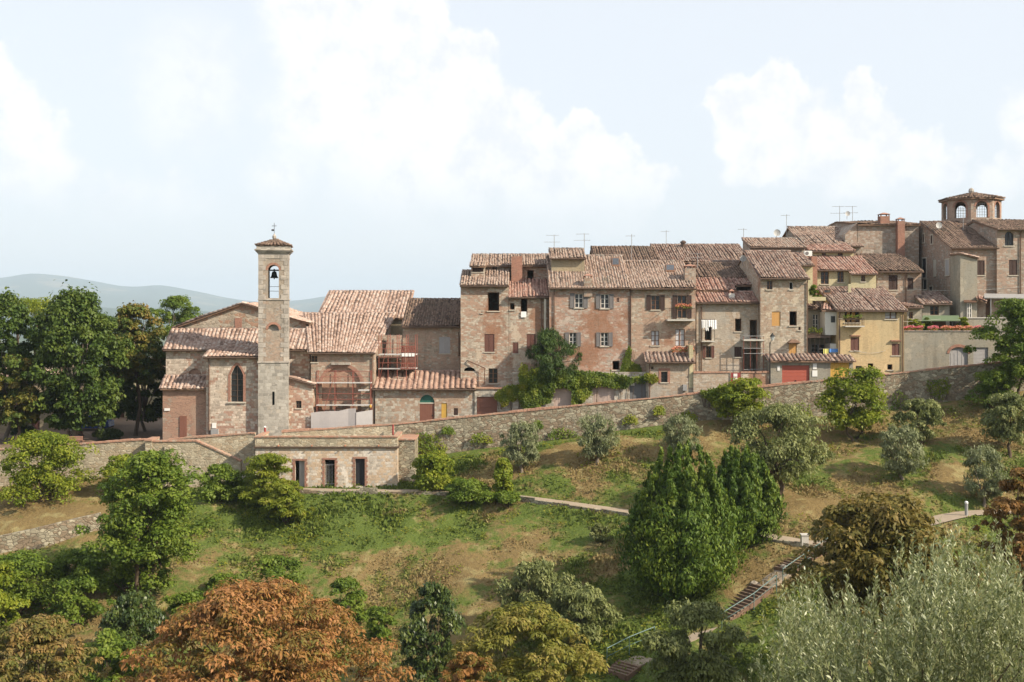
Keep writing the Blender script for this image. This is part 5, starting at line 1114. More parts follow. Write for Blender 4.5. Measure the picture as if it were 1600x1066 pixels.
def right_side():
    zb = zs(1200) - .6
    t = house('tan_house', 'narrow tall tan stone house with orange wooden shutters', 'house', 1188, 1262, 0, 434.5, 99.6, 106.2, 393, M_H5, T_MIX,
              [('sg', 1201, 1206.5, 439.5, 452.5, {'mat': M_FRAMEB, 'mat2': M_SHGREY}) if 0 else ('glass', 1198.5, 1207, 439, 452.5, {'mat': M_FRAMEB}), ('open', 1233.5, 1239.5, 441, 452.5, {'mat': M_FRAMEW}), ('board', 1206, 1219.5, 487, 509.5), ('open', 1233.5, 1245, 486.5, 509), ('open', 1247.5, 1251, 511, 516), ('board', 1232.5, 1245, 536.5, 560)], zb=zb, pipes=[(1261,)], so=.12)
    D = 99.6; mb = MB(); mb.hexa([(X(1229, D), D - .6, Z(535.5, D)), (X(1250, D), D - .6, Z(535.5, D)), (X(1250, D), D - .003, Z(535.5, D)), (X(1229, D), D - .003, Z(535.5, D))], [(X(1236, D), D - .3, Z(530.5, D)), (X(1243, D), D - .3, Z(530.5, D)), (X(1243, D), D - .003, Z(530.5, D)), (X(1236, D), D - .003, Z(530.5, D))]); t.part('door_canopy', mb, M_STEP)
    house('ochre_annex', 'ochre rendered annex with small window behind the tan house', 'building', 1240, 1270, 0, 414, 103.0, 106.8, 397, M_CREAM, T_MIX, [('shut', 1253, 1259, 420, 428, {'mat': M_GREYDOOR})], lean=True, zb=-4, so=.1)
    mb = MB(); D = 104; mb.box(X(1268, D), X(1277, D), D, D + 1, -4, Z(401, D)); single('brick_stack', mb, M_BRICKTRIM, (X(1272, D), D, -4), 'tall square brick stack between ochre annex and cream house', 'chimney')
    house('ridge_house', 'long low tiled roof with lichen behind the tan house', 'house', 1172, 1258, 0, 386, 108.5, 112, 373.5, M_BACK, T_ROW, lean=True, zb=1, so=.1)
    house('gabled_house', 'house with broad gable and satellite dish at its corner', 'house', 1258, 1345, 0, 384, 112.6, 119, 355.5, M_BACK, T_ROW, zb=1, so=.2)
    house('attic_house', 'low attic with two tiny windows under a strip of red tiles', 'house', 1262, 1334, 0, 392.5, 109.5, 112.4, 383, M_CREAM, T_RED, [('glass', 1284, 1291, 395.5, 401.5), ('glass', 1309, 1317, 395.5, 401.5)], lean=True, zb=1, so=.1)
    t = house('cream_house', 'cream plastered house with two tall brown windows and red roof', 'house', 1277, 1329, 0, 421.5, 105.6, 109.6, 401, M_CREAM, T_RED, [('cur' if 0 else 'glass', 1282.5, 1295, 424.5, 444, {'mat': M_FRAMEB}), ('glass', 1308.5, 1318.5, 424.5, 441)], lean=True, zb=-4, so=.1)
    house('', '', '', 1329.5, 1369, 0, 427.5, 105.0, 109.6, 402, M_CREAM, T_RED, [('glass', 1345.5, 1352, 430.5, 440)], lean=True, into=t, zb=-4, so=.1)
    t = house('dark_roof_house', 'brick house with dark tiled roof and two brown shuttered windows', 'house', 1369.5, 1440, 0, 424, 106, 112, 398.5, M_BACK2, T_DARK, [('shut', 1388.5, 1402.5, 430, 453, {'mat': M_SHBROWN}), ('shut', 1418, 1427, 434, 453, {'mat': M_SHBROWN})], lean=True, zb=-4, so=.1, pipes=[(1415,)])
    t = house('high_stone_house', 'high rough stone house with red brick chimneys on the skyline', 'house', 1340, 1436, 0, 350.5, 113.2, 121, 347, M_BACK, T_DARK, zb=2, so=.05, gut=False, ridge=False)
    D = 113.1
    chimney(t, 1373.5, 1388, 332.5, 352, M_BRICKTRIM, D=114); chimney(t, 1401, 1412, 340, 420, M_BRICKTRIM, D=112.9, cap=True)
    mb = MB(); pts = [(X(1321, D), Z(366, D)), (X(1340, D), Z(348, D)), (X(1340, D), -2), (X(1321, D), -2)]; mb.prism_y(pts[::-1], D + .1, D + 6); t.part('gable_wall', mb, M_BACK)
    # yellow house
    t = house('yellow_house', 'yellow plastered house with little flower balcony and brown shutters', 'house', 1310, 1412, 0, 485, 99.2, 105.2, 450, M_YELLOW, T_MIX,
              [('open', 1320, 1343, 486.8, 504, {'mat': M_WOODDK}), ('cur', 1383, 1401, 486.8, 498.5), ('shut', 1329, 1342.5, 527.5, 548, {'mat': M_SHRED}), ('shut', 1393.5, 1405.5, 537, 555.5, {'mat': M_SHRED}), ('glass', 1337, 1347, 572, 583, {'mat': M_IRON}), ('open', 1356, 1364.5, 568, 577), ('open', 1386.5, 1394.5, 569.5, 578)], zb=zb, pipes=[(1410,), (1311.5,)], so=.25)
    chimney(t, 1325, 1329, 444, 459, M_CREAM, cap=False); skylight(t, 1287, 1299, 455.5, 461)
    D = 99.2; mb = MB(); mb.box(X(1327.5, D), X(1344, D), D - .14, D - .002, Z(525.8, D), Z(524, D)); mb.box(X(1391.5, D), X(1407, D), D - .2, D - .002, Z(533.5, D), Z(531.5, D)); t.part('lintel', mb, M_BRICKTRIM)
    b = Thing('balcony', 'tiny brown railed balcony on the yellow house', 'balcony', P(1332, 511, D)); y0 = D - .75
    mb = MB(); mb.box(X(1317, D), X(1347, D), y0, D - .003, Z(511, D), Z(509, D)); b.part('slab', mb, M_CONC)
    for k in range(14): x = X(1318, D) + k * (X(1346, D) - X(1318, D)) / 13; mb = MB(); mb.box(x - .02, x + .02, y0 + .03, y0 + .06, Z(509, D), Z(498.5, D)); b.part('baluster', mb, M_SHBROWN)
    mb = MB(); mb.box(X(1317.5, D), X(1346.5, D), y0 + .02, y0 + .07, Z(498.5, D), Z(497.7, D)); b.part('handrail', mb, M_SHBROWN)
    for px, py in ((1324, 487), (1332, 487)): 
        mb = MB(); planks(mb, X(px, D), X(px + 5, D), D + .16, Z(504, D), Z(487, D)); b.part('door_leaf', mb, M_WOODORANGE)
    # loggia between tan and yellow houses
    t = house('loggia', 'recessed loggia with little tiled roof between tan and yellow houses', 'building', 1262.5, 1309.5, 0, 481.5, 101.6, 104.6, 469, M_GREYP, T_MIX, [('glass', 1270, 1279, 491, 516, {'mat': M_FRAMEW}), ('glass', 1268, 1290, 538, 556, {'mat': M_GREYDOOR})], lean=True, zb=zb, so=.02, ridge=False)
    D = 100.2; mb = MB(); mb.box(X(1258.5, D), X(1296, D), D - .4, 101.59, Z(528, D), Z(524, D)); t.part('balcony_slab', mb, M_GUTTER)
    mb = MB(); mb.box(X(1287.5, D), X(1309.5, D), D - .35, 101.59, Z(523.5, D), Z(487.5, D)); bx = t.part('box_bay', mb, M_WHITEP)
    mb = MB(); mb.box(X(1296.5, D), X(1303, D), D - .37, D - .352, Z(504, D), Z(494, D)); t.part('window', mb, M_GLASS, bx)
    mb = MB(); A = [P(1284, 487, D - .5), P(1311, 487, D - .5), P(1310, 478, 101.5), P(1285, 478, 101.5)]; tt = Vector((0, 0, .12)); mb.hexa(A, [p + tt for p in A]); rr = t.part('bay_roof', mb, M_DECK); tiles('roof_tiles', t, *[p + tt for p in A], T_RED, .3, .4, rr)
    mb = MB(); mb.box(X(1262.6, D), X(1291, D), 100.3, 101.5, Z(470, D) , Z(464, D)); t.part('parapet', mb, M_CREAM)
    for k in range(5): x = X(1264 + k * 7.6, D); mb = MB(); mb.tube([(x, D - .35, Z(556, D)), (x, D - .35, Z(528, D))], .03, 5); t.part('post', mb, M_GUTTER)
    mb = MB(); mb.box(X(1295, D), X(1309.5, D), D - .3, 101.5, Z(556, D), Z(537, D)); t.part('low_bay', mb, M_WHITEP)
    mb = MB(); D = 99.4; mb.tube([P(1279, 545.5, D), P(1316, 544.5, D)], .012, 4); l = single('washing_line', mb, M_ANT, P(1279, 545.5, D), 'thin washing line under the loggia', 'line')
    for (a, b, m_, lab) in ((1296, 1315, M_BLUE, 'bright blue towel on the line under the loggia'), (1286.5, 1294, M_LEMON, 'lemon yellow cloth on the line under the loggia')):
        mb = MB(); V = [(X(a + (b - a) * k / 6, D), D - .03 + .03 * math.sin(k * 2), ) for k in range(7)]
        zt_, zl = Z(545.2, D), Z(550.5 if m_ is M_BLUE else 553, D)
        for k in range(6): mb.hexa([(*V[k], zl), (*V[k + 1], zl), (V[k + 1][0], V[k + 1][1] + .02, zl), (V[k][0], V[k][1] + .02, zl)], [(*V[k], zt_), (*V[k + 1], zt_), (V[k + 1][0], V[k + 1][1] + .02, zt_), (V[k][0], V[k][1] + .02, zt_)])
        single('towel', mb, m_, P(a, 550, D), lab, 'towel')
    # garages with red and ochre doors
    t = house('garage', 'low garage with wide red door and ochre door under tiled eaves', 'garage', 1204, 1333, 0, 564, 98.3, 99.6, 554, M_GREYP, T_MIX, [('gar', 1222, 1265, 571, 612, {'mat': M_REDDOOR}), ('board', 1297.5, 1327, 566.5, 612, {'mat': M_WOODYEL})], lean=True, zb=zb, per=.36, ridge=False, gut=False, so=.2)
    D = 98.3
    mb = MB(); arcq = [(X(1222 + 43 * k / 12, D), Z(571 - 4.5 * math.sin(math.pi * k / 12), D)) for k in range(13)]
    mb.prism_y(arcq, D - .02, D + .02); t.part('door_arch', mb, M_GREYP)
    for (a, b, c, d) in ((1214.5, 1218.5, 572, 579.5), (1270, 1276, 568, 577), (1269, 1277, 579, 588.5)):
        mb = MB(); mb.box(X(a, D), X(b, D), D - .04, D - .002, Z(d, D), Z(c, D)); t.part('notice', mb, M_SIGN)
    # grey terrace wall
    t = Thing('terrace_building', 'grey plastered terrace wall with arched grey door and flower boxes above', 'building', P(1485, 590, 99.6)); D = 99.6
    ops = [(X(1483.5, D), X(1512.5, D), zb + 1, Z(542.5, D), .55), (X(1521, D), X(1544, D), zb + 1, Z(543, D), 0)]
    mb = MB(); facade(mb, D, X(1412.5, D), X(1640, D), zb, Z(518, D), ops); mb.poly((X(1412.5, D), D, Z(518, D)), (X(1640, D), D, Z(518, D)), (X(1640, D), 106, Z(518, D)), (X(1412.5, D), 106, Z(518, D))); mb.poly((X(1412.5, D), D, zb), (X(1412.5, D), 106, zb), (X(1412.5, D), 106, Z(518, D)), (X(1412.5, D), D, Z(518, D))); mb.poly((X(1412.5, D), D + .7, zb), (X(1640, D), D + .7, zb), (X(1640, D), D + .7, Z(518, D)), (X(1412.5, D), D + .7, Z(518, D)))
    t.part('wall', mb, M_GREYP); fit_out(t, *ops[0][:4], D, 'agar', M_GREYDOOR, ah=.55); fit_out(t, *ops[1][:4], D, 'gar', M_GREYDOOR)
    a, b, c, d, ah = ops[0]; mb = MB(); o = arcpts(a - .22, b + .22, c, d + .25, ah + .25); i_ = arcpts(a, b, c, d, ah)
    for k in range(2, len(o) - 1): mb.hexa([(o[k][0], D - .04, o[k][1]), (o[k + 1][0], D - .04, o[k + 1][1]), (i_[k + 1][0], D - .04, i_[k + 1][1]), (i_[k][0], D - .04, i_[k][1])], [(o[k][0], D + .02, o[k][1]), (o[k + 1][0], D + .02, o[k + 1][1]), (i_[k + 1][0], D + .02, i_[k + 1][1]), (i_[k][0], D + .02, i_[k][1])])
    t.part('arch_ring', mb, M_BRICKTRIM)
    mb = MB(); mb.box(X(1412.5, D), X(1640, D), D - .06, D + .35, Z(518, D) + .003, Z(518, D) + .08); t.part('coping', mb, M_QUOIN)
    # houses above the terrace
    house('low_house', 'low grey house with brown window behind the green awning', 'house', 1441, 1484, 0, 474.5, 104.2, 107.2, 456, M_GREYP, T_MIX, [('glass', 1453.5, 1467, 478, 492.5)], lean=True, zb=-4, so=.1, ridge=False)
    house('low_house', 'smallest grey house corner with square window beside the yellow house', 'house', 1417, 1440.5, 0, 480, 103.6, 106.4, 473, M_GREYP, T_MIX, [('glass', 1420.5, 1426.5, 488, 498)], lean=True, zb=-4, so=.05, ridge=False)
    t = house('corner_palace', 'large stone house with steep gable flank and dark tiled roof below the lantern', 'house', 1486, 1557, 0, 386.5, 106, 113.8, 347.5, M_BACK2, T_DARK, [('shut', 1526.5, 1538.5, 407, 430, {'mat': M_SHBROWN})], zb=-4, so=.1, pipes=[(1556.5,)])
    xa = X(1486, 106) + .012
    for (p, q, u, v, m_) in ((1441, 1448, 404, 434, M_GLASS), (1459, 1463, 408, 431, M_SILL), (1477, 1484, 406, 430, M_GREYDOOR), (1441.5, 1445, 366, 379, M_SHBROWN), (1454, 1458, 368, 381, M_SHBROWN), (1443, 1449, 437, 452, M_GLASS), (1452, 1458, 448, 455, M_GLASS)):
        d0, d1 = xa * F / (q - 800), xa * F / (p - 800); zl, zh = Z(v, (d0 + d1) / 2), Z(u, (d0 + d1) / 2)
        mb = MB(); mb.box(xa - .05, xa - .002, d0, d0 + .1, zl, zh); mb.box(xa - .05, xa - .002, d1 - .1, d1, zl, zh); mb.box(xa - .06, xa - .003, d0, d1, zh, zh + .12); mb.box(xa - .08, xa - .003, d0, d1, zl - .1, zl); o = t.part('window', mb, M_SILL)
        mb = MB(); mb.box(xa - .025, xa - .003, d0 + .1, d1 - .1, zl, zh); t.part('pane', mb, m_, o)
    # plastered stair tower
    t = Thing('stair_turret', 'grey plastered turret with sloping tiled top against the stone house', 'building', P(1512, 500, 103.6)); D0, D1 = 103.6, 105.98; x0, x1 = X(1500.5, D0), X(1527, D0); mb = MB()
    mb.hexa([(x0, D0, -4), (x1, D0, -4), (x1, D1, -4), (x0, D1, -4)], [(x0, D0, Z(398, D0)), (x1, D0, Z(405.5, D0)), (x1, D1, Z(405.5, D0)), (x0, D1, Z(398, D0))]); t.part('wall', mb, M_GREYP)
    mb = MB(); tt = Vector((0, 0, .1)); A = [Vector((x0 - .12, D0 - .12, Z(397.6, D0))), Vector((x1 + .12, D0 - .12, Z(405.5, D0))), Vector((x1 + .12, D1, Z(405.5, D0))), Vector((x0 - .12, D1, Z(397.6, D0)))]; mb.hexa(A, [p + tt for p in A]); rr = t.part('roof', mb, M_DECK); tiles('roof_tiles', t, A[1] + tt, A[2] + tt, A[3] + tt, A[0] + tt, T_MIX, .3, .4, rr)
    t = house('end_house', 'brick house with small arched window and brown shutters by the picture edge', 'house', 1557.5, 1660, 0, 357.5, 105.6, 111, 345.5, M_BACK2, T_DARK, [('glass', 1570, 1583.5, 362, 384, {'ah': 7, 'mat': M_IRON}), ('shut', 1576.5, 1589.5, 406, 430, {'mat': M_SHBROWN})], zb=-4, so=.1, pipes=[(1594,)])
    # lantern
    D = 115.5; cx = X(1517.5, D); t = Thing('lantern_tower', 'octagonal brick lantern with arched openings and low tiled roof on the skyline', 'tower', (cx, D, 8)); R = 41.5 / F * D / math.cos(math.pi / 8) * .97; zt = Z(313, D); z0 = 5.5
    cs = [Vector((cx + R * math.sin(math.pi / 8 + k * math.pi / 4), D - R * math.cos(math.pi / 8 + k * math.pi / 4), 0)) for k in range(8)]
    for k in range(8):
        A, B = cs[k - 1], cs[k]; L = (B - A).length; mb = MB(); w = L * .27; mid = L / 2; zo0, zo1 = Z(343, D), Z(318, D)
        facade(mb, 0.0, 0, L, z0, zt, [(mid - w, mid + w, zo0, zo1, w * .95)], .28); u = (B - A).normalized(); n = Vector((u.y, -u.x, 0))
        if n.dot(Vector(((A.x + B.x) / 2 - cx, (A.y + B.y) / 2 - D, 0))) < 0: n = -n
        tr = lambda v: A + u * v[0] - n * v[1] + Vector((0, 0, v[2]))
        mb.v = [tuple(tr(v)) for v in mb.v]; t.part('wall', mb, M_BACK2)
        mb = MB(); o = arcpts(mid - w - .18, mid + w + .18, zo0, zo1 + .18, w * .95 + .18); i_ = arcpts(mid - w, mid + w, zo0, zo1, w * .95)
        for j in range(1, len(o) - 1): mb.hexa([(o[j][0], -.03, o[j][1]), (o[j + 1][0], -.03, o[j + 1][1]), (i_[j + 1][0], -.03, i_[j + 1][1]), (i_[j][0], -.03, i_[j][1])], [(o[j][0], .02, o[j][1]), (o[j + 1][0], .02, o[j + 1][1]), (i_[j + 1][0], .02, i_[j + 1][1]), (i_[j][0], .02, i_[j][1])])
        mb.v = [tuple(tr(v)) for v in mb.v]; t.part('arch_ring', mb, M_BRICKTRIM)
        if k % 2 == 0:
            mb = MB()
            for j in range(1, 5): x = mid - w + 2 * w * j / 5; mb.box(x - .015, x + .015, .2, .23, zo0, zo1 - .1)
            for j in range(1, 6): z = zo0 + (zo1 - zo0) * j / 6; mb.box(mid - w, mid + w, .2, .225, z - .015, z + .015)
            mb.v = [tuple(tr(v)) for v in mb.v]; t.part('grille', mb, M_ANT)
    pk = Vector((cx, D, Z(303, D))); mb = MB(); ro = [Vector((cx + (p.x - cx) * 1.1, D + (p.y - D) * 1.1, zt)) for p in cs]; dn = Vector((0, 0, .14))
    for k in range(8): mb.poly(ro[k - 1], ro[k], pk); mb.poly(ro[k - 1], ro[k], ro[k] - dn, ro[k - 1] - dn)
    mb.poly(*[p - dn for p in ro]); rr = t.part('roof', mb, M_DECK)
    for k in range(8): A, B = ro[k - 1], ro[k]; u = (B - A).normalized() * .1; tiles('roof_tiles', t, A, B, pk + u, pk - u, T_DARK, .34, .42, rr)
    mb = MB(); mb.lathe((cx, D, pk.z - .1), [(.3, 0), (.25, .3), (.3, .35), (.22, .6), (.05, .7)], 8); t.part('finial', mb, M_QUOIN)
    # little yard on the upper terrace
    t = Thing('upper_terrace', 'raised brick terrace wall at the back of the flower terrace', 'wall', P(1560, 518, 102.8)); D = 102.8; mb = MB(); mb.box(X(1506, D), X(1660, D), D, 105.5, -4, Z(497.5, D)); t.part('wall', mb, M_GREYP); mb = MB(); mb.box(X(1505, D), X(1660, D), D - .08, D + .3, Z(497.5, D) + .003, Z(496, D)); t.part('coping', mb, M_CONC)
    t = Thing('terrace_shed', 'brick lean-to with corrugated grey canopy on the upper terrace', 'shed', P(1570, 497, 104.4)); D = 104.4; op = [(X(1540, D), X(1547, D), Z(497, D), Z(468, D), 0), (X(1575, D), X(1590, D), Z(497, D), Z(475, D), 0)]; mb = MB(); facade(mb, D, X(1528, D), X(1660, D), Z(497, D), Z(465, D), op, .4); mb.poly((X(1528, D), D + 1, Z(497, D)), (X(1660, D), D + 1, Z(497, D)), (X(1660, D), D + 1, Z(465, D)), (X(1528, D), D + 1, Z(465, D))); t.part('wall', mb, M_BACK2)
    fit_out(t, *op[0][:4], D, 'door', M_WOODDK); mb = MB(); mb.hexa([P(1538, 466, 103.1), P(1660, 468, 103.1), P(1660, 462, 105), P(1538, 460, 105)], [p + Vector((0, 0, .08)) for p in (P(1538, 466, 103.1), P(1660, 468, 103.1), P(1660, 462, 105), P(1538, 460, 105))]); t.part('canopy', mb, M_STEEL)
    for px in (1548, 1568): mb = MB(); mb.tube([P(px, 497, 103.2), P(px, 465, 103.2)], .04, 6); t.part('post', mb, M_STEEL)
    t = Thing('brick_porch', 'small porch with orange tiles and glazed door on the upper terrace', 'porch', P(1515, 497, 103.5)); D = 103.45; mb = MB(); op = (X(1511, D), X(1518, D), Z(497, D), Z(474, D)); 
    fit_out(t, *op, D - .12, 'glass', M_FRAMEW); mb = MB(); A = [P(1506, 473, 103.0), P(1526, 473, 103.0), P(1526, 470, 103.55), P(1506, 470, 103.55)]; mb.hexa(A, [p + Vector((0, 0, .07)) for p in A]); t.part('canopy', mb, M_WOODDK)
    t2 = Thing('tiled_hood', 'short orange tiled hood leaning beside the porch', 'hood', P(1535, 474, 103.8)); A = [P(1526, 466, 103.2), P(1542, 473, 103.2), P(1542, 468, 104.3), P(1526, 461, 104.3)]; mb = MB(); mb.hexa([p - Vector((0, 0, .1)) for p in A], A); r = t2.part('deck', mb, M_DECK); tiles('roof_tiles', t2, A[0], A[1], A[2], A[3], T_RED, .25, .35, r)
    # green awning
    t = Thing('awning', 'flat green canvas awning on posts above the flower terrace', 'awning', P(1470, 517, 101)); A = [P(1440, 502, 100.6), P(1501, 502, 100.6), P(1498, 494, 103), P(1442, 494, 103)]; mb = MB(); mb.hexa(A, [p + Vector((0, 0, .06)) for p in A]); t.part('canvas', mb, M_AWN)
    for px in (1441, 1488, 1500): mb = MB(); mb.tube([P(px, 518, 100.7), P(px, 502, 100.7)], .035, 6); t.part('post', mb, M_IRON)
    mb = MB(); mb.hexa([P(1456, 517.5, 102.4), P(1478, 517.5, 102.4), P(1478, 517.5, 102.5), P(1456, 517.5, 102.5)], [P(1456, 502, 102.4), P(1478, 502, 102.4), P(1478, 502, 102.5), P(1456, 502, 102.5)]); t.part('reed_screen', mb, M_STEP)
    # skyline behind the row
    house('back_house', 'broad lichen covered back roof rising behind the red house', 'house', 932, 1030, 0, 412, 112, 117.5, 386.5, M_BACK, T_DARK, zb=1, so=.2, gut=False)
    house('back_house', 'long reddish back roof behind the brown and beige houses', 'house', 1031, 1172, 0, 409, 113.2, 119.5, 383, M_BACK, T_MIX, zb=1, so=.2, gut=False)
right_side()

# ------------------------------------------------------------------ vegetation
def unit(n):
    v = RNG.normal(size=(n, 3)); return v / np.linalg.norm(v, axis=1, keepdims=True)
def leafquads(C, N, Ld, ln, wd):
    """diamond leaves: centres C, facing N, pointing along Ld"""
    N = N / np.maximum(np.linalg.norm(N, axis=1, keepdims=True), 1e-6)
    Ld = Ld - N * (Ld * N).sum(1, keepdims=True); Ld = Ld / np.maximum(np.linalg.norm(Ld, axis=1, keepdims=True), 1e-6)
    S = np.cross(N, Ld); l = ln[:, None]; w = wd[:, None]
    V = np.stack([C - Ld * l * .5, C + S * w * .5 + N * w * .12, C + Ld * l * .5, C - S * w * .5 + N * w * .12], 1)
    return V.reshape(-1, 3)
PROFILE = {   # radius as a share of the half width, along the crown height 0..1
    'round': lambda h: np.sqrt(np.maximum(0, 1 - (2 * h - 1) ** 2)) ** .85,
    'dome': lambda h: np.where(h < .35, .72 + .28 * h / .35, np.sqrt(np.maximum(0, 1 - ((h - .35) / .65) ** 2))),
    'flame': lambda h: np.where(h < .3, .62 + .38 * h / .3, np.maximum(0, 1 - ((h - .3) / .72) ** 1.5)),
    'column': lambda h: np.where(h < .25, .7 + .3 * h / .25, np.maximum(.0, 1 - ((h - .25) / .78) ** 2.2)),
    'shrub': lambda h: np.sqrt(np.maximum(0, 1 - (h * .98) ** 2)) * (.8 + .2 * np.minimum(1, h * 4)),
    'yew': lambda h: np.where(h < .35, .66 + .34 * h / .35, np.maximum(0, 1 - ((h - .35) / .68) ** 2.2)),
    'egg': lambda h: np.where(h < .4, np.sqrt(np.maximum(0, 1 - ((.4 - h) / .42) ** 2)), np.maximum(0, 1 - ((h - .4) / .62) ** 2) ** .8),
}
def crown(name, t, base, H, hw, hd, prof, mat, ncl, nlf, cr, ll, lw, up=.35, droop=0.0, squash=.8, lobes=.22, parent=None, inner=.45, tone_h=0.0, spike=0.0, lean=(0, 0), bough=.7):
    h = RNG.random(ncl) ** .9; ph = RNG.uniform(0, 2 * math.pi, ncl)
    k1, k2 = RNG.integers(2, 5), RNG.integers(4, 8); a1, a2, a3 = RNG.uniform(0, 6.28, 3)
    lob = 1 + lobes * (np.sin(k1 * ph + a1 + h * 3) * .6 + np.sin(k2 * ph + a2 + h * 7) * .4 + .5 * np.sin(h * 11 + a3))
    r = PROFILE[prof](h) * (inner + (1 - inner) * np.sqrt(RNG.random(ncl))) * lob
    stray = RNG.random(ncl) < .16; r = np.where(stray, r * RNG.uniform(1.05, 1.32, ncl), r)
    C = np.stack([base[0] + r * hw * np.cos(ph) + lean[0] * h, base[1] + r * hd * np.sin(ph) + lean[1] * h, base[2] + h * H], -1)
    crr = cr * np.where(stray, RNG.uniform(.35, .7, ncl), RNG.uniform(.55, 1.4, ncl)); C[:, 2] = np.minimum(C[:, 2], base[2] + H - crr * squash * .6)
    # several uneven boughs: most clumps gather round a handful of lobe centres
    nl = int(5 + ncl / 28); hl = np.clip((np.arange(nl) + RNG.random(nl)) / nl, .08, .93); pl_ = np.arange(nl) * 2.39996 + RNG.uniform(0, 6.28); rl = PROFILE[prof](hl) * RNG.uniform(.35, .80, nl)
    Lr = RNG.uniform(.24, .44, nl) * (1.15 - .35 * hl); li = RNG.integers(0, nl, ncl); dl = unit(ncl); dl[:, 2] = np.where(dl[:, 2] < -.3, -dl[:, 2], dl[:, 2]); q_ = (.55 + .45 * RNG.random(ncl) ** .5)[:, None] * dl * Lr[li][:, None]
    LC = np.stack([base[0] + (rl[li] * np.cos(pl_[li]) + q_[:, 0]) * hw + lean[0] * hl[li], base[1] + (rl[li] * np.sin(pl_[li]) + q_[:, 1]) * hd + lean[1] * hl[li], base[2] + hl[li] * H * .9 + q_[:, 2] * min(hw, H * .6) * .85], -1)
    use = RNG.random(ncl) < bough; C = np.where(use[:, None], LC, C); C[:, 2] = np.clip(C[:, 2], base[2] + crr * .3, base[2] + H - crr * squash * .5)
    n = ncl * nlf; ci = np.repeat(np.arange(ncl), nlf); d = unit(n); d[:, 2] = np.where(d[:, 2] < -.35, -d[:, 2], d[:, 2])
    rr = crr[ci] * (.45 + .55 * RNG.random(n) ** .6)
    off = d * rr[:, None]; off[:, 2] *= squash
    if spike: off[:, 2] += np.abs(RNG.normal(0, 1, n)) * spike * crr[ci] * (RNG.random(n) < .35)
    pos = C[ci] + off
    nor = d * .75 + np.array([0, 0, up]) + RNG.normal(0, .42, (n, 3))
    ld = unit(n) * .7 + d * .5 + np.array([0, 0, -droop]); 
    if spike: ld = ld * .5 + np.array([0, 0, 1.1])
    ln = ll * 1.3 * RNG.uniform(.6, 1.35, n); wd = ln * lw * RNG.uniform(.8, 1.25, n)
    V = leafquads(pos, nor, ld, ln, wd)
    tone = np.clip(RNG.random(ncl) * .9 + tone_h * (h - .4), 0, 1)[ci] * .8 + RNG.random(n) * .2
    return quadmesh(name, V, np.arange(n * 4).reshape(-1, 4), mat, {'rnd': RNG.random(n), 'tone': tone}, parent or t.o, t.base), C
def yew_crown(t, base, H, hw, nsp):
    C = []; R = []; tone = []
    for k in range(nsp):
        rho = math.sqrt((k + .5) / nsp) * .84; a = k * 2.39996 + random.uniform(-.3, .3); x = base[0] + hw * rho * math.cos(a); y = base[1] + hw * .9 * rho * math.sin(a)
        top = H * (1 - .52 * rho ** 2.6) * random.uniform(.88, 1.02); bot = H * (.02 + .16 * max(0, rho - .35)); rs = hw * random.uniform(.28, .42); tn = random.random()
        m_ = int(30 * (top - bot) / H) + 6
        for j in range(m_):
            f = (j + random.random()) / m_; z = bot + (top - bot) * f; w = rs * (1 - max(0, f - .45) / .56) ** .9; lean = .9 - .12 * f + .22 * math.sin(f * 2.9)
            q = random.uniform(0, 6.283); rr = w * .7 * math.sqrt(random.random())
            C.append((base[0] + (x - base[0]) * lean + rr * math.cos(q), base[1] + (y - base[1]) * lean + rr * math.sin(q), base[2] + z)); R.append(max(.14, w * random.uniform(.34, .62))); tone.append(tn * .6 + random.random() * .4)
    C = np.array(C); R = np.array(R); tone = np.array(tone); ncl = len(C); nlf = 62; n = ncl * nlf; ci = np.repeat(np.arange(ncl), nlf); d = unit(n)
    pos = C[ci] + d * (R[ci] * (.4 + .6 * RNG.random(n) ** .6))[:, None] * np.array([1, 1, 1.25]); pos[:, 2] += (RNG.random(n) < .2) * np.abs(RNG.normal(0, .16, n))
    out = pos - np.array([base[0], base[1], 0]); out[:, 2] = 0; out /= np.maximum(np.linalg.norm(out, axis=1, keepdims=True), .1)
    nor = d * .7 + out * .5 + RNG.normal(0, .4, (n, 3)); ld = np.array([0, 0, 1.2]) + out * .35 + RNG.normal(0, .4, (n, 3)); ln = RNG.uniform(.17, .36, n)
    V = leafquads(pos, nor, ld, ln, ln * RNG.uniform(.28, .45, n))
    return quadmesh('crown', V, np.arange(n * 4).reshape(-1, 4), L_YEW, {'rnd': RNG.random(n), 'tone': np.clip(tone[ci] * .8 + RNG.random(n) * .2, 0, 1)}, t.o, t.base), C
def limbs(t, base, targets, r0, split, mat, wob=.15, trunks=1, name='trunk'):
    mb = MB(); b = Vector(base); tops = []
    for k in range(trunks):
        a = 6.28 * k / trunks + .6; off = Vector((math.cos(a), math.sin(a), 0)) * (r0 * 2.2 if trunks > 1 else 0)
        tp = b + Vector((off.x * 3 + random.uniform(-wob, wob), off.y * 3, split)); mid = b + off + (tp - b - off) * .5 + Vector((random.uniform(-wob, wob), 0, 0))
        mb.tube([b + off - Vector((0, 0, .4)), b + off + Vector((0, 0, .15)), mid, tp], [r0 * 1.35, r0, r0 * .82, r0 * .62], 8); tops.append(tp)
    for i, q in enumerate(targets):
        q = Vector(q); tp = tops[i % len(tops)]; m_ = tp + (q - tp) * .5 + Vector((random.uniform(-.2, .2), random.uniform(-.2, .2), (q - tp).length * .12))
        st = tp - Vector((0, 0, random.uniform(0, .3) * split)); mb.tube([st, m_, q], [r0 * .45, r0 * .26, r0 * .09], 5, cap=False)
    return t.part(name, mb, mat, smooth=True)
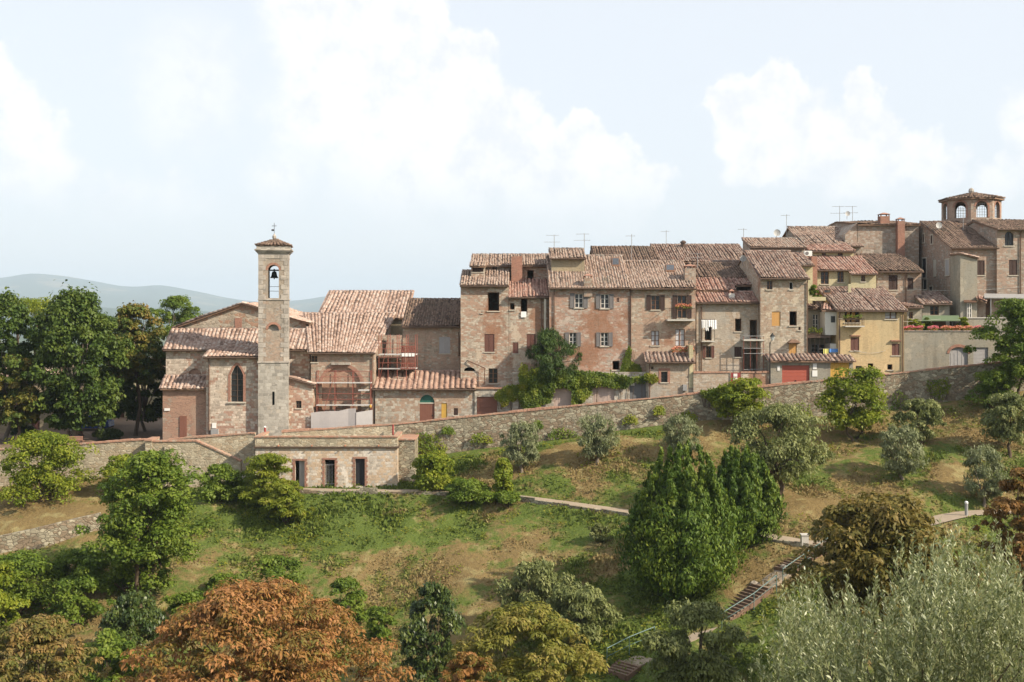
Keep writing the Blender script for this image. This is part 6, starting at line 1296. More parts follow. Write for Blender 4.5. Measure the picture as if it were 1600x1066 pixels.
def tree(name, label, cx, ytop, ybase, hwpx, kind, D=None, cat=None, group=None, zbase=None, crown_y=None, n=1.0, hd=None, lean=(0, 0), part='crown'):
    K = KIND[kind]
    if D is None: D = hit(cx, ybase)
    x = X(cx, D); zb = tz(x, D) if zbase is None else zbase
    zt = Z(ytop, D); hw = hwpx / F * D; H = zt - zb
    cb = K.get('cb', .25) if crown_y is None else max(.0, (Z(crown_y, D) - zb) / H)
    t = Thing(name, label, cat or K.get('cat', 'tree'), (x, D, zb), group)
    cr = K['cr'] * hw; hc = H * (1 - cb)
    if kind == 'yew': o, C = yew_crown(t, (x, D, zb), H, hw, int(30 * n))
    else: o, C = crown(part, t, (x, D, zb + cb * H), hc, max(hw - cr * .5, hw * .4), max((hd or hw * .95) - cr * .5, hw * .35), K['prof'], K['mat'], int(K['ncl'] * n), K['nlf'], cr, K['ll'], K['lw'],
              K.get('up', .35), K.get('droop', 0), K.get('squash', .8), K.get('lobes', .22), None, K.get('inner', .45), K.get('tone_h', 0), K.get('spike', 0), lean, K.get('bough', .72))
    nb = K.get('limbs', 9); sel = C[RNG.permutation(len(C))[:nb]]
    limbs(t, (x, D, zb), sel, K.get('r0', .05) * hw + .03, max(.15, cb * H + hc * K.get('split', .12)), K.get('bark', M_BARK), .12 * hw, K.get('trunks', 1))
    return t
L_PINE = leafmat('conifer_leaves', [(.020, .045, .012), (.04, .075, .018), (.07, .115, .025), (.11, .15, .04)], .25)
KIND = {
    'lime': dict(prof='egg', mat=L_CHEST, ncl=250, nlf=125, cr=.165, ll=.25, lw=.6, up=.5, squash=.7, cb=.16, r0=.05, lobes=.14, droop=.5, limbs=12, bark=M_BARKG, inner=.38, spike=.4, bough=.2),
    'limeo': dict(prof='egg', mat=L_CHESTO, ncl=190, nlf=130, cr=.18, ll=.21, lw=.6, up=.5, squash=.7, cb=.2, lobes=.16, droop=.4, inner=.45, bough=.4, spike=.25, tone_h=.5),
    'bright': dict(prof='round', mat=L_BRIGHT, ncl=120, nlf=95, cr=.25, ll=.20, lw=.5, cb=.14, lobes=.3, trunks=2, inner=.35, r0=.03, up=.4),
    'bush': dict(prof='shrub', mat=L_BRIGHT, ncl=130, nlf=95, cr=.22, ll=.18, lw=.5, cb=.02, lobes=.28, trunks=3, r0=.02, cat='shrub', inner=.45),
    'mid': dict(prof='egg', mat=L_MID, ncl=170, nlf=100, cr=.19, ll=.19, lw=.52, cb=.2, lobes=.38, trunks=3, r0=.035, inner=.25, droop=.3),
    'midb': dict(prof='shrub', mat=L_MID, ncl=110, nlf=95, cr=.24, ll=.17, lw=.5, cb=.02, lobes=.3, trunks=3, r0=.02, cat='shrub'),
    'feather': dict(prof='shrub', mat=L_FEATH, ncl=140, nlf=105, cr=.22, ll=.22, lw=.28, cb=.03, lobes=.34, trunks=3, r0=.02, cat='shrub', squash=.55, droop=.25),
    'olive': dict(prof='round', mat=L_OLIVE, ncl=95, nlf=110, cr=.24, ll=.17, lw=.3, cb=.12, lobes=.2, r0=.06, cat='olive tree', bough=.45, up=.2, spike=.45, inner=.45, bark=M_BARKG),
    'greyg': dict(prof='round', mat=L_GREYG, ncl=150, nlf=105, cr=.2, ll=.19, lw=.4, cb=.14, lobes=.3, r0=.05, inner=.35, spike=.15),
    'yew': dict(prof='yew', mat=L_YEW, ncl=360, nlf=110, cr=.14, ll=.25, lw=.42, cb=.0, lobes=.16, r0=.04, spike=1.1, squash=1.35, inner=.6, cat='yew', up=.1, tone_h=.1),
    'laurel': dict(prof='egg', mat=L_DARK, ncl=150, nlf=100, cr=.19, ll=.19, lw=.42, cb=.03, lobes=.18, r0=.03, cat='shrub', spike=.35, inner=.5, bough=.25),
    'column': dict(prof='column', mat=L_BRIGHT, ncl=110, nlf=95, cr=.36, ll=.17, lw=.55, cb=.0, lobes=.2, r0=.06, cat='shrub', squash=1.1, inner=.4, bough=.25),
    'rust': dict(bough=.45, prof='dome', mat=L_RUST, ncl=360, nlf=115, cr=.115, ll=.175, lw=.40, cb=.22, lobes=.16, droop=1.1, squash=.55, r0=.03, inner=.55, up=.6, tone_h=.1),
    'rusto': dict(bough=.45, prof='dome', mat=L_RUSTO, ncl=330, nlf=105, cr=.12, ll=.17, lw=.40, cb=.22, lobes=.16, droop=1.1, squash=.55, r0=.03, inner=.55, up=.6),
    'ochre': dict(bough=.5, prof='dome', mat=L_OCHRE, ncl=290, nlf=105, cr=.13, ll=.175, lw=.36, cb=.2, lobes=.18, droop=1.0, squash=.55, r0=.03, inner=.55, up=.6),
    'brown': dict(bough=.5, prof='dome', mat=L_BROWN, ncl=230, nlf=90, cr=.15, ll=.22, lw=.42, cb=.18, lobes=.16, droop=.9, squash=.7, r0=.035, inner=.3, up=.5),
    'red': dict(bough=.4, prof='dome', mat=L_RED, ncl=150, nlf=95, cr=.17, ll=.22, lw=.38, cb=.2, lobes=.24, droop=.9, squash=.6, r0=.035, inner=.45, up=.5),
    'pine': dict(prof='flame', mat=L_PINE, ncl=150, nlf=110, cr=.2, ll=.22, lw=.16, cb=.02, lobes=.3, r0=.04, spike=.3, squash=.9, inner=.5, bough=.35),
}
def plant_all():
    zp = -11.5; g = 'shade trees on the square'
    tree('shade_tree', 'big dense dark green tree with bench at its trunk', 118, 462, 692, 84, 'lime', 101.5, zbase=zp, crown_y=672, group=g, n=1.25)
    tree('shade_tree', 'dark green tree cut off by the edge beside the big one', 8, 466, 690, 66, 'lime', 104, zbase=zp, crown_y=660, group=g, n=1.1)
    tree('shade_tree', 'tree with orange tinged top next to the church roof', 212, 480, 690, 54, 'limeo', 107, zbase=zp, crown_y=600, group=g)
    tree('shade_tree', 'shaded dark tree behind the square close to the church wall', 226, 520, 690, 46, 'lime', 111, zbase=zp, crown_y=660, group=g, n=.7)
    tree('shade_tree', 'low drooping tree with yellowing lower boughs at the picture edge', 22, 560, 695, 50, 'limeo', 100.2, zbase=zp, crown_y=668, group=g, n=.8)
    tree('shade_tree', 'dark tree deep in the square behind the orange tinged one', 168, 500, 690, 50, 'lime', 116, zbase=zp, crown_y=655, group=g, n=.7)
    tree('far_tree', 'round dark tree on the skyline behind the church gable', 276, 464, 560, 42, 'mid', 150, zbase=-14, crown_y=530, n=1.0)
    tree('far_tree', 'light green treetop peeping over the shade trees', 45, 470, 560, 55, 'bright', 140, zbase=-14, crown_y=500, n=.6)
    # slope, left
    tree('bush', 'large light green bush below the square wall', 66, 680, 812, 78, 'bush', 90.5, n=1.6)
    tree('slope_tree', 'tall leafy tree with several bare stems in front of the stair parapet', 222, 708, 948, 92, 'mid', hit(225, 945), crown_y=888, n=1.9, lean=(1.0, 0))
    tree('bush', 'green bush right under the sloping stair parapet', 345, 728, 798, 42, 'midb', 90.5)
    tree('feathery_bush', 'yellow green feathery bush at the corner of the low building', 420, 712, 800, 50, 'feather', 89.5, n=1.1)
    tree('feathery_bush', 'lower yellowish feathery bush spilling down the slope', 447, 752, 845, 40, 'feather', 87, n=.9)
    tree('bush', 'small bright bush half hidden behind the tall leafy tree', 192, 712, 790, 42, 'bush', 91, n=.8)
    tree('bush', 'dark green bush at the foot of the low stone wall', 205, 830, 960, 70, 'midb', 77, n=1.1)
    tree('bush', 'green bush at the picture edge above the rusty tree', 30, 868, 985, 70, 'midb', 75, n=1.2)
    tree('bush', 'dark rounded bush between the rusty trees', 208, 935, 1066, 58, 'laurel', 68)
    tree('bush', 'thin green bush left of the orange chestnut top', 120, 862, 960, 62, 'midb', 78)
    tree('bush', 'loose green bush rising behind the orange chestnut', 432, 872, 940, 52, 'midb', 77, n=.8)
    tree('bush', 'thin weedy bush on the bare slope by the orange chestnut', 540, 905, 985, 40, 'midb', 75, n=.6)
    tree('bush', 'little dark bush under the tall leafy tree', 345, 900, 965, 34, 'midb', 78, n=.6)
    tree('bush', 'pale loose bush at the picture edge under the low stone wall', 0, 880, 1010, 52, 'bush', 72, n=.8)
    tree('bush', 'green thicket between the rust chestnuts at the bottom', 175, 985, 1100, 60, 'mid', 62, n=.7)
    tree('bush', 'loose green bush in front of the tall leafy tree', 290, 925, 1000, 44, 'midb', 73, n=.8)
    tree('bush', 'low dark bush on the shaded side of the tall leafy tree', 118, 905, 990, 50, 'midb', 73, n=.8)
    tree('bush', 'straggling green bush among dry grass near the dark evergreen', 592, 950, 1010, 30, 'midb', 73, n=.5)
    tree('bush', 'small grey plant on the grass beside the larger yew', 935, 820, 846, 18, 'greyg', hit(935, 844), n=.35)
    # slope, middle
    tree('bush', 'spreading green bush at the right corner of the low building', 686, 708, 782, 46, 'bush', 90.8, n=.9)
    tree('bush', 'dark green bush on the path edge next to the ivy column', 730, 752, 824, 42, 'midb', 87.5, n=.9)
    tree('ivy_column', 'slender column of ivy beside the path', 786, 718, 800, 17, 'column', 88, n=.9)
    tree('bush', 'rounded bush at the foot of the ivy column', 792, 770, 826, 26, 'midb', 86.8, n=.6)
    g = 'olive trees on the terraces'
    tree('olive_tree', 'round silvery olive close to the end wall of the low building', 815, 663, 736, 31, 'olive', group=g)
    tree('olive_tree', 'round silvery olive in the middle below the ivy wall', 933, 652, 722, 33, 'olive', group=g)
    tree('olive_tree', 'olive peeping over the top of the tall yew', 1067, 655, 716, 36, 'olive', group=g)
    tree('olive_tree', 'pale olive with shaggy top on the open terrace', 1410, 668, 750, 38, 'olive', group=g)
    tree('olive_tree', 'dark bluish olive behind the shaggy pale one', 1437, 626, 696, 40, 'greyg', group=g, n=.7)
    tree('olive_tree', 'low rounded olive above the bollard', 1538, 703, 788, 35, 'olive', group=g)
    tree('slope_tree', 'light green tree growing against the retaining wall by the ivy', 1162, 594, 668, 48, 'bright', 95, n=.9)
    tree('slope_tree', 'broad grey green tree with short dark trunk behind the yews', 1216, 638, 784, 82, 'greyg', hit(1217, 782), crown_y=752, n=1.6)
    tree('slope_tree', 'fresh green tree in front of the red and ochre garages', 1335, 578, 690, 58, 'bright', hit(1323, 688), n=1.2)
    tree('slope_tree', 'tall dark green tree covering the end of the terrace wall', 1590, 470, 640, 62, 'mid', 94.5, n=1.4, crown_y=600)
    tree('bush', 'green bush under the tall tree at the wall end', 1555, 580, 660, 42, 'midb', 94.5)
    tree('slope_tree', 'thin grey green tree with branching stem at the picture edge', 1578, 618, 716, 48, 'greyg', 88, crown_y=690)
    g = 'paired yews by the steps'
    tree('yew', 'larger dense dark yew in front of its twin', 1068, 690, 940, 96, 'yew', 71.5, group=g, n=1.3)
    tree('yew', 'smaller pointed yew standing behind its twin', 1160, 694, 884, 60, 'yew', 75.2, group=g, n=.8)
    # foreground
    tree('laurel_bush', 'dark pointed evergreen bush alone in front of the dry slope', 676, 914, 1046, 52, 'laurel', 66, n=1.1)
    tree('grey_bush', 'grey olive bush behind the ochre chestnut', 835, 880, 1005, 62, 'greyg', 70, n=1.0)
    tree('grey_bush', 'grey leafy bush on the shaded grass beside the ochre chestnut', 905, 918, 1030, 58, 'greyg', 67, n=.9)
    tree('grey_bush', 'large grey bush where the steps pass behind', 1085, 942, 1080, 78, 'greyg', 60, n=1.1)
    g = 'turning chestnuts in the valley'
    tree('chestnut_tree', 'big rust orange chestnut crown', 405, 918, 1500, 205, 'rust', 52, group=g, n=1.6, crown_y=1180)
    tree('chestnut_tree', 'dull rust chestnut crown in the bottom corner', 55, 968, 1500, 110, 'rusto', 53, group=g, n=1.0, crown_y=1180)
    tree('chestnut_tree', 'ochre yellow chestnut crown', 820, 948, 1500, 130, 'ochre', 54, group=g, n=1.3, crown_y=1180)
    tree('chestnut_tree', 'small orange chestnut top in front of the ochre one', 735, 1022, 1500, 62, 'rust', 50, group=g, n=.6, crown_y=1180)
    tree('chestnut_tree', 'brown chestnut hiding the top of the steps', 1378, 782, 1000, 136, 'brown', 57, group=g, n=1.75, crown_y=975)
    tree('chestnut_tree', 'reddish chestnut at the picture edge', 1600, 735, 960, 62, 'red', 55, group=g, crown_y=900)
plant_all()

M_TWIG = plain('green_twig', (.16, .17, .08), .8, .15)
def near_olive():
    """the big olive close to the viewpoint: shoots carrying paired narrow leaves"""
    D0 = 12.5; bx, by = X(1480, D0), D0 + .4; zb = tz(bx, by)
    t = Thing('olive_tree', 'large silvery olive near the viewer filling the bottom corner', 'olive tree', (bx, by, zb))
    C = []; Nn = []; Ld = []; ln = []; tn = []; mb = MB(); ends = []
    prof = [(1130, 1066), (1165, 1045), (1190, 980), (1235, 895), (1290, 900), (1340, 910), (1395, 885), (1440, 848), (1490, 808), (1540, 830), (1580, 835), (1640, 880), (1720, 960)]
    pxs = np.array([p[0] for p in prof]); pys = np.array([p[1] for p in prof])
    ns = 2300
    for s in range(ns):
        px = RNG.uniform(1110, 1740); D = D0 + RNG.uniform(-1.6, 1.9); top = np.interp(px, pxs, pys) + abs(RNG.normal(0, 45)) + RNG.uniform(-14, 34) + (D0 - D) * 14
        if s > 260: top += RNG.uniform(30, 300)
        tip = np.array([X(px, D), D, Z(top, D)]); L = RNG.uniform(.4, .8)
        cxw = np.array([bx, by, zb + 2.2]); dr = tip - cxw; dr /= np.linalg.norm(dr); dr = dr * .55 + np.array([RNG.normal(0, .22), RNG.normal(0, .22), .9]); dr /= np.linalg.norm(dr)
        side = np.array([RNG.normal(0, .12), RNG.normal(0, .12), 0])
        st = tip - dr * L; mid = (st + tip) / 2 + side * L
        mb.tube([st, mid, tip], [.006, .004, .002], 3, cap=False); ends.append(st)
        nl = int(L / .0135); f = ((np.arange(nl) + RNG.random(nl)) / nl)[:, None]
        p = (st * (1 - f) + mid * f) * (1 - f) + (mid * (1 - f) + tip * f) * f
        a = RNG.uniform(0, 6.28, nl); per = np.cross(dr, np.stack([np.cos(a), np.sin(a), np.full(nl, .3)], -1)); per /= np.linalg.norm(per, axis=1, keepdims=True)
        ld = dr * RNG.uniform(.5, 1.0, (nl, 1)) + per * RNG.uniform(.35, .9, (nl, 1)); ld /= np.linalg.norm(ld, axis=1, keepdims=True); l_ = RNG.uniform(.045, .085, nl) * (1.1 - .3 * f[:, 0])
        C.append(p + ld * l_[:, None] * .55); Ld.append(ld); Nn.append(np.cross(ld, RNG.normal(size=(nl, 3)))); ln.append(l_); tn.append(RNG.random(nl) ** 1.3)
    C = np.concatenate(C); Ld = np.concatenate(Ld); Nn = np.concatenate(Nn); ln = np.concatenate(ln); tn = np.concatenate(tn)
    ln = np.array(ln); V = leafquads(C, Nn, Ld, ln, ln * .30); n = len(ln)
    quadmesh('crown', V, np.arange(n * 4).reshape(-1, 4), L_OLIVEN, {'rnd': RNG.random(n), 'tone': tn}, t.o, t.base)
    t.part('twigs', mb, M_TWIG, kind='stuff')
    lb = MB(); b = Vector((bx, by, zb)); fork = b + Vector((.1, 0, 1.3)); lb.tube([b - Vector((0, 0, .4)), b + Vector((0, 0, .5)), fork], [.32, .24, .2], 9)
    for e in RNG.permutation(len(ends))[:90]:
        q = Vector(ends[e]); m_ = fork + (q - fork) * .5 + Vector((random.uniform(-.3, .3), random.uniform(-.3, .3), .25)); lb.tube([fork, m_, q], [.05, .025, .007], 5, cap=False)
    t.part('trunk', lb, M_BARKG, smooth=True)
near_olive()

def ivy_on(name, label, pts, D, mat, n, ll=.17, thick=.35, hang=.0, cat='ivy'):
    """leaves over a wall area; pts = outline in photo pixels at distance D"""
    poly = [(X(a, D), Z(b, D)) for a, b in pts]; xs = [p[0] for p in poly]; zz = [p[1] for p in poly]
    t = Thing(name, label, cat, ((min(xs) + max(xs)) / 2, D, min(zz)))
    def inside(x, z):
        c = np.zeros(len(x), bool)
        for (x0, z0), (x1, z1) in zip(poly, poly[1:] + poly[:1]):
            c ^= ((z0 > z) != (z1 > z)) & (x < (x1 - x0) * (z - z0) / (z1 - z0 + 1e-9) + x0)
        return c
    x = RNG.uniform(min(xs), max(xs), n * 3); z = RNG.uniform(min(zz), max(zz), n * 3); k = inside(x, z); x, z = x[k][:n], z[k][:n]; n = len(x)
    bul = vnoise(x + 50, z + 50, .7, 21) * .7 + vnoise(x + 50, z + 50, .3, 22) * .3
    y = D - thick * bul * RNG.uniform(.55, 1.0, n) + .02
    x = x + RNG.normal(0, .06, n); z = z + RNG.normal(0, .08, n)
    nor = np.stack([RNG.normal(0, .5, n), -np.ones(n), RNG.normal(.45, .5, n)], -1); ld = np.stack([RNG.normal(0, .6, n), RNG.normal(-.2, .3, n), -np.ones(n)], -1)
    ln = ll * RNG.uniform(.6, 1.3, n); V = leafquads(np.stack([x, y, z], -1), nor, ld, ln, ln * RNG.uniform(.6, .95, n))
    tone = np.clip(vnoise(x + 9, z + 9, .55, 23) * 1.2 - .1, 0, 1)
    quadmesh('foliage', V, np.arange(n * 4).reshape(-1, 4), mat, {'rnd': RNG.random(n), 'tone': tone}, t.o, t.base)
    mb = MB()
    for i in range(7):
        a = random.uniform(min(xs) + .3, max(xs) - .3); mb.tube([(a, D - .02, min(zz)), (a + random.uniform(-.3, .3), D - .03, (min(zz) + max(zz)) / 2), (a + random.uniform(-.3, .3), D - .03, max(zz) - .3)], [.03, .022, .01], 5)
    t.part('stem', mb, M_BARK)
    return t
def ivies():
    ivy_on('ivy', 'thick dark ivy draped over the garage wall between the faded doors', [(812, 584), (835, 577), (900, 580), (960, 584), (985, 590), (1012, 588), (1008, 597), (985, 597), (980, 606), (958, 606), (946, 602), (926, 604), (922, 618), (905, 632), (893, 631), (893, 608), (880, 604), (866, 606), (860, 628), (846, 634), (822, 640), (816, 620)], 98.95, L_IVY, 9000, .18, .75)
    ivy_on('ivy', 'bright creeper sheet hanging beside the brown garage door', [(774, 616), (790, 604), (815, 602), (822, 630), (820, 640), (808, 622), (795, 628), (785, 636), (782, 626), (773, 622)], 98.9, L_IVYB, 2600, .15, .3)
    ivy_on('ivy', 'ivy wrapped post standing between creeper and conifer', [(811, 580), (816, 568), (824, 570), (824, 600), (820, 625), (812, 620)], 98.6, L_IVYB, 1000, .15, .4)
    ivy_on('ivy', 'creeper climbing beside the drain pipe of the red house', [(968, 584), (975, 560), (982, 542), (986, 545), (984, 565), (1000, 572), (1002, 584)], 99.9, L_IVYB, 1500, .16, .3)
    ivy_on('ivy', 'light creeper hanging over the slate garage door', [(1006, 586), (1024, 586), (1028, 594), (1020, 598), (1008, 592)], 98.6, L_IVYB, 700, .16, .35)
    ivy_on('ivy', 'dark ivy hanging over the retaining wall top', [(1092, 612), (1120, 607), (1150, 604), (1152, 625), (1118, 636), (1104, 622)], 96.95, L_IVY, 2600, .16, .45)
    ivy_on('ivy', 'sparse weeds rooted along the sunny wall right of the low building', [(650, 680), (680, 676), (700, 700), (690, 716), (652, 720)], 96.95, L_BRIGHT, 700, .14, .35, cat='weeds')
    ivy_on('ivy', 'green creeper patch on the wall beside the fresh green tree', [(1445, 596), (1480, 590), (1486, 606), (1470, 625), (1450, 615)], 96.95, L_IVYB, 380, .15, .3, cat='creeper')
    tree('conifer', 'dark green conifer in front of the grey shuttered windows', 860, 520, 600, 46, 'pine', 99.2, zbase=Z(592, 99.2), n=1.1)
    # weeds on the retaining wall
    for i, (px, py, w, h, lab) in enumerate([(660, 690, 22, 16, 'weed clump low on the retaining wall near the low building'), (752, 684, 20, 8, 'weed tuft on the retaining wall above the first olive'), (880, 676, 26, 8, 'low weeds at the wall foot between the olives'), (1075, 650, 16, 8, 'weed tuft in the wall below the dark ivy'), (1405, 628, 18, 20, 'weed clump by the drain hole in the wall'), (1250, 640, 20, 12, 'weed clump at the wall foot behind the broad tree'), (700, 672, 10, 5, 'small weed tuft just under the coping near the green fanlight'), (985, 655, 12, 6, 'weed tuft low on the wall between second and third olive'), (840, 664, 9, 5, 'tiny weed tuft high on the wall under the ivy'), (1030, 640, 10, 7, 'weed tuft on the wall below the brick framed window')]):
        ivy_on('wall_weed', lab, [(px - w, py + h), (px - w * .6, py - h * .6), (px, py - h), (px + w * .7, py - h * .4), (px + w, py + h)], 96.9, L_BRIGHT if i % 2 else L_MID, 260, .15, .5, cat='weed')
ivies()
def undergrowth():
    """broad-leaved weeds and creepers lying over the slope"""
    n = 3800; px = RNG.uniform(-40, 1640, n); D = 96.0 - RNG.random(n) ** 1.1 * 33; x = X(px, D); gr = greenness(x, D)
    keep = (RNG.random(n) < (gr * 1.3 - .1) * (.3 + vnoise(x, D, 4.0, 31))) & ~((px < 430) & (D > 91.5))
    d = np.full(n, 99.)
    for a, b in zip(PATHN[:-1], PATHN[1:]):
        e = b - a; t = np.clip(((x - a[0]) * e[0] + (D - a[1]) * e[1]) / (e[0] ** 2 + e[1] ** 2), 0, 1); d = np.minimum(d, np.hypot(x - a[0] - t * e[0], D - a[1] - t * e[1]))
    keep &= d > 1.3; x, D = x[keep], D[keep]; z = terrain(x, D); m_ = len(x); K = 26; ci = np.repeat(np.arange(m_), K); N = m_ * K
    rr = RNG.uniform(.25, .75, m_)[ci] * np.sqrt(RNG.random(N)); a = RNG.uniform(0, 6.283, N); X_ = x[ci] + rr * np.cos(a); Y_ = D[ci] + rr * np.sin(a); hh = RNG.uniform(.1, .5, m_)[ci] * RNG.random(N)
    pos = np.stack([X_, Y_, terrain(X_, Y_) + .04 + hh * (1 - rr)], -1); nor = RNG.normal(0, .45, (N, 3)) + np.array([0, -.25, 1]); ln = RNG.uniform(.09, .2, N)
    V = leafquads(pos, nor, unit(N), ln, ln * RNG.uniform(.5, .8, N)); tone = RNG.random(m_)[ci]
    o = quadmesh('undergrowth', V, np.arange(N * 4).reshape(-1, 4), L_IVYB, {'rnd': RNG.random(N), 'tone': tone}); tag(o, 'broad leaved weeds and creepers spread over the slope', 'weeds', kind='stuff')
undergrowth()

# ------------------------------------------------------------------ the square: houses, car, bench, people
def square_things():
    zp = -11.5
    house('square_house', 'apricot house behind the shade trees at the picture edge', 'house', -120, 84, 0, 590, 113, 118, 560, M_TANP, T_ROW, [('door', 49, 62, 642, 671, {'mat': M_SHRED}), ('shut', 20, 32, 628, 650, {'mat': M_SHBROWN})], zb=zp - .3)
    house('square_house', 'ochre house deep in the shade between trees and church', 'house', 150, 268, 0, 585, 126, 131, 560, M_CREAM, T_ROW, [('door', 186, 194, 636, 657, {'mat': M_WOODDK}), ('door', 236, 246, 634, 657, {'mat': M_SHRED}), ('shut', 214, 222, 620, 636, {'mat': M_SHBROWN})], zb=zp - .3)
    wall_run('garden_wall', 'low apricot garden wall under the boughs by the picture edge', [P(-60, 658, 109.5), P(46, 657, 109.5)], .3, M_TANP, 1.5, cop=False)
    tree('hedge_bush', 'dark clipped bush in front of the apricot garden wall', 36, 665, 684, 18, 'laurel', 106, zbase=zp, n=.4)
    tree('hedge_bush', 'dark low bush below the blue car', 168, 672, 690, 22, 'laurel', 104, zbase=zp, n=.4)
    # car
    D = 111.5; x0 = X(106, D); t = Thing('parked_car', 'blue car parked under the shade trees', 'car', (x0 + 2, D, zp))
    prof = [(0, .35), (.05, .75), (.25, .88), (1.05, .98), (1.75, 1.42), (2.9, 1.45), (3.55, 1.02), (3.95, .92), (4.0, .4), (3.9, .25), (.1, .25)]
    mb = MB(); mb.prism_y([(x0 + a, zp + b) for a, b in prof][::-1], D, D + 1.65); t.part('body', mb, M_BLUEPAINT)
    for q in ([(1.2, 1.0), (1.8, 1.36), (2.25, 1.37), (2.25, 1.0)], [(2.32, 1.0), (2.32, 1.37), (2.85, 1.38), (3.35, 1.02)]):
        mb = MB(); mb.prism_y([(x0 + a, zp + b) for a, b in q], D - .012, D + .01); t.part('window', mb, M_GLASS)
    for cx in (.75, 3.2):
        mb = MB(); n = 18; pts = [(x0 + cx + .31 * math.cos(6.283 * k / n), zp + .31 + .31 * math.sin(6.283 * k / n)) for k in range(n)]; mb.prism_y(pts, D - .03, D + .2); w = t.part('wheel', mb, M_RUBBER)
        mb = MB(); pts = [(x0 + cx + .19 * math.cos(6.283 * k / n), zp + .31 + .19 * math.sin(6.283 * k / n)) for k in range(n)]; mb.prism_y(pts, D - .045, D - .031); t.part('rim', mb, M_STEEL, w)
    mb = MB(); mb.box(x0 + .0, x0 + .12, D + .1, D + .4, zp + .62, zp + .76); t.part('headlight', mb, M_SIGN)
    # benches
    def bench(label, px, D, m_=M_STEP):
        x = X(px, D); t = Thing('park_bench', label, 'bench', (x, D, zp)); L = .72
        for k in range(4): mb = MB(); mb.box(x - L, x + L, D + k * .11, D + k * .11 + .09, zp + .43, zp + .46); t.part('seat_slat', mb, m_)
        for k in range(3): mb = MB(); mb.box(x - L, x + L, D - .06, D - .035, zp + .55 + k * .12, zp + .64 + k * .12); t.part('back_slat', mb, m_)
        for s in (-1, 1): mb = MB(); mb.box(x + s * .55 - .04, x + s * .55 + .04, D, D + .42, zp, zp + .428); mb.box(x + s * .55 - .03, x + s * .55 + .03, D - .034, D - .001, zp, zp + .88); t.part('leg', mb, M_IRON)
        return x, D
    W = plain('pale_bench_wood', (.36, .20, .14), .8, .15)
    bench('wooden slat bench beside the trunk of the big tree', 117, 98.6, W)
    bx, bD = bench('dark wooden bench carrying the two seated people', 118, 103.2)
    def person(label, x, y, shirt, facing=0.0):
        J = dict(pel=(0, 0, .53), ch=(0, -.03, .88), nk=(0, -.02, 1.05), hd=(0, .02, 1.17), ht=(0, .03, 1.28), ls=(-.17, -.02, .98), le=(-.23, .08, .74), lh=(-.12, .30, .62), rs=(.17, -.02, .98), re=(.23, .08, .74), rh=(.12, .30, .62),
                 lp=(-.09, .0, .52), lk=(-.11, .42, .52), la=(-.11, .44, .1), lf=(-.11, .58, .05), rp=(.09, .0, .52), rk=(.11, .42, .52), ra=(.11, .44, .1), rf=(.11, .58, .05))
        Rr = dict(pel=.15, ch=.145, nk=.06, hd=.095, ht=.085, ls=.07, le=.05, lh=.04, rs=.07, re=.05, rh=.04, lp=.095, lk=.07, la=.045, lf=.04, rp=.095, rk=.07, ra=.045, rf=.04)
        E = [('pel', 'ch'), ('ch', 'nk'), ('nk', 'hd'), ('hd', 'ht'), ('ch', 'ls'), ('ls', 'le'), ('le', 'lh'), ('ch', 'rs'), ('rs', 're'), ('re', 'rh'), ('pel', 'lp'), ('lp', 'lk'), ('lk', 'la'), ('la', 'lf'), ('pel', 'rp'), ('rp', 'rk'), ('rk', 'ra'), ('ra', 'rf')]
        ks = list(J); me = bpy.data.meshes.new('person'); me.from_pydata([J[k] for k in ks], [(ks.index(a), ks.index(b)) for a, b in E], [])
        o = bpy.data.objects.new('person_rig', me); COL.objects.link(o); md = o.modifiers.new('skin', 'SKIN')
        for i, k in enumerate(ks): me.skin_vertices[0].data[i].radius = (Rr[k], Rr[k]); me.skin_vertices[0].data[i].use_root = (k == 'pel')
        sb = o.modifiers.new('sub', 'SUBSURF'); sb.levels = 2
        dg = bpy.context.evaluated_depsgraph_get(); new = bpy.data.meshes.new_from_object(o.evaluated_get(dg)); bpy.data.objects.remove(o)
        new.materials.clear(); [new.materials.append(m_) for m_ in (M_SKIN, shirt, M_TROUSER, M_HAIR)]
        for p in new.polygons:
            c = p.center; p.use_smooth = True
            p.material_index = 3 if (c.z > 1.2 and c.y < .05) else 0 if c.z > 1.03 else 2 if (c.z < .6 and (abs(c.x) < .2 and c.y < .7) and not (c.z > .57 and c.y > .2)) else 0 if (c.y > .15 and c.z > .56) else 1
        ob = bpy.data.objects.new('person', new); COL.objects.link(ob); ob.location = (x, y, zp); ob.rotation_euler.z = facing
        tag(ob, label, 'person', 'people sitting on the square')
    person('person in a white shirt sitting on the dark bench', bx - .3, bD + .18, M_CLOTH); person('person in a green shirt sitting on the dark bench', bx + .32, bD + .18, M_GREENSHIRT)
square_things()

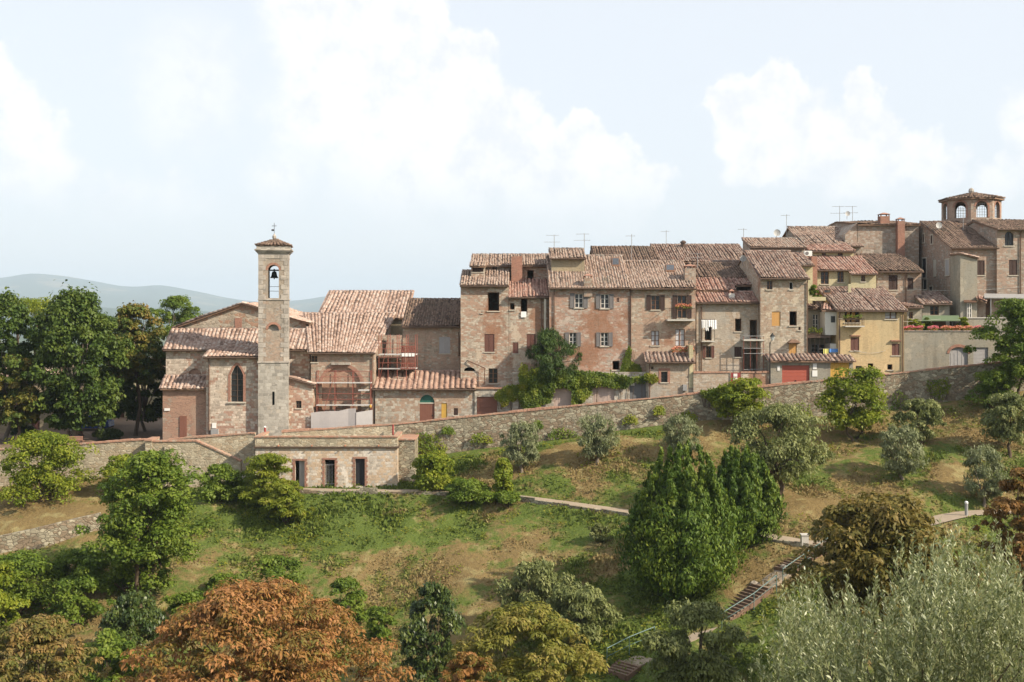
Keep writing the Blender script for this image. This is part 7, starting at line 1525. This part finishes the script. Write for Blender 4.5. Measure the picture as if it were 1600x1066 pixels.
# ------------------------------------------------------------------ roof furniture, street furniture, steps
def antenna(px, yt, yb, D, label, kind=0):
    t = Thing('antenna', label, 'antenna', P(px, yb, D), 'television antennas on the roofs'); mb = MB(); a, b = P(px, yb, D), P(px, yt, D); mb.tube([a - Vector((0, 0, 1.2)), b], .028, 5); t.part('mast', mb, M_ANT)
    for i, f in enumerate((.97, .62) if kind else (.92,)):
        z = a.z + (b.z - a.z) * f; w = .55 + .2 * (i + kind); mb = MB(); mb.tube([(a.x - w, D, z), (a.x + w * .6, D, z)], .016, 4)
        for k in range(6): x = a.x - w + k * w * .3; mb.tube([(x, D - .28, z + .012), (x, D + .28, z + .012)], .009, 4)
        t.part('boom', mb, M_ANT)
def dish(px, py, r, D, label):
    t = Thing('satellite_dish', label, 'satellite dish', P(px, py + r, D), 'satellite dishes'); c = P(px, py, D); R = r / F * D; mb = MB(); n = 16; prof = [(0.02, .0), (.4, .03), (.75, .1), (1.0, .2)]
    for i in range(len(prof) - 1):
        for k in range(n):
            q = [(c.x + R * rr * math.cos(6.283 * kk / n), c.y - R * dd, c.z + R * rr * math.sin(6.283 * kk / n)) for rr, dd, kk in ((prof[i][0], prof[i][1], k), (prof[i][0], prof[i][1], k + 1), (prof[i + 1][0], prof[i + 1][1], k + 1), (prof[i + 1][0], prof[i + 1][1], k))]
            mb.poly(*q)
    t.part('reflector', mb, M_DISH); mb = MB(); mb.tube([(c.x, c.y + .02, c.z), (c.x, c.y + .25, c.z - R * .5), (c.x, c.y + .25, c.z - R * 2.2)], .03, 5); t.part('bracket', mb, M_ANT)
    mb = MB(); mb.tube([(c.x, c.y - R * .1, c.z - R * .9), (c.x, c.y - R * 1.0, c.z)], .015, 4); mb.box(c.x - .05, c.x + .05, c.y - R * 1.1, c.y - R, c.z - .05, c.z + .05); t.part('feed_arm', mb, M_ANT)
def roof_furniture():
    for a in [(866, 367, 397, 108.8, 'branched antenna over the tall house with chimney', 1), (913, 365, 393, 106.6, 'antenna beside the little roof room', 1), (987, 366, 402, 107.2, 'plain mast between red and brown houses', 0), (1041, 360, 384, 118, 'thin antenna over the long back roof', 0),
              (1090, 396, 414, 108, 'low antenna over the beige house roof', 1), (1162, 357, 376, 112, 'short antenna at the end of the lichen roof', 0), (1229, 335, 357, 118.5, 'antenna on the broad gable ridge', 0), (1312, 322, 352, 121, 'tall branched antenna before the stone skyline house', 1), (1332, 322, 350, 121, 'tall antenna nearest the stone skyline house', 1), (1505, 326, 356, 111, 'mast standing before the octagonal lantern', 0)]: antenna(*a)
    for d in [(1214, 364, 5.5, 115.5, 'grey dish at the corner of the broad gable'), (1161, 404, 5.2, 105.5, 'grey dish beside the tan house roof'), (1324.5, 334, 3.8, 120.5, 'small dish between two tall antennas'), (1467, 352, 5, 110.5, 'dark dish on the roof below the lantern')]: dish(*d)
    t = Thing('air_conditioner', 'white air conditioner unit on the wall behind the tan house', 'air conditioner', P(1263, 400, 107)); D = 107; mb = MB(); mb.box(X(1257, D), X(1269, D), D, D + .3, Z(400, D), Z(392, D)); o = t.part('casing', mb, M_SIGN); mb = MB(); c = P(1261, 396, D); mb.prism_y([(c.x + .17 * math.cos(6.283 * k / 14), c.z + .17 * math.sin(6.283 * k / 14)) for k in range(14)], D - .015, D - .002); t.part('fan_grille', mb, M_SHGREY, o)
    mb = MB(); D = 118.2; mb.lathe(P(1067.5, 384, D) - Vector((0, 0, .5)), [(.24, 0), (.24, .75), (.32, .78), (.32, .9), (.1, 1.05)], 10); single('roof_vent', mb, M_GUTTER, P(1067.5, 384, D), 'dark round vent pot on the long back roof', 'vent')
    D = 97.9; t = Thing('street_lamp', 'old iron street lamp on the road before the tan house', 'street lamp', (X(1203, D), D, zs(1203))); x = X(1203, D)
    mb = MB(); mb.lathe((x, D, zs(1203)), [(.14, 0), (.14, .4), (.07, .5), (.06, 1.6)], 8); mb.tube([(x, D, zs(1203) + 1.5), (x, D, Z(535, D))], .045, 6); t.part('post', mb, M_IRON)
    mb = MB(); mb.tube([(x, D, Z(540, D)), (x + .1, D, Z(533, D)), (x + .22, D, Z(532, D))], .03, 5); t.part('arm', mb, M_IRON)
    mb = MB(); c = (x + .22, D, Z(532, D)); mb.lathe(c, [(.1, .0), (.2, .32), (.19, .34)], 6); o = t.part('lantern', mb, M_LAMPG); mb = MB(); mb.lathe((c[0], c[1], c[2] + .345), [(.25, 0), (.1, .17), (.03, .3)], 6); t.part('lantern_cap', mb, M_IRON, o)
    for i, (a, b, lab) in enumerate([((1310, 498, 99), (1470, 499, 101), 'thin cable strung along the front of the yellow house'), ((1334, 547, 99.1), (1384, 548, 99.1), 'short washing line low on the yellow house'), ((1420, 452, 105.9), (1600, 448, 105.5), 'cable stretched across the stone houses above the awning')]):
        A, B = P(*a), P(*b); mb = MB(); mb.tube([A + (B - A) * (k / 8) - Vector((0, 0, .25 * math.sin(math.pi * k / 8))) for k in range(9)], .014, 4); single('cable', mb, M_CONC, A, lab, 'cable')
roof_furniture()

def flower_box(label, x0, x1, py, D, mat, pot=M_POT, h=.26, n=200, group='flower boxes'):
    a, b = X(x0, D), X(x1, D); z = Z(py, D); t = Thing('flower_box', label, 'flower box', ((a + b) / 2, D, z), group); mb = MB()
    mb.hexa([(a + .05, D - .1, z), (b - .05, D - .1, z), (b - .05, D + .1, z), (a + .05, D + .1, z)], [(a, D - .14, z + .2), (b, D - .14, z + .2), (b, D + .14, z + .2), (a, D + .14, z + .2)]); t.part('trough', mb, pot)
    for nm, m_, k, zz, ll in (('leaves', L_IVYB, n // 2, .12, .11), ('blossoms', mat, n, .26, .10)):
        x = RNG.uniform(a - .05, b + .05, k); y = RNG.normal(D - .05, .13, k); q = z + zz + RNG.random(k) * h * (.5 + .5 * np.abs(np.sin((x - a) * 3.1)))
        C = np.stack([x, y, q], -1); ln = ll * RNG.uniform(.7, 1.3, k); V = leafquads(C, unit(k) * .8 + np.array([0, -.6, .5]), unit(k), ln, ln * .9)
        quadmesh(nm, V, np.arange(k * 4).reshape(-1, 4), m_, {'rnd': RNG.random(k), 'tone': RNG.random(k)}, t.o, t.base)['kind'] = 'stuff'
def flowers():
    D = 99.75
    flower_box('long pink flower box beside the yellow house', 1413, 1441, 518, D, M_PINK, n=330); flower_box('pink flower box at the awning edge', 1450, 1465, 518, D, M_PINK); flower_box('orange flower box under the awning', 1470, 1485, 518, D, M_ORANGEF)
    flower_box('salmon flower box beside the awning post', 1487, 1501, 518, D, M_ORANGEF); flower_box('orange flower box beyond the awning', 1504, 1518, 518, D, M_ORANGEF); flower_box('magenta flower box nearest the tall tree', 1521, 1538, 518, D, M_PINK)
    flower_box('red geranium trough on the iron railing of the brown house', 1056, 1080, 484, 98.95, M_ORANGEF, pot=M_GUTTER, h=.3); flower_box('low terracotta trough on the annex roof edge', 1050, 1083, 551, 99.7, M_ORANGEF, h=.3)
    flower_box('planter of grasses on the loggia slab', 1262, 1284, 524, 99.9, L_BRIGHT, pot=M_GUTTER, h=.5); flower_box('small planter on the balcony of the yellow house', 1318, 1346, 500, 98.4, L_MID, pot=M_GUTTER, h=.2, n=120)
    tree('terrace_shrub', 'green shrub on the roof terrace between tan and cream houses', 1272, 446, 470, 11, 'midb', 101.2, zbase=Z(470, 101.2), n=.5)
    tree('terrace_shrub', 'yellowish shrub at the corner of the flower terrace', 1428, 500, 519, 14, 'bush', 101.0, zbase=Z(518, 101), n=.4); tree('terrace_shrub', 'dark shrub at the awning corner', 1447, 497, 519, 10, 'midb', 101.2, zbase=Z(518, 101.2), n=.4); tree('terrace_shrub', 'yellow green shrub between awning and raised terrace', 1505, 497, 519, 11, 'bush', 101.4, zbase=Z(518, 101.4), n=.4)
flowers()

M_BOULDER = plain('boulder_stone', (.24, .21, .175), .95, .25)
M_EARTHSTEP = plain('trodden_step', (.21, .155, .11), .95, .25)
def steps_and_posts():
    fl = [(P(1290, 857, 73.2), P(1225, 902, 70.6), 13), (P(1192, 920, 69.7), P(1128, 962, 67.7), 12), (P(985, 1036, 64.1), P(962, 1058, 63.2), 5)]
    t = Thing('garden_steps', 'timber edged garden steps running down the slope past the yews', 'steps', fl[1][0])
    def side(a, b): u = b - a; u.z = 0; u.normalize(); return Vector((-u.y, u.x, 0))
    def fix(p): return Vector((p.x, p.y, tz(p.x, p.y) + .12))
    for a, b, n in fl:
        a, b = fix(a), fix(b); s = side(a, b) * .72
        for k in range(n):
            p = a + (b - a) * (k / n); q = a + (b - a) * ((k + 1) / n); zt = p.z; mb = MB(); pq = Vector((q.x, q.y, 0)); pp = Vector((p.x, p.y, 0)); z0 = Vector((0, 0, zt - .5)); z1 = Vector((0, 0, zt)); e = (pq - pp) * .14
            mb.hexa([pp - s + z0, pq - s + z0, pq + s + z0, pp + s + z0], [pp - s + z1, pq - s + z1, pq + s + z1, pp + s + z1]); o = t.part('step', mb, M_EARTHSTEP)
            mb = MB(); dz = Vector((0, 0, .03)); r0 = pq; mb.hexa([r0 - s + z0, r0 + e - s + z0, r0 + e + s + z0, r0 + s + z0], [r0 - s + z1 + dz, r0 + e - s + z1 + dz, r0 + e + s + z1 + dz, r0 + s + z1 + dz]); t.part('riser', mb, M_STEP, o)
        for sg in (-1, 1):
            mb = MB(); w = s * sg; w2 = s * sg * 1.12; up = Vector((0, 0, .03)); dn = Vector((0, 0, .6)); mb.hexa([a + w - dn, b + w - dn, b + w2 - dn, a + w2 - dn], [a + w + up, b + w + up, b + w2 + up, a + w2 + up]); t.part('stringer', mb, M_STEP)
    seg = [(fl[0][1], fl[1][0]), (fl[1][1], P(1060, 1000, 66)), (P(1060, 1000, 66), fl[2][0])]
    for a, b in seg:
        n = 6; mb = MB(); pts = [fix(a + (b - a) * k / n) for k in range(n + 1)]
        rb = ribbon(pts, 1.3, -.05)
        for (p, q), (r_, s_) in zip(rb[:-1], rb[1:]): mb.hexa([p - Vector((0, 0, .5)), r_ - Vector((0, 0, .5)), s_ - Vector((0, 0, .5)), q - Vector((0, 0, .5))], [p, r_, s_, q])
        t.part('landing', mb, M_PATH)
    def rail(label, pts):
        pts = [fix(p) for p in pts]; h = Thing('handrail', label, 'handrail', pts[0], 'handrails along the steps'); up = Vector((0, 0, .95)); tops = []
        for p in pts: mb = MB(); mb.tube([p - Vector((0, 0, .3)), p + up], .026, 6); h.part('post', mb, M_RAIL)
        mb = MB(); mb.tube([p + up for p in pts], .026, 6); h.part('rail', mb, M_RAIL); mb = MB(); mb.tube([p + up * .5 for p in pts], .015, 5); h.part('mid_rail', mb, M_RAIL)
    off = Vector((.55, -.85, 0)) * .95
    rail('teal handrail of the upper flight beside the brown chestnut', [P(1285, 862, 73) + off, P(1240, 893, 71) + off, P(1205, 912, 70) + off])
    rail('teal handrail of the middle flight below the yews', [P(1195, 920, 69.6) + off, P(1160, 941, 68.6) + off, P(1110, 970, 67.3) + off])
    rail('dark teal handrail of the lowest landing', [P(1040, 1008, 65.3) + off * -1, P(1000, 1026, 64.4) + off * -1, P(965, 1048, 63.4) + off * -1])
    # stones beside the steps
    for i, (px, py, lab) in enumerate([(1178, 912, 'rough boulder at the head of the middle flight'), (1224, 888, 'rough boulder beside the upper flight'), (1120, 957, 'rough boulder at the foot of the middle flight')]):
        D = hit(px, py); c = Vector((X(px, D), D, tz(X(px, D), D))); mb = MB(); rg = random.Random(i); n = 9
        mb.lathe(c - Vector((0, 0, .1)), [(.24 * rg.uniform(.8, 1.1), 0), (.26, .14), (.2, .27), (.08, .34)], n); mb.v = [(x + rg.uniform(-.05, .05), y + rg.uniform(-.05, .05), z + rg.uniform(-.03, .03)) for x, y, z in mb.v]; single('boulder', mb, M_BOULDER, c, lab, 'boulder')
    D = hit(1510, 806); x = X(1510, D); z = tz(x, D); t = Thing('bollard_light', 'grey cylindrical bollard light by the path below the low olive', 'bollard', (x, D, z)); mb = MB(); mb.lathe((x, D, z - .1), [(.11, 0), (.11, .95), (.1, .97)], 12); t.part('post', mb, M_STEEL); mb = MB(); mb.lathe((x, D, z + .875), [(.12, 0), (.12, .1), (.06, .16)], 12); t.part('cap', mb, M_SIGN)
    D = hit(1316, 848); x = X(1316, D); z = tz(x, D); t = Thing('bollard_light', 'pale bollard light with round white head near the steps', 'bollard', (x, D, z)); mb = MB(); mb.lathe((x, D, z - .1), [(.09, 0), (.08, .95), (.06, .97)], 12); t.part('post', mb, M_STEEL); mb = MB(); mb.lathe((x, D, z + .88), [(.07, 0), (.15, .1), (.15, .2), (.07, .29)], 12); t.part('globe', mb, M_SIGN)
    D = hit(1257, 853); x = X(1257, D); z = tz(x, D); t = Thing('concrete_pillar', 'squat concrete pillar at the top of the steps', 'pillar', (x, D, z)); mb = MB(); mb.box(x - .22, x + .22, D - .2, D + .2, z - .2, z + .72); t.part('shaft', mb, M_CONC); mb = MB(); mb.box(x - .26, x + .26, D - .24, D + .24, z + .723, z + .8); t.part('cap', mb, M_CONC)
    # low wall at the foot of the big bush
    pts = []
    for px, py in ((-80, 852), (0, 838), (60, 825), (110, 813), (158, 802)):
        D = hit(px, py + 30); pts.append(P(px, py, D))
    wall_run('terrace_wall', 'low grey stone terrace wall on the slope below the large bush', pts, .4, M_RUBBLE, 2.4, cop=False)
    D = 96.8
    t = Thing('red_post', 'small rusty red pipe stub on the roof terrace', 'pipe', P(414, 684, 96)); mb = MB(); mb.tube([P(414, 686, 96), P(414, 668, 96)], .09, 8); t.part('pipe', mb, M_SIGNRED); mb = MB(); mb.lathe(P(414, 668, 96), [(.1, 0), (.1, .05), (.05, .12)], 8); t.part('cap', mb, M_SIGN)
    t = Thing('red_post', 'rusty red pipe stub at the far end of the parapet', 'pipe', P(614, 666, 96.5)); mb = MB(); mb.tube([P(614, 680, 96.5), P(614, 664, 96.5)], .08, 8); t.part('pipe', mb, M_SIGNRED)
steps_and_posts()
